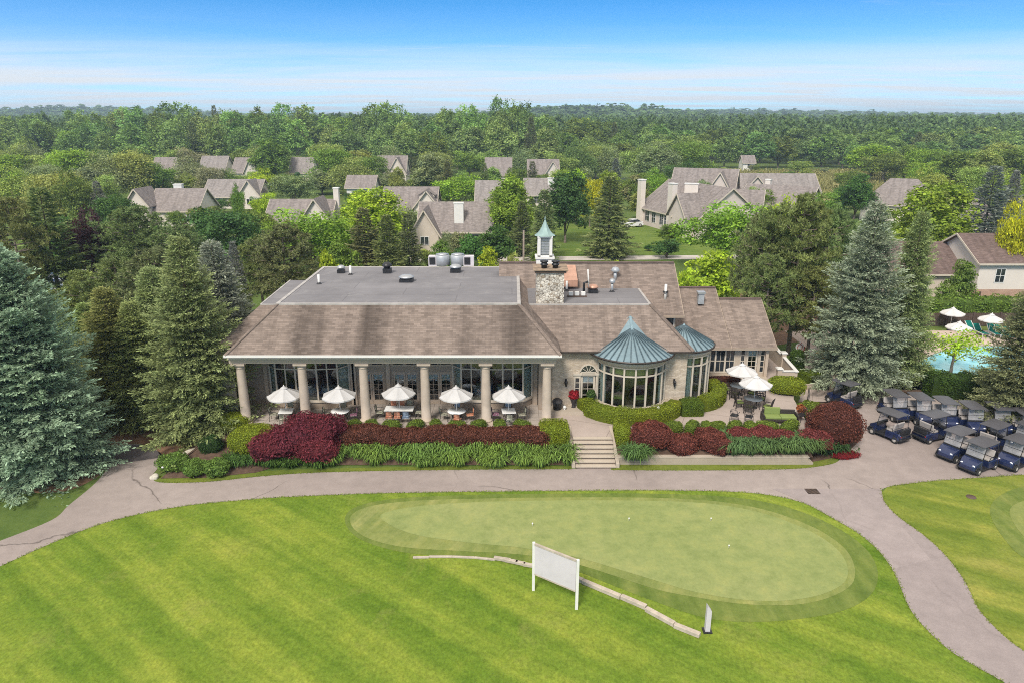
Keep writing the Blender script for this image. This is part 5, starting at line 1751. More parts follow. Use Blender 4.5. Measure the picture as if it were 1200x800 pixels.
for px, py, a, lab in ((860, 493.5, 150, 'bare black metal chair facing the drive, the one farther from the lime sofa'), (877, 495, 150, 'bare black metal chair facing the drive, the one nearer the lime sofa'), (938, 493, -70, 'bare black metal chair at the end of the lime sofa')):
    p = G(px, py, ZT)
    place(iron, (p.x, max(p.y, 42.6), ZT), R(a), lab, 'bare metal chairs on the terrace edge')
p = G(914, 495, ZT)
so = thing('patio_sofa', 'low dark outdoor sofa with lime green cushions behind the barberry', 'sofa', (p.x, max(p.y, 43.0), ZT), R(-4))
sx = so.location
def slocal(b, n, m, bev=0): 
    return b
L_ = 2.1
so_parts = [(MB().cbox((0, 0, .22), (L_, .8, .2)), 'base', M['wicker']), (MB().cbox((0, .36, .5), (L_, .1, .5)), 'backrest', M['wicker']), (MB().cbox((-L_ / 2 - .05, 0, .35), (.1, .8, .5)), 'armrest', M['wicker']), (MB().cbox((L_ / 2 + .05, 0, .35), (.1, .8, .5)), 'armrest', M['wicker']),
            (MB().cbox((-.5, -.04, .4), (.98, .66, .16)), 'seat_cushion', M['lime']), (MB().cbox((.5, -.04, .4), (.98, .66, .16)), 'seat_cushion', M['lime']), (MB().cbox((-.45, .24, .70), (1.0, .16, .44)), 'back_cushion', M['lime'])]
for b, n, m in so_parts:
    o = b.build(n, m, None, .03)
    o.parent = so

# planting box with red-brown plants below the wing window
pl = thing('planter_box', 'long low planter of red-brown plants under the wing window', 'planter', (15.7, 50.2, ZT))
MB().box(14.4, 17.0, 49.35, 49.68, ZT, ZT + .42).build('box', M['brown_dark'], pl)
rg = np.random.default_rng(8)
q, tt = shrub_quads(rg, 2.5, .5, .4, n=1200, leaf=.09, p=4)
link_mesh('foliage', cards_mesh('foliage', q + np.array([0, -.68, .36]), tt, M['leaf']), parent=pl, color=(.10, .04, .03))


def potted(px, py, z, label, leafcol, potmat, h=.7, leafc2=None, w=.5):
    p = G(px, py, z)
    t = thing('potted_plant', label, 'planter', (p.x, p.y, z))
    MB().lathe([(.001, 0), (.16, 0), (.11, .06), (.12, h * .3), (.24, h * .75), (.26, h * .8), (.22, h * .8), (.001, h * .72)], (p.x, p.y, z), 16).build('pot', M[potmat], t)
    rg = np.random.default_rng(int(px))
    q, tt = shrub_quads(rg, w, w, h * .8, n=420, leaf=.13, spread=1.0, lump=.2)
    link_mesh('foliage', cards_mesh('foliage', q + np.array([0, 0, h * .68]), tt, M['leaf']), parent=t, color=leafcol)
    return t


p = G(672, 474, 1.3)
potted(672, 476.5, 1.29, 'dark urn of red flowers beside the brick entrance door, porch side', (.30, .02, .03), 'pot_dark', .8, w=.62)
potted(692.5, 476, 1.29, 'dark urn with green plant between the entrance door and the round bay', (.06, .11, .03), 'pot_dark', .8, w=.6)
p = G(692, 479.5, 1.29)
o = MB().lathe([(.001, 0), (.3, .0), (.42, .1), (.38, .1), (.001, .06)], tuple(p), 18).build('shallow_bowl', M['terracotta'])
setp(o, 'shallow reddish bowl at the foot of the green urn by the entrance', 'bowl')
potted(937.5, 489, ZT, 'terracotta pot of orange flowers at the outer corner of the terrace', (.28, .10, .04), 'terracotta', .6, w=.6)
p = G(653, 478, ZT)
t = thing('litter_bin', 'round black litter bin in the corner between porch and brick wall', 'bin', (p.x - .05, 44.6, ZT))
MB().lathe([(.001, 0), (.25, 0), (.33, .7), (.35, .72), (.35, .76), (.001, .76)], (p.x - .05, 44.6, ZT), 20).build('body', M['black'], t)
MB().lathe([(.36, .762), (.34, .86), (.2, .98), (.001, 1.0)], (p.x - .05, 44.6, ZT), 20).build('lid', M['pot_dark'], t)
p = G(656.7, 476, 1.3)
t = thing('garden_light', 'small white globe light on the entrance landing beside the bin', 'lamp', (p.x + .25, 44.5, 1.29))
MB().lathe([(.001, 0), (.07, 0), (.05, .06), (.001, .06)], (p.x + .25, 44.5, 1.29), 10).build('base', M['white'], t)
MB().ball((p.x + .25, 44.5, 1.29 + .17), .12, 12, 8).build('globe', M['white'], t)
p = G(771.5, 478, 1.95)
t = thing('garden_light', 'small white spotlight poking out of the curved bay hedge', 'lamp', tuple(p - Vector((0, 0, .3))))
MB().tube([p - Vector((0, 0, .5)), p], .02, 6).build('stake', M['black'], t)
MB().ball(p + Vector((0, 0, .05)), .09, 10, 7).build('globe', M['white'], t)

# handrail by the ramp
p = G(947, 474, .05)
t = thing('handrail', 'short dark metal handrail between the terrace corner and the ramp', 'railing', tuple(p))
b = MB()
b.tube([p, p + Vector((0, 0, .95)), p + Vector((.3, .9, 1.0)), p + Vector((.3, .9, .05))], .025, 8).tube([p + Vector((0, 0, .5)), p + Vector((.3, .9, .52))], .018, 6)
b.build('rail', M['black'], t)

# ramp parapet with capped posts
t = thing('parapet_wall', 'beige stepped parapet with white coping and two capped posts beside the wing', 'wall', (21.3, 53, ZT))
b = MB()
v = [(21.5, 50.6), (21.62, 57.2)]
b.add([(21.45, 50.6, ZT - .9), (21.63, 50.6, ZT - .9), (21.63, 57.3, ZT - .9), (21.45, 57.3, ZT - .9), (21.45, 50.6, ZT + .75), (21.63, 50.6, ZT + .75), (21.63, 57.3, ZT + 1.35), (21.45, 57.3, ZT + 1.35)],
      [(0, 3, 2, 1), (4, 5, 6, 7), (0, 1, 5, 4), (1, 2, 6, 5), (2, 3, 7, 6), (3, 0, 4, 7)])
b.box(20.35, 21.44, 50.6, 50.76, ZT - .3, ZT + .75)
b.build('wall_body', M['stucco'], t)
c = MB()
c.bar((21.54, 50.5, ZT + .78), (21.54, 57.35, ZT + 1.38), .28, .06)
c.box(20.3, 21.39, 50.55, 50.82, ZT + .753, ZT + .81)
c.build('coping', M['white'], t)
for x, y, z in ((20.25, 50.68, ZT + .95), (21.54, 53.4, ZT + 1.3)):
    q = MB().cbox((x, y, (ZT - .3 + z) / 2), (.34, .34, z - ZT + .3)).build('post', M['stucco'], t)
    MB().box(x - .24, x + .24, y - .24, y + .24, z + .002, z + .07).box(x - .19, x + .19, y - .19, y + .19, z + .07, z + .12).build('post_cap', M['white'], q)

# ring sign, furled banner, tan umbrella
p = G(935, 424, .1)
t = thing('ring_sign', 'round white sign with red ring on a thin post beside the furled banner', 'sign', (p.x, p.y, 0))
MB().tube([(p.x, p.y, 0), (p.x, p.y, 1.2)], .03, 8).build('post', M['black'], t)
n = 24
disc = MB()
disc.tube([(p.x, p.y - .03, 1.45), (p.x, p.y + .03, 1.45)], .36, 24, False)
disc.build('disc', M['white'], t)
rr = MB().tube([(p.x + .2 * math.cos(2 * math.pi * k / 20), p.y - .035, 1.45 + .26 * math.sin(2 * math.pi * k / 20)) for k in range(21)], .025, 6)
rr.build('red_ring', M['red_cloth'], t)
p0, p1 = D(944.5, 424, 58.0), D(938, 402, 58.0)
t = thing('furled_umbrella', 'furled red and white pool umbrella leaning at a tilt beside the walkway', 'umbrella', tuple(p0))
d = (p1 - p0)
MB().tube([p0 - d * .55, p0, p1 + d * .1], .035, 8).build('pole', M['white'], t)
MB().tube([p0 + d * .0, p0 + d * .25, p0 + d * .55], [.16, .19, .16], 10).build('canopy_lower', M['umbrella'], t)
MB().tube([p0 + d * .552, p0 + d * .75, p0 + d * 1.02], [.2, .26, .1], 10).build('canopy_upper', M['red_cloth'], t)
ut = make_umbrella('pool_umbrella', M['umbrella_tan'], 1.35, 2.4, 8, .5)
p = G(981, 446, .1)
place(ut, (p.x, p.y + 1.3, 0), 0, 'ochre yellow umbrella half hidden behind the blue spruce')
t = thing('gate_pillar', 'pale rendered gate pillar under the blue spruce by the parked cart', 'pillar', (G(977, 460).x, G(977, 460).y, 0))
q = G(977, 460)
MB().cbox((q.x, q.y, .65), (.55, .55, 1.3)).build('shaft', M['stucco'], t)
MB().cbox((q.x, q.y, 1.34), (.68, .68, .07)).build('cap', M['step'], t)

# ------------------------------------------------------------------ by the pool
umb_w = make_umbrella('pool_umbrella', M['umbrella'], 1.12, 2.3, 8, .55)
for px, py, lab in ((1112.5, 387, 'white pool umbrella farthest back, against the hedge'), (1119.5, 405, 'white pool umbrella just above the small bright tree'), (1157, 395, 'white pool umbrella among the green loungers')):
    p = G(px, py)
    place(umb_w, (p.x, p.y, .03), .2, lab, 'white umbrellas by the pool')


def make_lounger():
    t = thing('pool_lounger', 'x', 'sun lounger')
    fr = MB()
    for s in (-1, 1):
        fr.bar((s * .32, -.95, .32), (s * .32, .35, .32), .05).bar((s * .32, .35, .32), (s * .32, .95, .85), .05)
    fr.build('frame', M['white'], t)
    for s in (-1, 1):
        for y in (-.8, .45):
            MB().bar((s * .32, y, .3), (s * .32, y, 0), .05).build('leg', M['white'], t)
    MB().add([(-.3, -.95, .35), (.3, -.95, .35), (.3, .35, .35), (-.3, .35, .35), (.3, .95, .88), (-.3, .95, .88)], [(0, 1, 2, 3), (3, 2, 4, 5)]).build('sling', M['green_mesh'], t)
    return t


lo = make_lounger()
for px, py, a, lab in ((1140, 389, 5, 'green pool lounger leftmost of the row under the hedge'), (1148.5, 392.5, 0, 'green pool lounger right beside the middle umbrella pole'), (1164, 393, -8, 'green pool lounger first past the middle umbrella'), (1172, 394, -12, 'green pool lounger second past the middle umbrella'), (1181, 396.5, -14, 'green pool lounger at the end of the row by the spruce'), (1188, 430, 30, 'green pool lounger beside the water, behind the corner spruce')):
    p = G(px, py)
    place(lo, (p.x, p.y, .03), R(a), lab, 'green loungers round the pool')
fn = thing('board_fence', 'dark brown board fence along the back of the pool', 'fence', (40, 69, 0))
for i in range(9):
    x = 33 + 2.7 * i
    MB().box(x - .07, x + .07, 68.93, 69.07, 0, 1.5).build('post', M['fence'], fn)
    b = MB()
    for k in range(12):
        xx = x + .09 + k * .21
        b.box(xx, xx + .19, 68.98, 69.0, .08, 1.42)
    b.build('panel', M['fence'], fn)
hedge_path('tall_hedge', 'tall leafy yellow-green hedge behind the pool fence', [(34, 71.5, 0), (42, 71.8, 0), (52, 72, 0), (60, 72.2, 0)], 2.6, 2.3, (.12, .20, .035), 190, 9000, .2)
rg = np.random.default_rng(9)
hedge_path('lot_hedge', 'dark loose hedge between the cart lot and the pool', [(G(1085, 462).x, G(1085, 462).y, 0), (G(1140, 464).x, G(1140, 464).y, 0), (G(1180, 472).x, G(1180, 472).y, 0), (G(1240, 482).x, G(1240, 482).y, 0)], 1.8, 1.7, (.05, .095, .02), 191, 7000, .16)

# ------------------------------------------------------------------ the lawn: score board, timbers, marker post, cups
pa, pb = G(625, 691), G(675.5, 713)
t = thing('notice_board', 'blank pale notice board on two white posts standing on the lawn', 'board', tuple((pa + pb) / 2))
for p, zt in ((pa, D(624, 638, pa.y).z), (pb, D(677, 658, pb.y).z)):
    MB().box(p.x - .06, p.x + .06, p.y - .06, p.y + .06, 0, 2.45).build('post', M['white'], t)
d = (pb - pa); L = d.length; d /= L
nrm = Vector((d.y, -d.x, 0))
a, c = pa + d * .07, pb - d * .07
MB().bar(a + Vector((0, 0, 1.62)), c + Vector((0, 0, 1.62)), .05, 1.42).build('panel', M['white_old'], t)
MB().bar(a + Vector((0, 0, 2.385)), c + Vector((0, 0, 2.385)), .1, .09).bar(a + Vector((0, 0, .875)), c + Vector((0, 0, .875)), .07, .06).build('rail', M['timber'], t)
tl = [((683, 682.5), (727, 701), 'long weathered timber running from the notice board along the green'), ((728, 700.5), (757, 713), 'weathered timber second beyond the notice board'), ((757, 715), (790, 733), 'weathered timber third beyond the notice board, slightly lower'), ((790, 734), (820, 746), 'last weathered timber next to the marker post'),
      ((579, 655), (598, 658), 'short timber at the start of the stepped row before the notice board'), ((592, 657.5), (607, 660.5), 'short timber second in the stepped row before the notice board'), ((604, 660), (616, 662.5), 'short timber third in the stepped row before the notice board'), ((613, 662.5), (626, 664.5), 'short timber right behind the notice board post'),
      ((484, 653.5), (503, 653), 'short pale timber at the far end of the curved edging'), ((503, 652.5), (530, 652.5), 'thin pale timber second in the curved edging'), ((530, 652.5), (556, 653.5), 'thin pale timber third in the curved edging'), ((556, 653.5), (580, 656), 'thin pale timber fourth in the curved edging'), ((640, 667), (683, 682), 'timber passing behind the notice board panel')]
for i, (A, B, lab) in enumerate(tl):
    a, c = G(*A), G(*B)
    thick = .2 if i < 4 or i == 12 else (.16 if i < 8 else .1)
    up = .10 if i < 8 or i == 12 else .04
    o = MB().bar(a + Vector((0, 0, up)), c + Vector((0, 0, up)), thick * 1.1, thick * .9).build('landscape_timber', M['timber'], None, .015)
    setp(o, lab, 'timber', 'timbers edging the putting green')
p = G(828.5, 739)
t = thing('marker_post', 'short pale post with slanted top beside the end of the timbers', 'post', tuple(p))
b = MB()
b.add([(p.x - .1, p.y - .1, 0), (p.x + .1, p.y - .1, 0), (p.x + .1, p.y + .1, 0), (p.x - .1, p.y + .1, 0), (p.x - .1, p.y - .1, 1.32), (p.x + .1, p.y - .1, 1.02), (p.x + .1, p.y + .1, 1.02), (p.x - .1, p.y + .1, 1.32)],
      [(0, 3, 2, 1), (4, 5, 6, 7), (0, 1, 5, 4), (1, 2, 6, 5), (2, 3, 7, 6), (3, 0, 4, 7)])
b.build('shaft', M['white_old'], t, .012)
MB().cbox((p.x, p.y, .03), (.36, .34, .06)).build('foot', M['cart_black'], t)
for px, py, lab in ((624, 616, 'tiny white cup marker on the green above the notice board'), (737, 610, 'tiny white cup marker midway across the green'), (833, 610, 'tiny white cup marker near the back of the green'), (854, 642, 'tiny white cup marker at the wide end of the green')):
    p = G(px, py, Z4)
    t = thing('cup_marker', lab, 'golf marker', tuple(p), group='cup markers on the putting green')
    MB().tube([p, p + Vector((0, 0, .16))], .012, 6).build('pin', M['white'], t)
    MB().ball(p + Vector((0, 0, .17)), .042, 10, 6).build('ball', M['white'], t)
p = G(952, 575.5)
o = MB().sheet([(p.x - .35, p.y - .3), (p.x + .35, p.y - .3), (p.x + .35, p.y + .3), (p.x - .35, p.y + .3)], Z4)
gr = thing('drain_grate', 'dark square drain grate in the drive below the barberry ball', 'grate', (p.x, p.y, Z4))
o.build('pit', M['black'], gr)
b = MB()
for k in range(9): b.box(p.x - .33 + .075 * k, p.x - .29 + .075 * k, p.y - .28, p.y + .28, Z4 + .003, Z4 + .02)
b.build('grille', M['brown_dark'], gr)
p = G(1138, 582)
o = MB().lathe([(.001, .03), (.24, .03), (.26, .0)], (p.x, p.y, Z3), 16).build('valve_cover', M['brown_dark']); setp(o, 'dark oval valve cover in the grass near the parked carts', 'cover')

# ------------------------------------------------------------------ golf carts
def make_cart():
    """two-seat electric golf cart, nose towards -y"""
    t = thing('golf_cart', 'x', 'golf cart')
    NAV, BLK = M['navy'], M['cart_black']
    def hull(sections, mat, name, parent=t, bev=.03):
        # sections: list of (y, halfwidth_bottom, halfwidth_top, z0, z1)
        b = MB(); v = []
        for y, wb, wt, z0, z1 in sections:
            v += [(-wb, y, z0), (wb, y, z0), (wt, y, z1), (-wt, y, z1)]
        f = [(3, 2, 1, 0)] + [(4 * i + k, 4 * i + (k + 1) % 4, 4 * i + 4 + (k + 1) % 4, 4 * i + 4 + k) for i in range(len(sections) - 1) for k in range(4)]
        n = len(sections) - 1
        f.append((4 * n, 4 * n + 1, 4 * n + 2, 4 * n + 3))
        b.add(v, f)
        return b.build(name, mat, parent, bev)
    hull([(-1.22, .40, .34, .30, .52), (-1.12, .52, .46, .26, .66), (-.85, .57, .52, .25, .82), (-.62, .57, .54, .25, .88)], NAV, 'front_cowl')
    hull([(-.62, .56, .56, .22, .30), (.1, .56, .56, .22, .30)], BLK, 'floor_pan', bev=.01)
    hull([(.06, .57, .54, .24, .66), (.55, .60, .56, .24, .70), (.95, .60, .55, .28, .70), (1.12, .54, .48, .34, .62)], NAV, 'rear_body')
    hull([(-.66, .52, .50, .82, .98), (-.52, .50, .48, .80, .94)], BLK, 'dashboard', bev=.015)
    hull([(-1.26, .50, .48, .22, .32), (-1.10, .58, .56, .2, .32)], BLK, 'bumper', bev=.02)
    hull([(1.10, .56, .54, .24, .4), (1.2, .5, .48, .26, .38)], BLK, 'bumper', bev=.02)
    MB().cbox((0, .28, .76), (1.02, .5, .13)).build('seat', M['cart_seat'], t, .04)
    o = MB().cbox((0, 0, 0), (1.0, .11, .42)).build('backrest', M['cart_seat'], t, .04)
    o.location = (0, .57, 1.05); o.rotation_euler = (R(-12), 0, 0)
    for s in (-1, 1):
        MB().tube([(s * .53, .1, .72), (s * .55, .12, .93), (s * .55, .5, .95), (s * .53, .55, .75)], .018, 6).build('arm_rail', BLK, t)
    # canopy and struts
    cv = MB()
    n, m = 8, 6
    vv = []
    for i in range(n + 1):
        for j in range(m + 1):
            x, y = -1 + 2 * i / n, -1 + 2 * j / m
            vv.append((x * .58 * (1 - .06 * y * y), -.02 + y * .82, 1.80 + .05 * (1 - x * x) * (1 - .4 * y * y)))
    k = len(vv)
    vv += [(a, b_, c - .055) for a, b_, c in vv]
    ff = []
    for i in range(n):
        for j in range(m):
            a = i * (m + 1) + j
            q4 = (a, a + m + 1, a + m + 2, a + 1)
            ff.append(q4); ff.append(tuple(k + z for z in q4[::-1]))
    ring = [i * (m + 1) for i in range(n + 1)] + [n * (m + 1) + j for j in range(1, m + 1)] + [i * (m + 1) + m for i in range(n - 1, -1, -1)] + [j for j in range(m - 1, 0, -1)]
    for a, c in zip(ring, ring[1:] + ring[:1]):
        ff.append((a, k + a, k + c, c))
    cv.add(vv, ff, False)
    cv.build('canopy', M['cart_roof'], t, .012)
    for s in (-1, 1):
        MB().tube([(s * .50, -.60, .86), (s * .52, -.5, 1.4), (s * .51, -.42, 1.76)], .02, 6).build('strut', BLK, t)
        MB().tube([(s * .50, .92, .66), (s * .52, .82, 1.3), (s * .51, .68, 1.76)], .02, 6).build('strut', BLK, t)
    w = MB().add([(-.49, -.64, .92), (.49, -.64, .92), (.50, -.47, 1.72), (-.50, -.47, 1.72)], [(0, 1, 2, 3)]).build('windscreen', M['screen'], t)
    MB().bar((-.49, -.64, .92), (.49, -.64, .92), .03).bar((-.5, -.47, 1.72), (.5, -.47, 1.72), .03).bar((-.49, -.56, 1.3), (.49, -.56, 1.3), .02).build('trim', BLK, w)
    sw = MB().tube([(-.24 + .15 * math.cos(a * math.pi / 8), -.36 + .06 * math.sin(a * math.pi / 8), 1.02 + .14 * math.sin(a * math.pi / 8)) for a in range(17)], .014, 6, caps=False)
    sw.tube([(-.24, -.54, .86), (-.24, -.36, 1.02)], .02, 6)
    sw.build('steering_wheel', BLK, t)
    hull([(.95, .46, .46, .62, .66), (1.22, .46, .46, .56, .60)], BLK, 'bag_shelf', bev=.01)
    MB().bar((-.45, .98, 1.02), (.45, .98, 1.02), .03).bar((-.45, .98, 1.02), (-.45, .9, .7), .03).bar((.45, .98, 1.02), (.45, .9, .7), .03).box(-.44, .44, .99, 1.14, .66, .98).build('bag_well', BLK, t)
    for s in (-1, 1):
        MB().ball((s * .34, -1.13, .56), .085, 10, 6, sx=1.3, sy=.6).build('headlight', M['lamp_glass'], t)
        MB().cbox((s * .42, 1.13, .55), (.14, .03, .07)).build('tail_lamp', M['tail'], t)
        for y in (-.85, .78):
            tr = MB(); c = Vector((s * .50, y, .23))
            prof = [(.12, -.1), (.2, -.1), (.23, -.07), (.23, .07), (.2, .1), (.12, .1)]
            nn = 18; v_ = []
            for r_, off in prof:
                for kk in range(nn):
                    a = 2 * math.pi * kk / nn
                    v_.append((c.x + off, c.y + r_ * math.cos(a), c.z + r_ * math.sin(a)))
            tr.add(v_, [(i * nn + kk, i * nn + (kk + 1) % nn, (i + 1) * nn + (kk + 1) % nn, (i + 1) * nn + kk) for i in range(5) for kk in range(nn)], True)
            wh = tr.build('wheel', M['rubber'], t)
            MB().tube([(c.x - .09, c.y, c.z), (c.x + .09, c.y, c.z)], .13, 14, False).tube([(c.x + s * .08, c.y, c.z), (c.x + s * .11, c.y, c.z)], .04, 8).build('rim', M['rim'], wh)
        for y, r_ in ((-.85, .29), (.78, .31)):
            a0 = MB(); pts_ = [(s * .53, y + r_ * math.cos(math.pi * kk / 8), .24 + r_ * math.sin(math.pi * kk / 8)) for kk in range(9)]
            for p_, q_ in zip(pts_, pts_[1:]): a0.bar(p_, q_, .05, .2, up=(1, 0, 0)) if False else a0.bar(p_, q_, .04, .18, up=(0, 1, 0.01))
            a0.build('mudguard', BLK, t)
    return t


cart = make_cart()
GC = [(988, 474, 208, 'golf cart standing alone behind the round barberry, seen from behind'),
      (1041, 512, 208, 'golf cart parked alone mid-lot with its dark rear to the camera'),
      (1046, 488, 4, 'golf cart in the back row nearest the blue spruce, facing forward'),
      (1074, 492, 0, 'golf cart second in the back row from the blue spruce'),
      (1103, 497, -3, 'golf cart third in the back row from the blue spruce'),
      (1134, 503, -3, 'golf cart fourth in the back row from the blue spruce'),
      (1165, 504, -4, 'golf cart at the far end of the forward-facing back row'),
      (1090, 514, 112, 'golf cart in mid-lot turned away from the front row, dark seat side showing'),
      (1119, 535, -62, 'golf cart first in the front row, nose towards the open drive'),
      (1145, 549, -62, 'golf cart in front of all others, closest to the lawn edge'),
      (1188, 545, -62, 'golf cart in the front row half cut by the picture edge'),
      (1160, 527, 120, 'golf cart hemmed in behind the front row, only its canopy clear'),
      (1197, 512, -4, 'golf cart sixth in the back row, under the corner spruce'),
      (1202, 526, -62, 'golf cart at the picture edge behind the front row')]
for px, py, a, lab in GC:
    p = G(px, py)
    if py > 500 or px < 1000: pass
    place(cart, (p.x, p.y, Z2), R(a), 'navy ' + lab, 'navy golf carts on the lot')
# ------------------------------------------------------------------ trees
def crown_broad(seed, W=10.0, H=7.4, n_lobes=22, clumps=26, per=24, leaf=.30, droop=0.0, loose=1.0, shell=.72, lobe_var=.07):
    """leaf cards gathered in clumps on the lobes of a crown; base of crown at z=0"""
    rg = np.random.default_rng(seed)
    R_ = np.array([W / 2, W / 2, H / 2])
    C, rad = [], []
    k = 0
    while len(C) < n_lobes and k < 4000:
        k += 1
        d = unit(rg.normal(0, 1, 3))
        if d[2] < -.85: continue
        s = rg.uniform(.28, .78) if len(C) > 3 else rg.uniform(0, .3)
        c = d * s
        r = rg.uniform(.24, .40)
        if s + r > 1.04: r = max(.2, 1.04 - s)
        C.append(c); rad.append(r)
    C, rad = np.array(C), np.array(rad)
    P, N, T = [], [], []
    for c, r in zip(C, rad):
        lt = rg.normal(0, lobe_var)
        m = int(clumps * (r / .32) ** 2)
        dirs = unit(rg.normal(0, 1, (m, 3)) + np.array([0, 0, .35]))
        cc = c + dirs * r * rg.uniform(.82, 1.05, (m, 1))
        # clumps buried in other lobes are not grown
        dist = np.linalg.norm(cc[:, None] - C[None], axis=2) / rad[None]
        keep = (dist > .80).sum(1) >= len(C) - 1
        cc, dd = cc[keep], dirs[keep]
        tone = rg.normal(.5 + lt, .14, len(cc))
        for q, d, t in zip(cc, dd, tone):
            a = rg.normal(0, 1, (per, 3)) * np.array([.075, .075, .048]) * loose
            P.append(q + a)
            N.append(np.tile(d * .7 + np.array([0, 0, .55]), (per, 1)))
            T.append(np.clip(rg.normal(t, .16, per), 0, 1))
    P, N, T = np.concatenate(P), np.concatenate(N), np.concatenate(T)
    pos = P * R_
    pos[:, 2] += H / 2
    if droop:
        rr = np.linalg.norm(P[:, :2], axis=1)
        pos[:, 2] -= droop * H * np.clip(rr - .35, 0, 1) ** 1.5
    return leaf_quads(rg, pos, unit(N), leaf, .7, .75), T, C * R_ + np.array([0, 0, H / 2])


def trunk_mesh(lobes, base_h, r, seed, mat, reach=.8, n_limbs=7):
    rg = random.Random(seed)
    b = MB()
    top = max(base_h * 1.35, base_h + 1.6)
    b.tube([(0, 0, -.4), (0, 0, .15), (.05, .02, base_h * .6), (0, .08, top)], [r * 1.5, r * 1.05, r * .85, r * .62], 9)
    L = list(lobes); rg.shuffle(L)
    for c in L[:n_limbs]:
        e = Vector((c[0] * reach, c[1] * reach, base_h + c[2] * .92))
        s = Vector((0, .05, base_h * rg.uniform(.75, 1.3)))
        m = s.lerp(e, .5) + Vector((0, 0, .12 * (e - s).length))
        b.tube([s, m, e], [r * .45, r * .28, r * .1], 6)
    o = b.build('trunk', mat)
    me = o.data
    bpy.data.objects.remove(o)
    return me


def broad_proto(seed, hb=2.6, **kw):
    q, t, lob = crown_broad(seed, **kw)
    q = q + np.array([0, 0, hb])
    return cards_mesh('crown', q, t, M['leaf']), trunk_mesh(lob, hb, .24 * kw.get('W', 10) / 10, seed, M['bark_grey'])


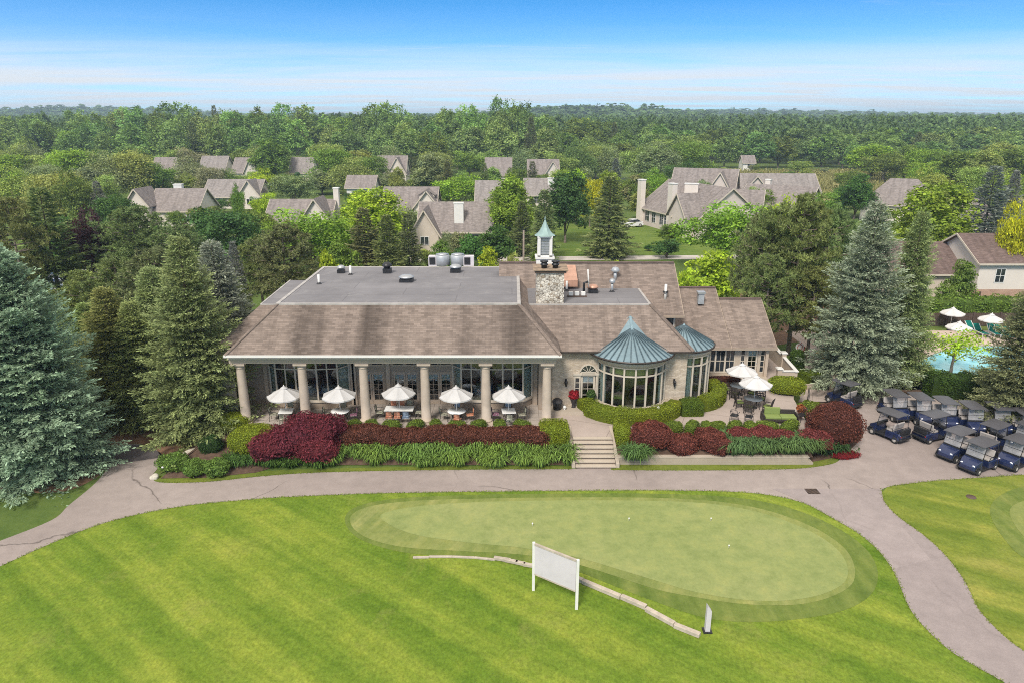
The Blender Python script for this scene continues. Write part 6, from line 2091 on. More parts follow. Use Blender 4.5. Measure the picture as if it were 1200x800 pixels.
def spruce_proto(seed, H=14.0, Rb=3.9, dz=.30, twig=.36, dens=1.45, droop=.30, bare=.03, mat='needle', ex=.76, tuft=.0):
    rg = np.random.default_rng(seed)
    A, B, Wd, S, T = [], [], [], [], []
    z = H * bare + .15
    lim = MB()
    while z < H - .25:
        fz = z / H
        r = Rb * (1 - fz) ** ex * (1 + .10 * math.sin(z * 2.1 + seed)) * rg.uniform(.9, 1.08)
        nb = max(4, int((7 + 4 * (1 - fz)) * dens))
        a0 = rg.uniform(0, 6.28)
        for k in range(nb):
            az = a0 + 2 * math.pi * k / nb + rg.normal(0, .14)
            L = max(.25, r * rg.uniform(.74, 1.10) * (1 + .09 * math.sin(2 * az + z * .5 + seed) + .10 * math.sin(3 * az - z * 2.1 + 2 * seed)) * min(1, .70 + fz * 2.6))
            if rg.uniform() < .07: continue
            zz = z + rg.normal(0, .1)
            u = np.array([math.cos(az), math.sin(az), 0]); w = np.array([-math.sin(az), math.cos(az), 0])
            ns = max(3, int(L * 4.6 * dens))
            up0 = .45 * fz - .02
            def path(s):
                return u * (L * s) + np.array([0, 0, zz + L * (up0 * s - droop * s * s * (1.1 - fz) + .14 * s ** 4)])
            bt = rg.normal(.42, .10)
            for i in range(ns):
                s = .08 + .92 * (i + rg.uniform(0, .6)) / ns
                p = path(min(s, 1)); fwd = unit(path(min(s, 1) + .02) - path(min(s, 1)))
                for sd in (-1, 1):
                    tl = (twig + .20 * L * (1 - s) * min(1, s * 4)) * rg.uniform(.75, 1.25) * (1.15 - .35 * s)
                    d = unit(fwd * rg.uniform(.7, 1.1) + w * sd * rg.uniform(.55, .95) + np.array([0, 0, rg.uniform(-.42, .05)]))
                    A.append(p); B.append(p + d * tl)
                    Wd.append(rg.uniform(.085, .14) * twig); S.append(unit(np.cross(d, [0, 0, 1.0]) + rg.normal(0, .25, 3)))
                    T.append(bt + .16 * (s > .82) + rg.normal(0, .12))
                    if rg.uniform() < .55:
                        A.append(p + d * tl * .2); B.append(p + d * tl * .95 + np.array([0, 0, -.08])); Wd.append(rg.uniform(.08, .13) * twig); S.append(unit(np.cross(d, w) + rg.normal(0, .2, 3))); T.append(bt - .06 + rg.normal(0, .1))
            p = path(.86); e = path(1.0) + u * .22
            for q in range(3):
                A.append(p); B.append(e + rg.normal(0, .07, 3)); Wd.append(.16 * twig); S.append(unit(w + rg.normal(0, .5, 3))); T.append(bt + .3 + rg.normal(0, .12))
        z += dz * rg.uniform(.8, 1.2) * (.62 + .5 * (1 - fz))
    # leader
    for k in range(16):
        a = rg.uniform(0, 6.28)
        A.append(np.array([0, 0, H - .9 + .05 * k])); B.append(np.array([.22 * math.cos(a), .22 * math.sin(a), H - .6 + .05 * k])); Wd.append(.05); S.append(unit(rg.normal(0, 1, 3))); T.append(.6)
    A.append(np.array([0, 0, H - .6])); B.append(np.array([0, 0, H + .1])); Wd.append(.05); S.append(np.array([1., 0, 0])); T.append(.6)
    A, B, Wd, S, T = map(np.array, (A, B, Wd, S, T))
    if tuft:
        # break every twig into short sprays that stand out from it, paler towards its end
        ln = np.linalg.norm(B - A, axis=1)
        P_, Q_, W_, S_, T_n = [], [], [], [], []
        for k, (f0, br) in enumerate(((.12, -.10), (.42, .0), (.68, .08), (.9, .20))):
            ok = rg.uniform(0, 1, len(A)) < (.55 if k == 0 else .9)
            d = unit((B - A)[ok]); n = ok.sum()
            side = unit(np.cross(d, rg.normal(0, 1, (n, 3))))
            dd = unit(d + side * rg.uniform(.2, .8, (n, 1)) + np.array([0, 0, .12]))
            l = np.clip(ln[ok] * .42, .13, tuft) * rg.uniform(.75, 1.3, n)
            p = A[ok] + (B - A)[ok] * (f0 + rg.uniform(-.1, .1, (n, 1)))
            P_.append(p); Q_.append(p + dd * l[:, None]); W_.append(l * rg.uniform(.17, .27, n)); S_.append(unit(np.cross(dd, np.array([0, 0, 1.0])) + rg.normal(0, .55, (n, 3)))); T_n.append(T[ok] + br + rg.normal(0, .13, n))
        A, B, Wd, S, T = map(np.concatenate, (P_, Q_, W_, S_, T_n))
    q = strip_quads(A, B, Wd[:, None], S)
    me = cards_mesh('crown', q, np.clip(T, 0, 1), M[mat])
    print('spruce faces', len(q))
    b = MB()
    b.tube([(0, 0, -.3), (0, 0, H * .5), (0, 0, H - .3)], [.2 * H / 14 * 1.1, .12 * H / 14, .02], 8)
    o = b.build('trunk', M['bark']); tm = o.data; bpy.data.objects.remove(o)
    return me, tm


def pine_proto(seed, H=13.0, W=8.5, hb=.30, tufts=7):
    rg = np.random.default_rng(seed)
    A, B, S, T = [], [], [], []
    lim = MB()
    lim.tube([(0, 0, -.3), (.1, 0, H * .5), (0, .1, H - .6)], [.26, .17, .04], 8)
    z = H * hb
    while z < H - .3:
        f = (z - H * hb) / (H * (1 - hb))
        r = W / 2 * (math.sin(math.pi * min(.97, .22 + .78 * f)) ** .7) * rg.uniform(.8, 1.1)
        nb = 5
        a0 = rg.uniform(0, 6.28)
        for k in range(nb):
            az = a0 + 2 * math.pi * k / nb + rg.normal(0, .3)
            L = max(.5, r * rg.uniform(.7, 1.15))
            u = np.array([math.cos(az), math.sin(az), 0])
            tip = u * L + np.array([0, 0, z + L * rg.uniform(.05, .35)])
            root = np.array([0, 0, z])
            lim.tube([tuple(root), tuple((root + tip) / 2 + np.array([0, 0, -.05 * L])), tuple(tip)], [.06, .04, .015], 4)
            bt = rg.normal(.45, .12)
            for q in range(int(tufts * (.6 + L / 3))):
                s = rg.uniform(.35, 1.05)
                c = root + (tip - root) * s + rg.normal(0, .33, 3) * np.array([1, 1, .6])
                m = 26
                d = unit(rg.normal(0, 1, (m, 3)) + u * .5 + np.array([0, 0, .55]))
                ln = rg.uniform(.28, .5, m)
                A.append(np.tile(c, (m, 1))); B.append(c + d * ln[:, None]); S.append(unit(np.cross(d, rg.normal(0, 1, (m, 3)))))
                T.append(np.clip(rg.normal(bt + rg.normal(0, .1), .13, m), 0, 1))
        z += rg.uniform(.42, .7)
    A, B, S, T = map(np.concatenate, (A, B, S, T))
    me = cards_mesh('crown', strip_quads(A, B, .045, S), T, M['needle'])
    o = lim.build('trunk', M['bark_grey']); tm = o.data; bpy.data.objects.remove(o)
    return me, tm


PROTO = {}
PROTO['maple'] = [(broad_proto(s, .9, W=10, H=9.2), (10, 10.1)) for s in (101, 102, 103)]
PROTO['tall'] = [(broad_proto(s, 1.2, W=9, H=13.4, n_lobes=28, leaf=.36), (9, 14.6)) for s in (111, 112)]
PROTO['willow'] = [(broad_proto(s, .6, W=11, H=9.8, n_lobes=26, leaf=.30, droop=.12, loose=1.35), (11, 10.4)) for s in (121, 122)]
PROTO['bush'] = [(broad_proto(s, .1, W=5, H=4.4, n_lobes=16, clumps=20, per=20, leaf=.22), (5, 4.5)) for s in (131, 132)]
PROTO['open'] = [(broad_proto(141, 1.6, W=6, H=3.4, n_lobes=12, clumps=12, per=13, leaf=.24, loose=1.9), (6, 5.0))]
PROTO['far'] = [(broad_proto(s, .8, W=13, H=20.5, n_lobes=30, clumps=14, per=24, leaf=.62, lobe_var=.13, loose=1.0), (13, 21.3)) for s in (151, 152, 153, 154)]
PROTO['spruce'] = [(spruce_proto(161, tuft=.22), (7.8, 14.0)), (spruce_proto(162, Rb=3.4, droop=.42, tuft=.22), (6.8, 14.0))]
PROTO['spruce_big'] = [(spruce_proto(163, H=14.2, Rb=5.0, dz=.25, dens=1.7, twig=.34, droop=.24, bare=.03, ex=.70, tuft=.24), (10.4, 14.2))]
PROTO['spruce_far'] = [(spruce_proto(164, dz=.42, dens=.85, twig=.8), (7.8, 14.0)), (spruce_proto(165, Rb=4.3, dz=.42, dens=.85, twig=.8), (8.6, 14.0))]
PROTO['pine'] = [(pine_proto(s), (8.5, 13.0)) for s in (171, 172)]
_pi = {}
NAME = {'maple': 'broadleaf_tree', 'tall': 'broadleaf_tree', 'willow': 'broadleaf_tree', 'bush': 'bushy_tree', 'open': 'small_tree', 'far': 'wood_tree', 'spruce': 'spruce_tree', 'spruce_big': 'spruce_tree', 'spruce_far': 'spruce_tree', 'pine': 'pine_tree'}
LEAFM = {}


def tree_at(kind, x, y, H, W, color, label, group=None, z=None, rz=None, pick=None):
    i = _pi.get(kind, 0); _pi[kind] = i + 1
    (cm, tm), (w0, h0) = PROTO[kind][pick if pick is not None else i % len(PROTO[kind])]
    z = terrain(x, y) if z is None else z
    rz = rnd.uniform(0, 6.28) if rz is None else rz
    t = thing(NAME[kind], label, 'tree', (x, y, z), rz, group)
    t.scale = (W / w0, W / w0, H / h0)
    for nm, me in (('trunk', tm), ('crown', cm)):
        o = bpy.data.objects.new(nm, me); COL.objects.link(o); o.parent = t
        if nm == 'crown':
            j = [rnd.uniform(.9, 1.1) for _ in range(3)]
            o.color = (*[c * k for c, k in zip(color, j)], 1)
    return t


def tree(kind, px, Y, top, wpx, color, label, group=None, **kw):
    p = D(px, top, Y)
    ax = Y * math.cos(TH) + (CAM_H - p.z * .5) * math.sin(TH)
    W = wpx / F_PX * ax
    return tree_at(kind, p.x, Y, p.z - kw.pop('z0', 0.0), W, color, label, group, **kw)


C_ = dict(green=(0.139, 0.218, 0.045), bright=(0.198, 0.323, 0.042), lime=(0.310, 0.429, 0.037), light=(0.244, 0.304, 0.087), dark=(0.066, 0.145, 0.040), blue=(.250, .300, .232), bigblue=(.275, .345, .262), bluegrey=(.24, .29, .235), spruce=(.245, .315, .118), dkspruce=(.21, .245, .10),
          olive=(.185, .235, .085), purple=(0.067, 0.032, 0.044), maroon=(0.138, 0.032, 0.051), yellow=(0.380, 0.391, 0.023), wood=(.165, .262, .080), wood2=(.205, .310, .092), wood3=(.130, .220, .072), grey=(0.205, 0.257, 0.132), brown=(.215, .215, .105), yolive=(.215, .265, .085))
T_ = [
    # the spruces and pines left of the clubhouse
    ('spruce_big', -14, 38.6, 288, 232, 'bigblue', 'huge blue-grey spruce leaning over the drive, cut by the picture edge'),
    ('spruce', 208, 43.5, 277, 150, 'spruce', 'tall green spruce between the drive fork and the porch'),
    ('spruce', 247, 49.5, 282, 122, 'blue', 'blue-grey spruce touching the porch roof corner'),
    ('spruce', 120, 46.0, 338, 135, 'yolive', 'yellowish green spruce between the huge blue spruce and the tall green one'),
    ('spruce', 150, 45.5, 352, 96, 'spruce', 'lower green spruce squeezed beside the yellowish spruce'),
    ('pine', 178, 55.0, 292, 96, 'brown', 'thin brownish pine rising behind the tall green spruce'),
    ('pine', 132, 58.0, 300, 80, 'yolive', 'yellow-olive pine with brown needles behind the yellowish spruce'),
    ('pine', 96, 60.0, 318, 80, 'yolive', 'low olive pine beside the parked cars behind the huge spruce'),
    ('pine', 232, 60.0, 296, 80, 'olive', 'olive pine filling the gap behind the tall green spruce'),
    ('pine', 262, 58.0, 322, 70, 'olive', 'low olive pine close to the wing roof'),
    ('spruce', 98, 50.0, 356, 110, 'yolive', 'olive spruce peeking out behind the huge blue one'),
    ('spruce', 176, 49.0, 312, 118, 'spruce', 'green spruce crowding behind the tall one by the drive fork'),
    ('spruce_far', 45, 74.0, 219, 98, 'dkspruce', 'broad dark green spruce behind the huge blue spruce'),
    ('pine', 6, 70.0, 228, 70, 'yolive', 'olive conifer at the picture edge beside the broad dark spruce'),
    ('maple', 90, 79.0, 241, 62, 'purple', 'round purple-leaved tree beside the broad dark spruce'),
    ('pine', 152, 80.0, 243, 92, 'olive', 'rounded dull olive pine behind the brownish pines'),
    ('pine', 205, 76.0, 262, 80, 'olive', 'spreading olive pine in front of the grey-roofed house'),
    ('pine', 330, 68.0, 264, 88, 'olive', 'dark olive pine rising behind the flat roof corner'),
    ('pine', 300, 73.0, 276, 60, 'olive', 'smaller olive pine left of the dark olive one behind the flat roof'),
    ('spruce_far', 272, 66.0, 283, 40, 'bluegrey', 'narrow spruce tip behind the blue-grey spruce by the porch'),
    # broadleaf trees behind the clubhouse
    ('maple', 256, 95.0, 231, 94, 'dark', 'dense dark green round maple in front of the long grey roof'),
    ('maple', 360, 97.0, 239, 98, 'bright', 'broad fresh green tree in front of the house with cream chimney'),
    ('tall', 432, 107.0, 218, 78, 'lime', 'bright lime-green tree above the row of dark spruces'),
    ('spruce_far', 425, 88.0, 243, 62, 'dkspruce', 'dark spruce leftmost in the clump behind the flat roof'),
    ('spruce_far', 452, 84.0, 252, 60, 'dkspruce', 'dark spruce in the middle of the clump behind the flat roof'),
    ('spruce_far', 477, 90.0, 250, 46, 'dkspruce', 'dark slim spruce at the house end of the clump'),
    ('bush', 383, 66.0, 296, 44, 'lime', 'vivid lime shrub just above the flat roof near the white pipe'),
    ('bush', 452, 66.0, 310, 34, 'lime', 'vivid lime shrub barely clearing the flat roof edge'),
    ('bush', 399, 80.0, 284, 60, 'green', 'green bushy tree behind the lime shrub'),
    ('maple', 538, 166.0, 202, 60, 'bright', 'round fresh green maple between the two dormered roofs'),
    ('tall', 600, 116.0, 206, 58, 'bright', 'feathery light green tree beside the white-chimney house'),
    ('spruce_far', 612, 108.0, 236, 40, 'dkspruce', 'dark spruce in front of the feathery light green tree'),
    ('spruce_far', 638, 104.0, 222, 46, 'spruce', 'green spruce directly behind the cupola'),
    ('tall', 664, 120.0, 198, 56, 'dark', 'tall dark maple behind the cupola lawn'),
    ('maple', 693, 138.0, 199, 38, 'yellow', 'yellow-green tree peeping over the tall dark maple'),
    ('tall', 677, 142.0, 199, 40, 'lime', 'pale lime crown behind the tall dark maple'),
    ('spruce_far', 716, 107.0, 207, 74, 'spruce', 'large grey-green spruce on the lawn behind the rear gable'),
    ('bush', 545, 92.0, 270, 56, 'dark', 'dark green bushy tree in front of the white-chimney house'),
    ('bush', 580, 95.0, 265, 62, 'dark', 'dark bushy tree right of the white-chimney house'),
    ('bush', 541, 98.0, 268, 40, 'brown', 'reddish brown bushy tree under the white chimney'),
    ('bush', 571, 82.0, 290, 34, 'lime', 'yellow-green shrub by the cooling units'),
    ('bush', 596, 82.0, 291, 34, 'light', 'yellow-green shrub nearer the rear gable'),
    ('bush', 518, 88.0, 284, 40, 'green', 'mid green bush behind the cooling units'),
    ('bush', 500, 96.0, 288, 30, 'light', 'pale green bush beside the dark slim spruce'),
    ('bush', 628, 84.0, 296, 20, 'green', 'small green bush beside the utility pole'),
    ('bush', 783, 106.0, 277, 38, 'dark', 'round dark bush on the back lawn below the condominiums'),
    ('bush', 760, 112.0, 287, 14, 'dark', 'tiny dark shrub on the back lawn'),
    ('bush', 722, 84.0, 300, 20, 'lime', 'vivid lime shrub peeping over the rear gable ridge'),
    ('maple', 852, 97.0, 230, 98, 'bright', 'broad bright green tree in front of the condominiums'),
    ('bush', 836, 74.0, 295, 88, 'lime', 'wide lime-green tree behind the middle gable'),
    ('bush', 800, 72.0, 308, 40, 'lime', 'low lime shrub behind the rear gable end'),
    # the pines behind the right wing
    ('pine', 893, 66.0, 252, 60, 'olive', 'olive pine at the house end of the big pine group'),
    ('pine', 912, 62.0, 238, 80, 'olive', 'tall olive pine second in the big pine group'),
    ('pine', 946, 60.0, 229, 92, 'olive', 'tallest olive pine, bare trunk showing beside the walkway'),
    ('pine', 978, 63.0, 240, 80, 'olive', 'olive pine right behind the pair of spruces'),
    ('pine', 905, 58.0, 300, 70, 'olive', 'lower olive pine over the wing roof'),
    ('pine', 960, 57.5, 310, 74, 'yolive', 'lower yellowish pine beside the blue spruce'),
    ('maple', 920, 92.0, 226, 66, 'lime', 'lime-topped tree behind the big pine group'),
    ('spruce', 1030, 52.0, 237, 132, 'blue', 'tall blue-grey spruce standing behind the cart lot'),
    ('spruce', 1083, 53.5, 246, 84, 'spruce', 'slender green spruce close beside the tall blue-grey one'),
    ('spruce', 1228, 45.0, 312, 118, 'dkspruce', 'dark green spruce at the picture edge beside the carts'),
    ('bush', 1088, 53.5, 428, 44, 'green', 'green bush screening the pool beside the slender spruce'),
    ('bush', 1162, 52.5, 432, 44, 'green', 'green bush screening the pool beside the corner spruce'),
    ('open', 1124, 55.0, 386, 76, 'lime', 'small airy bright tree overhanging the pool'),
    ('tall', 1098, 92.0, 210, 92, 'bright', 'big fresh green maple behind the slender spruce'),
    ('spruce_far', 1168, 112.0, 194, 66, 'bluegrey', 'grey-blue spruce behind the maroon tree'),
    ('spruce_far', 1192, 118.0, 200, 40, 'bluegrey', 'second grey-blue spruce at the picture edge'),
    ('maple', 1143, 84.0, 268, 54, 'maroon', 'maroon-leaved tree above the low brown roof'),
    ('maple', 1204, 80.0, 224, 44, 'yellow', 'golden yellow tree at the picture edge above the two-storey house'),
    ('bush', 1130, 76.0, 306, 46, 'green', 'rounded green bush in front of the low brown roof'),
    ('bush', 1112, 74.0, 330, 36, 'green', 'green bush between the slender spruce and the hedge'),
    ('tall', 1008, 150.0, 204, 40, 'dark', 'dark green tree beside the hipped roof behind the pines'),
    ('maple', 992, 155.0, 213, 36, 'dark', 'lower dark green tree left of the hipped roof'),
    # middle distance, left to right
    ('maple', 300, 116.0, 240, 54, 'green', 'green tree in front of the long grey roof, beside the dark maple'),
    ('maple', 470, 126.0, 238, 44, 'grey', 'dull green tree in front of the two-window gable house'),
    ('maple', 588, 132.0, 220, 48, 'green', 'green tree left of the feathery light tree'),
    ('maple', 240, 128.0, 236, 38, 'green', 'green tree at the corner of the cross-gabled house'),
    ('maple', 962, 128.0, 222, 50, 'green', 'green tree behind the big pine group near the hipped roof'),
    ('tall', 785, 118.0, 262, 26, 'green', 'slender green tree at the condominium deck'),
    ('willow', 12, 150.0, 196, 60, 'light', 'light green tree at the picture edge beyond the olive conifer'),
    ('willow', 66, 140.0, 200, 78, 'light', 'pale yellow-green willow beyond the broad dark spruce'),
    ('maple', 84, 128.0, 197, 46, 'green', 'green tree rising behind the purple-leaved tree'),
    ('spruce_far', 112, 128.0, 212, 34, 'bluegrey', 'blue-green spruce between purple tree and the long hedge trees'),
    ('maple', 130, 118.0, 218, 62, 'dark', 'dark green tree left of the grey-roofed house'),
    ('willow', 118, 180.0, 177, 64, 'grey', 'large grey-green tree in the middle distance'),
    ('willow', 150, 185.0, 177, 62, 'light', 'rounded light green tree beyond the grey-roofed house'),
    ('maple', 176, 188.0, 186, 50, 'green', 'green tree left of the far roofs'),
    ('willow', 215, 205.0, 184, 52, 'grey', 'grey-green tree in front of the far roofs'),
    ('willow', 243, 190.0, 195, 44, 'grey', 'low grey-green tree amid the far roofs'),
    ('willow', 268, 192.0, 198, 34, 'green', 'low green tree right of the grey-green ones'),
    ('tall', 317, 235.0, 163, 46, 'green', 'prominent rounded green tree standing above the far roofs'),
    ('maple', 304, 178.0, 196, 40, 'lime', 'lime-green tree below the prominent rounded tree'),
    ('maple', 340, 172.0, 198, 50, 'grey', 'dull green rounded tree beside the lime one'),
    ('maple', 308, 140.0, 224, 34, 'lime', 'small lime tree above the cream-chimney house roof'),
    ('maple', 276, 135.0, 213, 18, 'green', 'small upright green tree by the long grey roof'),
    ('willow', 388, 215.0, 173, 56, 'green', 'green tree between the far roofs and the pale house'),
    ('willow', 412, 200.0, 185, 60, 'light', 'light green tree above the pale house'),
    ('willow', 436, 225.0, 182, 44, 'green', 'green tree right of the light green one'),
    ('tall', 505, 190.0, 178, 40, 'grey', 'grey-green tree above the dormered house'),
    ('tall', 466, 185.0, 196, 24, 'light', 'slender pale tree in front of a far roof'),
    ('spruce_far', 524, 185.0, 188, 26, 'dkspruce', 'dark spruce left of the twin far roofs'),
    ('spruce_far', 567, 178.0, 191, 26, 'spruce', 'grey-green spruce in front of the twin far roofs'),
    ('spruce_far', 487, 205.0, 184, 24, 'dkspruce', 'dark narrow spruce beyond the dormered house'),
    ('maple', 605, 200.0, 191, 26, 'green', 'green tree between the twin far roofs'),
    ('spruce_far', 624, 195.0, 189, 24, 'dkspruce', 'dark spruce right of the twin far roofs'),
    ('spruce_far', 722, 200.0, 186, 26, 'bluegrey', 'blue-grey spruce above the large lawn spruce'),
    ('maple', 745, 165.0, 200, 38, 'green', 'green tree left of the condominium chimneys'),
    ('bush', 752, 150.0, 222, 34, 'light', 'pale green bush by the condominium end'),
    ('willow', 770, 228.0, 166, 60, 'grey', 'tall grey-green tree behind the condominiums'),
    ('willow', 810, 240.0, 164, 56, 'green', 'broad green tree behind the condominiums'),
    ('maple', 803, 205.0, 186, 46, 'dark', 'dark round maple behind the condominium roofs'),
    ('maple', 826, 158.0, 204, 30, 'grey', 'dull green tree standing among the condominium roofs'),
    ('maple', 892, 142.0, 217, 36, 'green', 'green tree rising through the condominium roofs'),
    ('maple', 1040, 240.0, 176, 48, 'green', 'large green tree at the meadow edge'),
    ('maple', 1062, 250.0, 184, 40, 'light', 'light green tree at the meadow edge beside the large one'),
    ('tall', 1130, 205.0, 176, 56, 'green', 'tall green tree behind the big fresh maple'),
    ('tall', 1160, 190.0, 176, 50, 'light', 'light green tree above the grey-blue spruces'),
    ('tall', 1195, 215.0, 172, 50, 'green', 'green tree at the picture edge beyond the grey-blue spruces'),
    ('maple', 1092, 215.0, 188, 44, 'bright', 'bright green tree above the big fresh maple'),
    ('maple', 996, 215.0, 198, 30, 'green', 'green tree alone in the meadow'),
    ('maple', 940, 282.0, 186, 26, 'light', 'rounded light green tree at the far meadow edge'),
    ('bush', 925, 268.0, 200, 18, 'green', 'small round bush in the meadow'),
    ('bush', 890, 262.0, 202, 16, 'green', 'small bush at the condominium side of the meadow'),
]
for k, px, Y, top, w, col, lab in T_:
    if Y > 90 and k in ('maple', 'tall', 'willow'): w *= 1.18
    tree(k, px, Y, top, w, C_[col], lab, None)

# trees filling the gaps between the houses
fr = random.Random(23)
FILL = []
def fill(px0, px1, n, Y0, Y1, t0, t1, w0, w1, cols, label, group, kinds=('willow', 'maple', 'tall')):
    for i in range(n):
        px = px0 + (px1 - px0) * (i + fr.uniform(.15, .85)) / n
        tree(fr.choice(kinds), px, fr.uniform(Y0, Y1), fr.uniform(t0, t1), fr.uniform(w0, w1), C_[fr.choice(cols)], label, group)
fill(-20, 640, 17, 258, 270, 166, 178, 44, 58, ['green', 'grey', 'wood2', 'light'], 'green tree in the band between the far roofs and the tall wood', 'trees between the far roofs and the tall wood')
fill(-20, 170, 7, 200, 235, 172, 182, 56, 70, ['light', 'green', 'grey', 'bright'], 'green tree in the mixed grove at the picture edge behind the purple tree', 'grove at the picture edge')
fill(-20, 130, 5, 158, 180, 190, 204, 54, 64, ['light', 'green', 'bright', 'grey'], 'green tree in the lower mixed grove behind the purple tree', 'lower grove at the picture edge')
fill(170, 420, 8, 190, 206, 199, 206, 30, 42, ['green', 'grey', 'light', 'wood2'], 'low green tree along the gardens of the far roofs', 'garden trees of the far roofs')
fill(180, 310, 4, 150, 160, 226, 232, 26, 34, ['green', 'bright', 'dark'], 'low green tree between the two grey-roofed houses', 'low trees between the grey-roofed houses')
fill(420, 640, 8, 188, 206, 196, 206, 28, 38, ['green', 'grey', 'light', 'wood2'], 'low green tree below the twin far roofs', 'garden trees below the twin far roofs')
fill(640, 780, 6, 225, 262, 164, 176, 44, 56, ['green', 'grey', 'wood2', 'wood3'], 'green tree in the grove behind the condominium chimneys', 'grove behind the condominiums')
fill(655, 775, 5, 165, 185, 196, 206, 30, 40, ['green', 'bright', 'grey'], 'lower green tree at the edge of the back lawn', 'trees at the edge of the back lawn')
fill(1020, 1230, 7, 225, 262, 164, 180, 50, 62, ['green', 'light', 'wood2', 'bright'], 'green tree in the grove past the meadow at the picture edge', 'grove past the meadow')
fill(1050, 1230, 5, 150, 180, 192, 206, 50, 60, ['green', 'light', 'bright'], 'green tree behind the grey-blue spruces', 'trees behind the grey-blue spruces')
fill(300, 480, 5, 104, 112, 256, 266, 50, 62, ['green', 'bright', 'dark'], 'green tree closing the gap behind the flat roof', 'trees behind the flat roof')
fill(20, 200, 5, 92, 112, 246, 262, 50, 66, ['green', 'olive', 'dark'], 'green tree closing the gap behind the purple tree', 'trees behind the purple tree')
fill(870, 1000, 4, 76, 84, 270, 290, 56, 70, ['green', 'olive'], 'green tree seen through the big pine group', 'trees behind the big pine group')

# the wood behind the houses: single trees as far as one can tell them apart
wr = random.Random(11)
LW = 'tall green tree in the unbroken wood behind the houses'
LM = 'green tree in the wood beyond the meadow and the condominiums'
nw = 0
def skyline(px):
    pts = [(-60, 138), (0, 137), (60, 136), (120, 134), (145, 123), (165, 122), (195, 128), (235, 123), (265, 128), (300, 126), (345, 124), (375, 128), (395, 138), (425, 126), (455, 123), (475, 130), (492, 141), (520, 127), (545, 127), (570, 119), (600, 114), (622, 120), (645, 142), (680, 143), (720, 147), (760, 146), (800, 150), (860, 148), (900, 152), (960, 150), (1010, 150), (1060, 146), (1110, 150), (1160, 152), (1260, 150)]
    for (a, ya), (b, yb) in zip(pts, pts[1:]):
        if a <= px <= b: return ya + (yb - ya) * (px - a) / (b - a)
    return 145
for row, (Y0, n, dt) in enumerate(((282, 40, 22), (306, 44, 9), (332, 46, 0))):
    for i in range(n):
        px = -50 + 1300 * (i + wr.uniform(.1, .9)) / n
        if row == 0 and (840 < px < 1010): continue
        Y = Y0 + wr.uniform(-9, 9) + (0 if px < 650 else 14)
        top = skyline(px) - 5 + dt + wr.uniform(-1, 4 if px < 640 else 9)
        kind = 'far' if wr.random() < .93 else 'spruce_far'
        W = wr.uniform(36, 54)
        col = C_[wr.choice(['wood', 'wood2', 'wood3', 'wood2', 'green', 'wood'])]
        if kind == 'spruce_far': W *= .55; col = C_['dkspruce']
        tree(kind, px, Y, top, W, col, LW if px < 640 else LM, 'trees in the wood behind the houses' if px < 640 else 'trees in the wood beyond the meadow')
        nw += 1
print('wood trees', nw)

# beyond: one mass
def forest():
    rg = np.random.default_rng(3)
    proto = []
    for s in range(5):
        q, t, _ = crown_broad(300 + s, W=1.0, H=1.0, n_lobes=14, clumps=7, per=6, leaf=.11)
        proto.append((q, t))
    low = []
    for s in range(4):
        q, t, _ = crown_broad(320 + s, W=1.0, H=1.0, n_lobes=8, clumps=4, per=3, leaf=.24)
        low.append((q, t))
    Q, T = [], []
    def scatter(y0, y1, sp, hw, hh, pr, grow):
        y = y0
        while y < y1:
            s = sp * (1 + grow * (y - y0) / (y1 - y0))
            half = .92 * y + 140
            n = int(2 * half / s)
            xs_ = np.linspace(-half, half, n) + rg.uniform(-s * .45, s * .45, n)
            for x in xs_:
                yy = y + rg.uniform(-s * .5, s * .5)
                if 60 < x < 250 and yy < 300: continue
                q, t = pr[rg.integers(len(pr))]
                w, h = hw * rg.uniform(.8, 1.35) * s / sp, hh * rg.uniform(.75, 1.2)
                a = rg.uniform(0, 6.28); c, sn = math.cos(a), math.sin(a)
                v = q * np.array([w, w, h])
                v = np.stack([v[..., 0] * c - v[..., 1] * sn + x, v[..., 0] * sn + v[..., 1] * c + yy, v[..., 2] + terrain(x, yy) + 2.5], -1)
                Q.append(v); T.append(np.clip(t * .5 + rg.normal(.22, .12), 0, 1))
            y += s * .85
    scatter(352, 760, 11.5, 13, 17, proto, .6)
    scatter(770, 2700, 22, 24, 17, low, 1.6)
    Q, T = np.concatenate(Q), np.concatenate(T)
    print('forest cards', len(Q))
    o = link_mesh('distant_wood', cards_mesh('distant_wood', Q, T, M['leaf']), color=(.115, .190, .068))
    setp(o, 'far wooded hills fading blue towards the horizon', 'forest', kind='stuff')
forest()
# reeds and scrub in the meadow
rg = np.random.default_rng(13)
mp_ = [(rg.uniform(60, 235), rg.uniform(195, 296), 0) for _ in range(14000)]
setp(blades('meadow_grass', mp_, 1, 1.1, .16, rg, (.20, .20, .085), lean=.4), 'tall dry grass of the meadow beyond the condominiums', 'grass', kind='stuff')
sc = random.Random(4)
for i in range(14):
    x, y = sc.uniform(75, 225), sc.uniform(235, 292)
    tree_at('bush', x, y, sc.uniform(2.5, 5), sc.uniform(4, 8), C_[sc.choice(['light', 'green', 'grey'])], 'low scrub bush standing in the dry meadow', 'scrub bushes in the meadow')
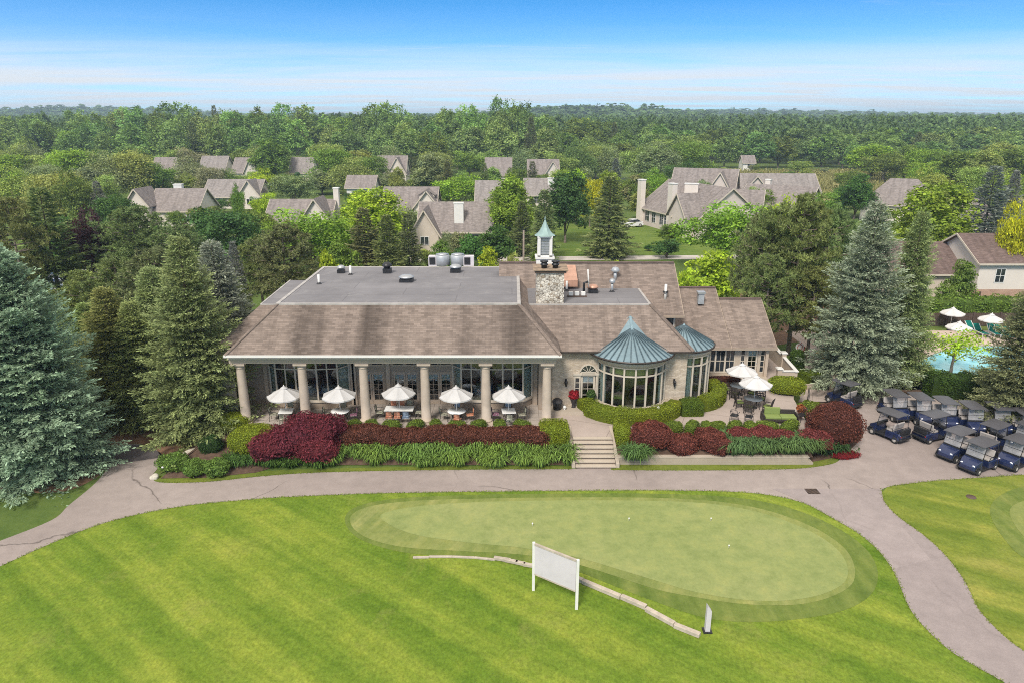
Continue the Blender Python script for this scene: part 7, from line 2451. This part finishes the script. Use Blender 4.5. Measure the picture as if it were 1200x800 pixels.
# ------------------------------------------------------------------ houses beyond the trees
def house(label, x, y, w, d, eave, ridge, rz=0, roof='shingle_house', wall='siding', chimneys=(), cross=(), windows=(), doors=(), dormers=(), over=.45, name='house', group=None, hip=0.0, base=None):
    """ridge along local x, front towards local -y, origin at the middle of the front wall"""
    t = thing(name, label, 'house', (0, 0, 0), 0, group)
    rf, wl = M[roof], M[wall]
    x0, x1, ym = -w / 2, w / 2, d / 2
    b = MB()
    if hip:
        b.box(x0, x1, 0, d, 0, eave)
    else:
        b.add([(x0, 0, 0), (x1, 0, 0), (x1, d, 0), (x0, d, 0), (x0, 0, eave), (x1, 0, eave), (x1, d, eave), (x0, d, eave), (x0, ym, ridge - .12), (x1, ym, ridge - .12)],
              [(0, 1, 5, 4), (1, 2, 6, 9, 5), (2, 3, 7, 6), (3, 0, 4, 8, 7)])
    b.build('wall', wl, t)
    if base:
        MB().box(x0 - .03, x1 + .03, -.03, d + .03, 0, base[1]).build('base_course', M[base[0]], t)
    k = (ridge - eave) / ym
    ze = eave - over * k
    b = MB()
    if hip:
        b.add([(x0 - over, -over, ze), (x1 + over, -over, ze), (x1 + over, d + over, ze), (x0 - over, d + over, ze), (x0 + hip, ym, ridge), (x1 - hip, ym, ridge)], [(0, 1, 5, 4), (1, 2, 5), (2, 3, 4, 5), (3, 0, 4)])
    else:
        b.slab([(x0 - over, -over, ze), (x1 + over, -over, ze), (x1 + over, ym, ridge), (x0 - over, ym, ridge)], .2)
        b.slab([(x1 + over, d + over, ze), (x0 - over, d + over, ze), (x0 - over, ym + .003, ridge), (x1 + over, ym + .003, ridge)], .2)
    ro = b.build('roof', rf, t)
    f = MB().bar((x0 - over, -over - .03, ze - .1), (x1 + over, -over - .03, ze - .1), .06, .2)
    if not hip:
        for xx in (x0 - over - .03, x1 + over + .03):
            f.bar((xx, -over, ze - .1), (xx, ym, ridge - .1), .06, .2).bar((xx, ym, ridge - .1), (xx, d + over, ze - .1), .06, .2)
    f.build('fascia', M['trim'], ro)
    for cx, cy, cw, ct, mt in chimneys:
        c = MB().box(cx - cw / 2, cx + cw / 2, cy - .5, cy + .5, 0, ct).build('chimney', M[mt], t)
        MB().box(cx - cw / 2 - .08, cx + cw / 2 + .08, cy - .58, cy + .58, ct + .002, ct + .16).build('cap', M['white'], c)
    for cx, cw, out, ez, rzg in cross:      # gabled wing towards the front
        v = [(cx - cw / 2, -out, 0), (cx + cw / 2, -out, 0), (cx + cw / 2, -out, ez), (cx, -out, rzg - .1), (cx - cw / 2, -out, ez)]
        v2 = [(a, ym, c) for a, _, c in v]
        MB().add(v + v2, [(0, 1, 2, 3, 4), (1, 6, 7, 2), (0, 4, 9, 5)]).build('gable_wall', wl, t)
        kk = (rzg - ez) / (cw / 2)
        r = MB()
        r.slab([(cx - cw / 2 - over, -out - over, ez - over * kk), (cx, -out - over, rzg), (cx, ym, rzg), (cx - cw / 2 - over, ym, ez - over * kk)], .18)
        r.slab([(cx + .003, -out - over, rzg), (cx + cw / 2 + over, -out - over, ez - over * kk), (cx + cw / 2 + over, ym, ez - over * kk), (cx + .003, ym, rzg)], .18)
        r.build('gable_roof', rf, t)
        MB().bar((cx - cw / 2 - over, -out - over - .03, ez - over * kk - .09), (cx, -out - over - .03, rzg - .09), .06, .2).bar((cx, -out - over - .03, rzg - .09), (cx + cw / 2 + over, -out - over - .03, ez - over * kk - .09), .06, .2).build('bargeboard', M['trim'], t)
        wn = MB().box(cx - .7, cx + .7, -out - .05, -out - .005, 1.0, 2.4).build('window', M['white'], t)
        MB().box(cx - .6, cx - .04, -out - .07, -out - .052, 1.1, 2.3).box(cx + .04, cx + .6, -out - .07, -out - .052, 1.1, 2.3).build('pane', M['glass_dark'], wn)
    for wx, wz, ww, wh in windows:
        wn = MB().box(wx - ww / 2 - .1, wx + ww / 2 + .1, -.06, -.005, wz - .1, wz + wh + .1).build('window', M['white'], t)
        MB().box(wx - ww / 2, wx + ww / 2, -.075, -.062, wz, wz + wh).build('pane', M['glass_dark'], wn)
        MB().box(wx - .025, wx + .025, -.09, -.077, wz, wz + wh).box(wx - ww / 2, wx + ww / 2, -.088, -.078, wz + wh / 2 - .025, wz + wh / 2 + .025).build('muntin', M['white'], wn)
    for dx, dw, dh, mt in doors:
        dd = MB().box(dx - dw / 2, dx + dw / 2, -.06, -.005, 0.02, dh).build('door', M[mt], t)
        MB().ball((dx + dw / 2 - .12, -.1, 1.0), .05, 8, 6).build('handle', M['steel'], dd)
    for dx, dz in dormers:
        y0 = (dz - eave) / k
        v = [(dx - 1.5, y0 - .3, dz), (dx + 1.5, y0 - .3, dz), (dx + 1.5, y0 - .3, dz + 1.0), (dx, y0 - .3, dz + 1.9), (dx - 1.5, y0 - .3, dz + 1.0)]
        v2 = [(a, ym, c) for a, _, c in v]
        dm = MB().add(v + v2, [(0, 1, 2, 3, 4), (1, 6, 7, 2), (0, 4, 9, 5)]).build('dormer', wl, t)
        MB().slab([(dx - 1.8, y0 - .6, dz + .9), (dx, y0 - .6, dz + 2.0), (dx, ym, dz + 2.0), (dx - 1.8, ym, dz + .9)], .14).slab([(dx + .003, y0 - .6, dz + 2.0), (dx + 1.8, y0 - .6, dz + .9), (dx + 1.8, ym, dz + .9), (dx + .003, ym, dz + 2.0)], .14).build('dormer_roof', rf, dm)
        for s in (-.5, .5):
            MB().box(dx + s - .3, dx + s + .3, y0 - .35, y0 - .305, dz + .3, dz + .95).build('pane', M['glass_dark'], dm)
    t.location = (x, y, 0)
    t.rotation_euler = (0, 0, rz)
    return t


def hpx(px0, px1, Y):
    ax = Y * math.cos(TH) + 17 * math.sin(TH)
    return ((px0 + px1) / 2 - CX) / F_PX * ax, (px1 - px0) / F_PX * ax


HS = []
def hs(label, px0, px1, Y, depth, eave, ridge, **kw):
    x, w = hpx(px0, px1, Y)
    if kw.get('name') != 'garden_house': HS.append((label, x, Y, w, eave))
    return house(label, x, Y, w - .9, depth, eave, ridge, **kw)


hs('mauve-grey roofed house with a tall cross gable at its far end, behind the dark maple', 172, 233, 139, 10, 3.3, 6.9, cross=((-6.0, 4.2, 1.6, 4.6, 7.4),), windows=((3.2, .9, 1.2, 1.5), (.2, .9, 1.2, 1.5)), doors=((1.9, 1.0, 2.1, 'brown_dark'),), chimneys=((-1.0, 6.0, 1.6, 7.5, 'white'),), name='house')
hs('low grey roof seen between the dark maple and the cross-gabled house', 236, 304, 168, 10, 3.0, 6.4, roof='shingle_house_b', windows=((-3, .9, 1.2, 1.4), (3, .9, 1.2, 1.4)), cross=((4.6, 5, .8, 3.2, 6.6),))
hs('long grey-roofed house with slim cream chimney behind the fresh green tree', 308, 388, 123, 10, 3.2, 6.5, cross=((3.6, 5.4, 1.4, 3.4, 7.2),), chimneys=((5.9, 5.2, .9, 8.3, 'siding'),), windows=((-3, .9, 1.2, 1.4), (0, .9, 1.2, 1.4)))
hs('small pale gable-ended house peeping above the lime tree', 404, 440, 182, 8, 3.8, 6.4, wall='white', windows=((-1.6, 1, 1.1, 1.3), (1.6, 1, 1.1, 1.3)))
hs('grey-roofed house with a two-window gable, behind the row of dark spruces', 446, 512, 141, 11, 3.2, 7.0, cross=((3.6, 5.0, .6, 3.7, 6.8),), windows=((-3.4, .9, 1.2, 1.4), (-.6, .9, 1.2, 1.4)), dormers=((3.4, 4.8),))
hs('grey-roofed house with a big white chimney on its front slope', 488, 578, 114, 10, 3.1, 7.0, wall='siding_b', chimneys=((.6, 1.6, 1.5, 7.1, 'white'),), cross=((-4.6, 4.4, 2.4, 3.0, 6.6),), windows=((3.2, .9, 1.2, 1.4), (-1.4, .9, 1.2, 1.4)), dormers=())
hs('grey roof half hidden between the round maple and the feathery tree', 556, 592, 152, 10, 3.3, 7.4, roof='shingle_house_b', windows=((1, .9, 1.2, 1.4),))
hs('low roof with a white vent box behind the feathery light tree', 614, 664, 172, 9, 3.0, 6.4, roof='shingle_house_b', chimneys=((1.5, 3, 1.6, 6.4, 'white'),), windows=((-2, .9, 1.2, 1.4),))
hs('far twin-gabled house above the dormered house', 440, 476, 236, 11, 3.6, 8.6, cross=((2.2, 5.6, 1.2, 3.6, 8.3),), windows=((-3, 1, 1.2, 1.4),))
hs('far grey-roofed house with dark doorway, above the round maple', 568, 600, 224, 11, 3.8, 8.6, windows=((-2, 1, 1.2, 1.4), (2, 1, 1.2, 1.4)), doors=((0, 1.4, 2.4, 'brown_dark'),))
hs('far house with arched gable window at the edge of the tall wood', 618, 656, 214, 11, 4.0, 8.6, cross=((2.6, 5.4, 1.5, 4.2, 8.4),), windows=((-3, 1, 1.2, 1.4),))
hs('far roof leftmost of the row below the wood', 176, 202, 238, 10, 3.6, 8.0, windows=((0, 1, 1.2, 1.4),))
hs('far roof second of the row below the wood', 232, 264, 243, 10, 3.6, 8.2, windows=((0, 1, 1.2, 1.4),), roof='shingle_house_b')
hs('far roof third of the row below the wood, with a raised gable', 271, 306, 236, 10, 3.8, 8.0, cross=((2, 4.6, .8, 4.0, 8.4),), windows=((-3, 1, 1.2, 1.4),))
hs('far roof behind the prominent rounded tree', 338, 366, 238, 10, 3.6, 8.0, windows=((0, 1, 1.2, 1.4),), roof='shingle_house_b')
hs('little white porch building on a patch of grass among the far roofs', 368, 384, 226, 5, 3.4, 5.2, wall='white', windows=((-1, 1, 1.4, 1.4),), name='garden_house')
hs('tiny white house at the foot of the wood beyond the meadow', 870, 886, 296, 6, 3.4, 6.0, wall='white', windows=((0, 1.2, 1.2, 1.4),))
# planting in front of the houses
hr = random.Random(31)
for label, x, Y, w, eave in HS:
    n = max(2, int(w / 4.2))
    for i in range(n):
        short = ' '.join(label.split()[:6])
        xx = x - w / 2 + w * (i + hr.uniform(.05, .95)) / n
        hgt = eave * hr.uniform(.75, 1.5)
        tree_at(hr.choice(['bush', 'maple', 'willow', 'bush']), xx, Y - hr.uniform(4.5, 8.0), hgt, hgt * hr.uniform(.85, 1.25), C_[hr.choice(['green', 'grey', 'dark', 'light', 'bright', 'green'])], 'small green tree planted before the ' + short, 'trees before the ' + short)
# condominiums to the right of the back lawn
x, w = hpx(757, 757, 140)
house('condominium with two tall pale chimneys and a deck facing the back lawn', 28.8, 133.5, 21, 13, 3.6, 8.6, rz=R(-72), wall='siding_pink', chimneys=((-9.6, -.3, 1.5, 8.6, 'siding'), (2.2, -.3, 1.6, 8.8, 'siding')), windows=((-7.2, 1.0, 1.6, 1.9), (-4.6, 1.0, 1.3, 1.9), (.2, 1.0, 1.4, 1.9), (-1.6, 1, 1.3, 1.9)), cross=((6.6, 6.0, 1.6, 4.0, 7.6),), doors=((4.3, 1.0, 2.1, 'brown_dark'),), name='condominium')
x, w = hpx(806, 832, 128)
house('condominium with a pale square chimney box beside the bright green tree', 36.2, 127.5, 15, 12, 3.6, 7.8, rz=R(-20), wall='siding_pink', chimneys=((-4.8, 3.5, 2.4, 8.7, 'siding'),), cross=((-4.6, 5.0, 1.2, 3.8, 7.0),), windows=((0, 1, 1.3, 1.5), (4, 1, 1.3, 1.5)), name='condominium')
house('condominium with a steep end gable rising behind the dull green tree', 43.5, 166, 14, 12, 4.0, 9.0, rz=R(-22), wall='siding_pink', cross=((4.0, 5.5, .6, 4.2, 8.6),), windows=((-3, 1, 1.3, 1.5), (0, 1, 1.3, 1.5)), name='condominium')
house('long low condominium roof reaching towards the meadow', 63, 172, 20, 12, 3.6, 7.4, rz=R(-4), wall='siding_pink', roof='shingle_house_b', cross=((-5, 6, .8, 3.8, 7.2),), windows=((0, 1, 1.3, 1.5), (4, 1, 1.3, 1.5), (7.5, 1, 1.3, 1.5)), name='condominium')
house('condominium roof sloping down behind the big pine group', 49.5, 138, 13, 12, 3.4, 7.6, rz=R(-38), wall='siding_pink', chimneys=((-3, 7, 1.0, 8.4, 'siding'),), windows=((-4, 1, 1.3, 1.5), (0, 1, 1.3, 1.5), (4, 1, 1.3, 1.5)), name='condominium')
x, w = hpx(1016, 1076, 148)
house('house with broad hipped mauve roof between the pine group and the big maple', x, 146, 13.5, 13, 3.6, 8.2, rz=R(-32), hip=4.2, wall='siding', windows=((-3, 1, 1.2, 1.4), (2, 1, 1.2, 1.4)))
# two-storey neighbour on the right
p = D(1150, 306, 78)
house('two-storey cream house with red brick ground floor at the picture edge', p.x + 6.5, 78, 13, 9, 5.0, 7.4, roof='shingle_dark', wall='siding', windows=((-4.1, 2.6, .95, 1.45), (2, 2.6, .95, 1.45)), base=('brick_red', 1.75), doors=((-6.1, .5, 1.5, 'brown_dark'),))
house('low brown-roofed wing house behind the rounded green bush', p.x - 3.6, 80.5, 8.6, 9, 3.3, 6.0, roof='shingle_dark', wall='siding_b', windows=((-1, 1, 1.2, 1.3),))
hs('small mauve roof behind the grey-blue spruces', 1136, 1166, 128, 9, 3.0, 6.2, windows=((0, 1, 1.1, 1.3),))

# ------------------------------------------------------------------ parked cars behind the spruces and by the condominiums
def make_car(paint):
    t = thing('parked_car', 'x', 'car')
    def hull(rows, mat, name, bev=.05, par=None):
        b = MB(); v = []
        for y, z0, z1, wb, wt in rows:
            v += [(-wb, y, z0), (wb, y, z0), (wt, y, z1), (-wt, y, z1)]
        n = len(rows) - 1
        f = [(3, 2, 1, 0)] + [(4 * i + k, 4 * i + (k + 1) % 4, 4 * i + 4 + (k + 1) % 4, 4 * i + 4 + k) for i in range(n) for k in range(4)] + [(4 * n, 4 * n + 1, 4 * n + 2, 4 * n + 3)]
        return b.add(v, f).build(name, mat, par or t, bev)
    hull([(-2.25, .35, .7, .75, .68), (-2.05, .25, .85, .88, .8), (-1.0, .22, .98, .92, .84), (1.6, .22, 1.0, .92, .84), (2.1, .28, .98, .88, .78), (2.25, .4, .8, .8, .72)], paint, 'body')
    hull([(-1.05, .97, 1.0, .80, .79), (-.35, .97, 1.42, .82, .64), (.9, .97, 1.46, .82, .64), (1.75, .97, 1.02, .8, .78)], M['glass_dark'], 'window_band', .04)
    hull([(-.32, 1.425, 1.47, .64, .6), (.88, 1.465, 1.51, .64, .6)], paint, 'roof', .02)
    for s in (-1, 1):
        for y in (-1.4, 1.4):
            wv = MB().tube([(s * .74, y, .33), (s * .93, y, .33)], .33, 16).build('wheel', M['rubber'], t)
            MB().tube([(s * .9, y, .33), (s * .945, y, .33)], .2, 12).build('rim', M['rim'], wv)
        MB().ball((s * .62, -2.2, .64), .12, 8, 6, sx=1.4, sy=.5).build('headlight', M['lamp_glass'], t)
        MB().cbox((s * .66, 2.22, .76), (.24, .06, .14)).build('tail_lamp', M['tail'], t)
    return t


cw_ = make_car(M['car_white']); cs_ = make_car(M['car_silver']); cd_ = make_car(M['navy'])
for c, px, py, a, lab in ((cs_, 84, 340, 100, 'silver car glimpsed behind the huge blue spruce'), (cw_, 103, 330, 95, 'white car glimpsed behind the yellowish spruce'), (cd_, 66, 334, 100, 'dark car glimpsed beside the silver one'), (cw_, 740, 266, -70, 'white car parked beside the condominium with two tall chimneys')):
    p = G(px, py)
    place(c, (p.x, p.y, Z4), R(a), lab)

# utility pole
p = D(613.5, 306, 78)
t = thing('utility_pole', 'thin weathered pole standing between the spruces behind the flat roof', 'pole', (p.x, 78, 0))
ztop = D(613.5, 270, 78).z
MB().tube([(p.x, 78, -.2), (p.x, 78, ztop)], [.13, .1], 10).build('shaft', M['pole_wood'], t)
MB().tube([(p.x, 77.9, ztop - .5), (p.x, 78.1, ztop - .5)], .06, 8).build('insulator', M['steel'], t)
# ------------------------------------------------------------------ interior furniture glimpsed through the glass
def inside_table(x, y, z, lab):
    t = thing('dining_table', lab, 'table', (x, y, z))
    MB().lathe([(.62, .12), (.66, .4), (.64, .72), (.60, .75), (.001, .75)], (x, y, z), 20).build('tablecloth', M['cloth'], t)
    MB().tube([(x, y, z), (x, y, z + .74)], .05, 8).build('pedestal', M['brown_dark'], t)
    return t


IT = [(-14.6, 47.5, 'white-clothed table just inside the outer bay window, outer side'), (-13.0, 47.6, 'white-clothed table just inside the outer bay window, inner side'), (-2.1, 47.5, 'white-clothed table inside the bay window nearer the entrance, outer side'), (-.4, 47.5, 'white-clothed table inside the bay window nearer the entrance, inner side')]
for x, y, lab in IT: inside_table(x, y, ZT + .03, lab)


def cov_chair():
    t = thing('covered_chair', 'x', 'chair')
    b = MB()
    b.cbox((0, 0, .24), (.44, .44, .44))
    b.build('seat_cover', M['blue_cloth'], t, .02)
    MB().cbox((0, .2, .72), (.42, .06, .52)).build('back_cover', M['blue_cloth'], t, .02)
    return t


cc = cov_chair()
for x, y, lab in IT:
    for k, (dx, a, sd) in enumerate(((-.85, 90, 'outer'), (.85, -90, 'entrance'))):
        place(cc, (x + dx, y - .1, ZT + .03), R(a), f'blue covered chair, {sd} end of table {lab[20:]}', None)
for x, y, lab in ((7.3, 45.6, 'dark lounge chair with lime cushion inside the round bay, door side'), (8.8, 45.5, 'dark lounge chair with lime cushion inside the round bay, terrace side')):
    t = thing('lounge_chair', lab, 'chair', (x, y, 1.33))
    MB().cbox((x, y, 1.33 + .2), (.8, .75, .4)).build('base', M['wicker'], t, .04)
    MB().cbox((x, y + .34, 1.33 + .65), (.8, .14, .5)).build('backrest', M['wicker'], t, .04)
    MB().cbox((x, y - .04, 1.33 + .47), (.66, .62, .14)).build('cushion', M['lime'], t, .04)

# ------------------------------------------------------------------ sky, sun, air, camera
SUN_EL, SUN_AZ = R(46), math.atan2(-.42, -1.0)      # behind the camera, a little to its left
w = bpy.data.worlds.new('World')
SC.world = w
w.use_nodes = True
nt = w.node_tree
nt.nodes.clear()
N = lambda typ, **kw: (lambda x: ([setattr(x, k, v) for k, v in kw.items()], x)[1])(nt.nodes.new(typ))
L = nt.links.new
out = N('ShaderNodeOutputWorld'); bg = N('ShaderNodeBackground')
tc = N('ShaderNodeTexCoord')
# the visible band is low over the horizon: read the sky a little higher so that it keeps its blue
mp = N('ShaderNodeMapping'); mp.inputs['Scale'].default_value = (1, 1, 3.4); mp.inputs['Location'].default_value = (0, 0, .02)
L(tc.outputs['Generated'], mp.inputs['Vector'])
nm = N('ShaderNodeVectorMath', operation='NORMALIZE'); L(mp.outputs[0], nm.inputs[0])
sky = N('ShaderNodeTexSky', sky_type='NISHITA')
sky.sun_disc = False
sky.sun_elevation = SUN_EL
sky.sun_rotation = SUN_AZ
sky.altitude = 200; sky.air_density = 1.0; sky.dust_density = .2; sky.ozone_density = 1.6
L(nm.outputs[0], sky.inputs[0])
# thin stretched cloud: plane projection of the direction
sx = N('ShaderNodeSeparateXYZ'); L(tc.outputs['Generated'], sx.inputs[0])
def Mth(op, a, b=None):
    x = N('ShaderNodeMath', operation=op)
    for s, v in zip(x.inputs, (a, b)):
        if v is None: continue
        if hasattr(v, 'is_linked'): L(v, s)
        else: s.default_value = v
    return x.outputs[0]
zz = Mth('MAXIMUM', sx.outputs[2], .004)
den = Mth('ADD', zz, .035)
cx = N('ShaderNodeCombineXYZ')
L(Mth('DIVIDE', sx.outputs[0], den), cx.inputs[0]); L(Mth('DIVIDE', sx.outputs[1], den), cx.inputs[1])
mp2 = N('ShaderNodeMapping'); mp2.inputs['Scale'].default_value = (.20, .55, 1); mp2.inputs['Rotation'].default_value = (0, 0, R(-14)); mp2.inputs['Location'].default_value = (3.7, 1.3, 0)
L(cx.outputs[0], mp2.inputs['Vector'])
n1 = N('ShaderNodeTexNoise'); L(mp2.outputs[0], n1.inputs['Vector']); n1.inputs['Scale'].default_value = 1.0; n1.inputs['Detail'].default_value = 8; n1.inputs['Roughness'].default_value = .62; n1.inputs['Distortion'].default_value = .4
def Rmp(fac, stops):
    x = N('ShaderNodeValToRGB'); e = x.color_ramp.elements
    e[0].position, e[0].color = stops[0][0], (stops[0][1],) * 3 + (1,)
    e[1].position, e[1].color = stops[-1][0], (stops[-1][1],) * 3 + (1,)
    for p, c in stops[1:-1]:
        k = e.new(p); k.color = (c, c, c, 1)
    L(fac, x.inputs[0]); return x.outputs[0]
low = Rmp(sx.outputs[2], [(.0, 1.0), (.05, .96), (.073, .55), (.095, .18), (.14, 0)])
wis = Rmp(n1.outputs['Fac'], [(.55, 0), (.63, .45), (.74, .95)])
tilt = Mth('MULTIPLY', sx.outputs[0], .05)
cl = Mth('MULTIPLY', low, Mth('ADD', Rmp(n1.outputs['Fac'], [(.34, .55), (.58, 1.05)]), 0.0))
cl2 = Mth('MAXIMUM', cl, Mth('MULTIPLY', wis, Rmp(sx.outputs[2], [(0, 0), (.06, .8), (.16, .75), (.3, .5), (.8, .35)])))
cl2 = Mth('MINIMUM', cl2, 1.0)
mx = N('ShaderNodeMix', data_type='RGBA')
over = Rmp(sx.outputs[2], [(.16, 0), (.32, .85), (1, .92)])      # unseen bright overcast above the frame, added to whiten and warm the ambient light
cl2 = Mth('MAXIMUM', cl2, over)
tint = N('ShaderNodeMix', data_type='RGBA', blend_type='MULTIPLY'); tint.inputs[0].default_value = 1.0
L(sky.outputs[0], tint.inputs[6]); tint.inputs[7].default_value = (.30, .98, 1.30, 1)
L(cl2, mx.inputs[0]); L(tint.outputs[2], mx.inputs[6])
cc2 = N('ShaderNodeMix', data_type='RGBA'); L(Rmp(sx.outputs[2], [(.15, 0), (.5, 1)]), cc2.inputs[0])
cc2.inputs[6].default_value = (4.0, 4.25, 4.5, 1); cc2.inputs[7].default_value = (5.7, 5.3, 4.75, 1)
L(cc2.outputs[2], mx.inputs[7])
L(mx.outputs[2], bg.inputs['Color'])
bg.inputs['Strength'].default_value = .118
L(bg.outputs[0], out.inputs[0])

sl = bpy.data.lights.new('sun', 'SUN')
sl.energy = 2.35; sl.angle = R(14); sl.color = (1.0, .93, .84)
so_ = bpy.data.objects.new('sun', sl); COL.objects.link(so_)
d = Vector((math.sin(SUN_AZ) * math.cos(SUN_EL), math.cos(SUN_AZ) * math.cos(SUN_EL), math.sin(SUN_EL)))
so_.rotation_euler = (-d).to_track_quat('-Z', 'Y').to_euler()
so_.location = (0, 0, 80)

HAZE = True
if HAZE:
    b = MB().box(-4200, 4200, -70, 5400, -1.2, 66)
    t = NT('haze')
    pv = t.n('ShaderNodeVolumePrincipled')
    pv.inputs['Color'].default_value = (.62, .80, 1.0, 1)
    pv.inputs['Density'].default_value = .00030
    pv.inputs['Anisotropy'].default_value = .2
    t.l(pv.outputs[0], t.out.inputs['Volume'])
    h = b.build('haze', t.m)
    setp(h, kind='stuff')

cam = bpy.data.cameras.new('camera')
cam.sensor_width = 36; cam.lens = F_PX / 1200 * 36
cam.clip_start = .5; cam.clip_end = 9000
co = bpy.data.objects.new('camera', cam); COL.objects.link(co)
co.location = (0, 0, CAM_H)
co.rotation_euler = (math.pi / 2 - TH, 0, 0)
SC.camera = co

vs = SC.view_settings
vs.view_transform = 'Standard'; vs.look = 'None'; vs.gamma = 1; vs.use_curve_mapping = False
vs.exposure = .86
cy = SC.cycles
cy.max_bounces = 6; cy.diffuse_bounces = 3; cy.glossy_bounces = 3; cy.transmission_bounces = 3; cy.transparent_max_bounces = 10; cy.volume_bounces = 0
cy.use_denoising = False; cy.use_adaptive_sampling = False
try:
    cy.denoiser = 'OPENIMAGEDENOISE'; cy.denoising_input_passes = 'RGB_ALBEDO_NORMAL'
except Exception:
    pass
cy.sample_clamp_indirect = 6
cy.pixel_filter_type = 'BLACKMAN_HARRIS'; cy.filter_width = 1.0
SC.render.use_persistent_data = False
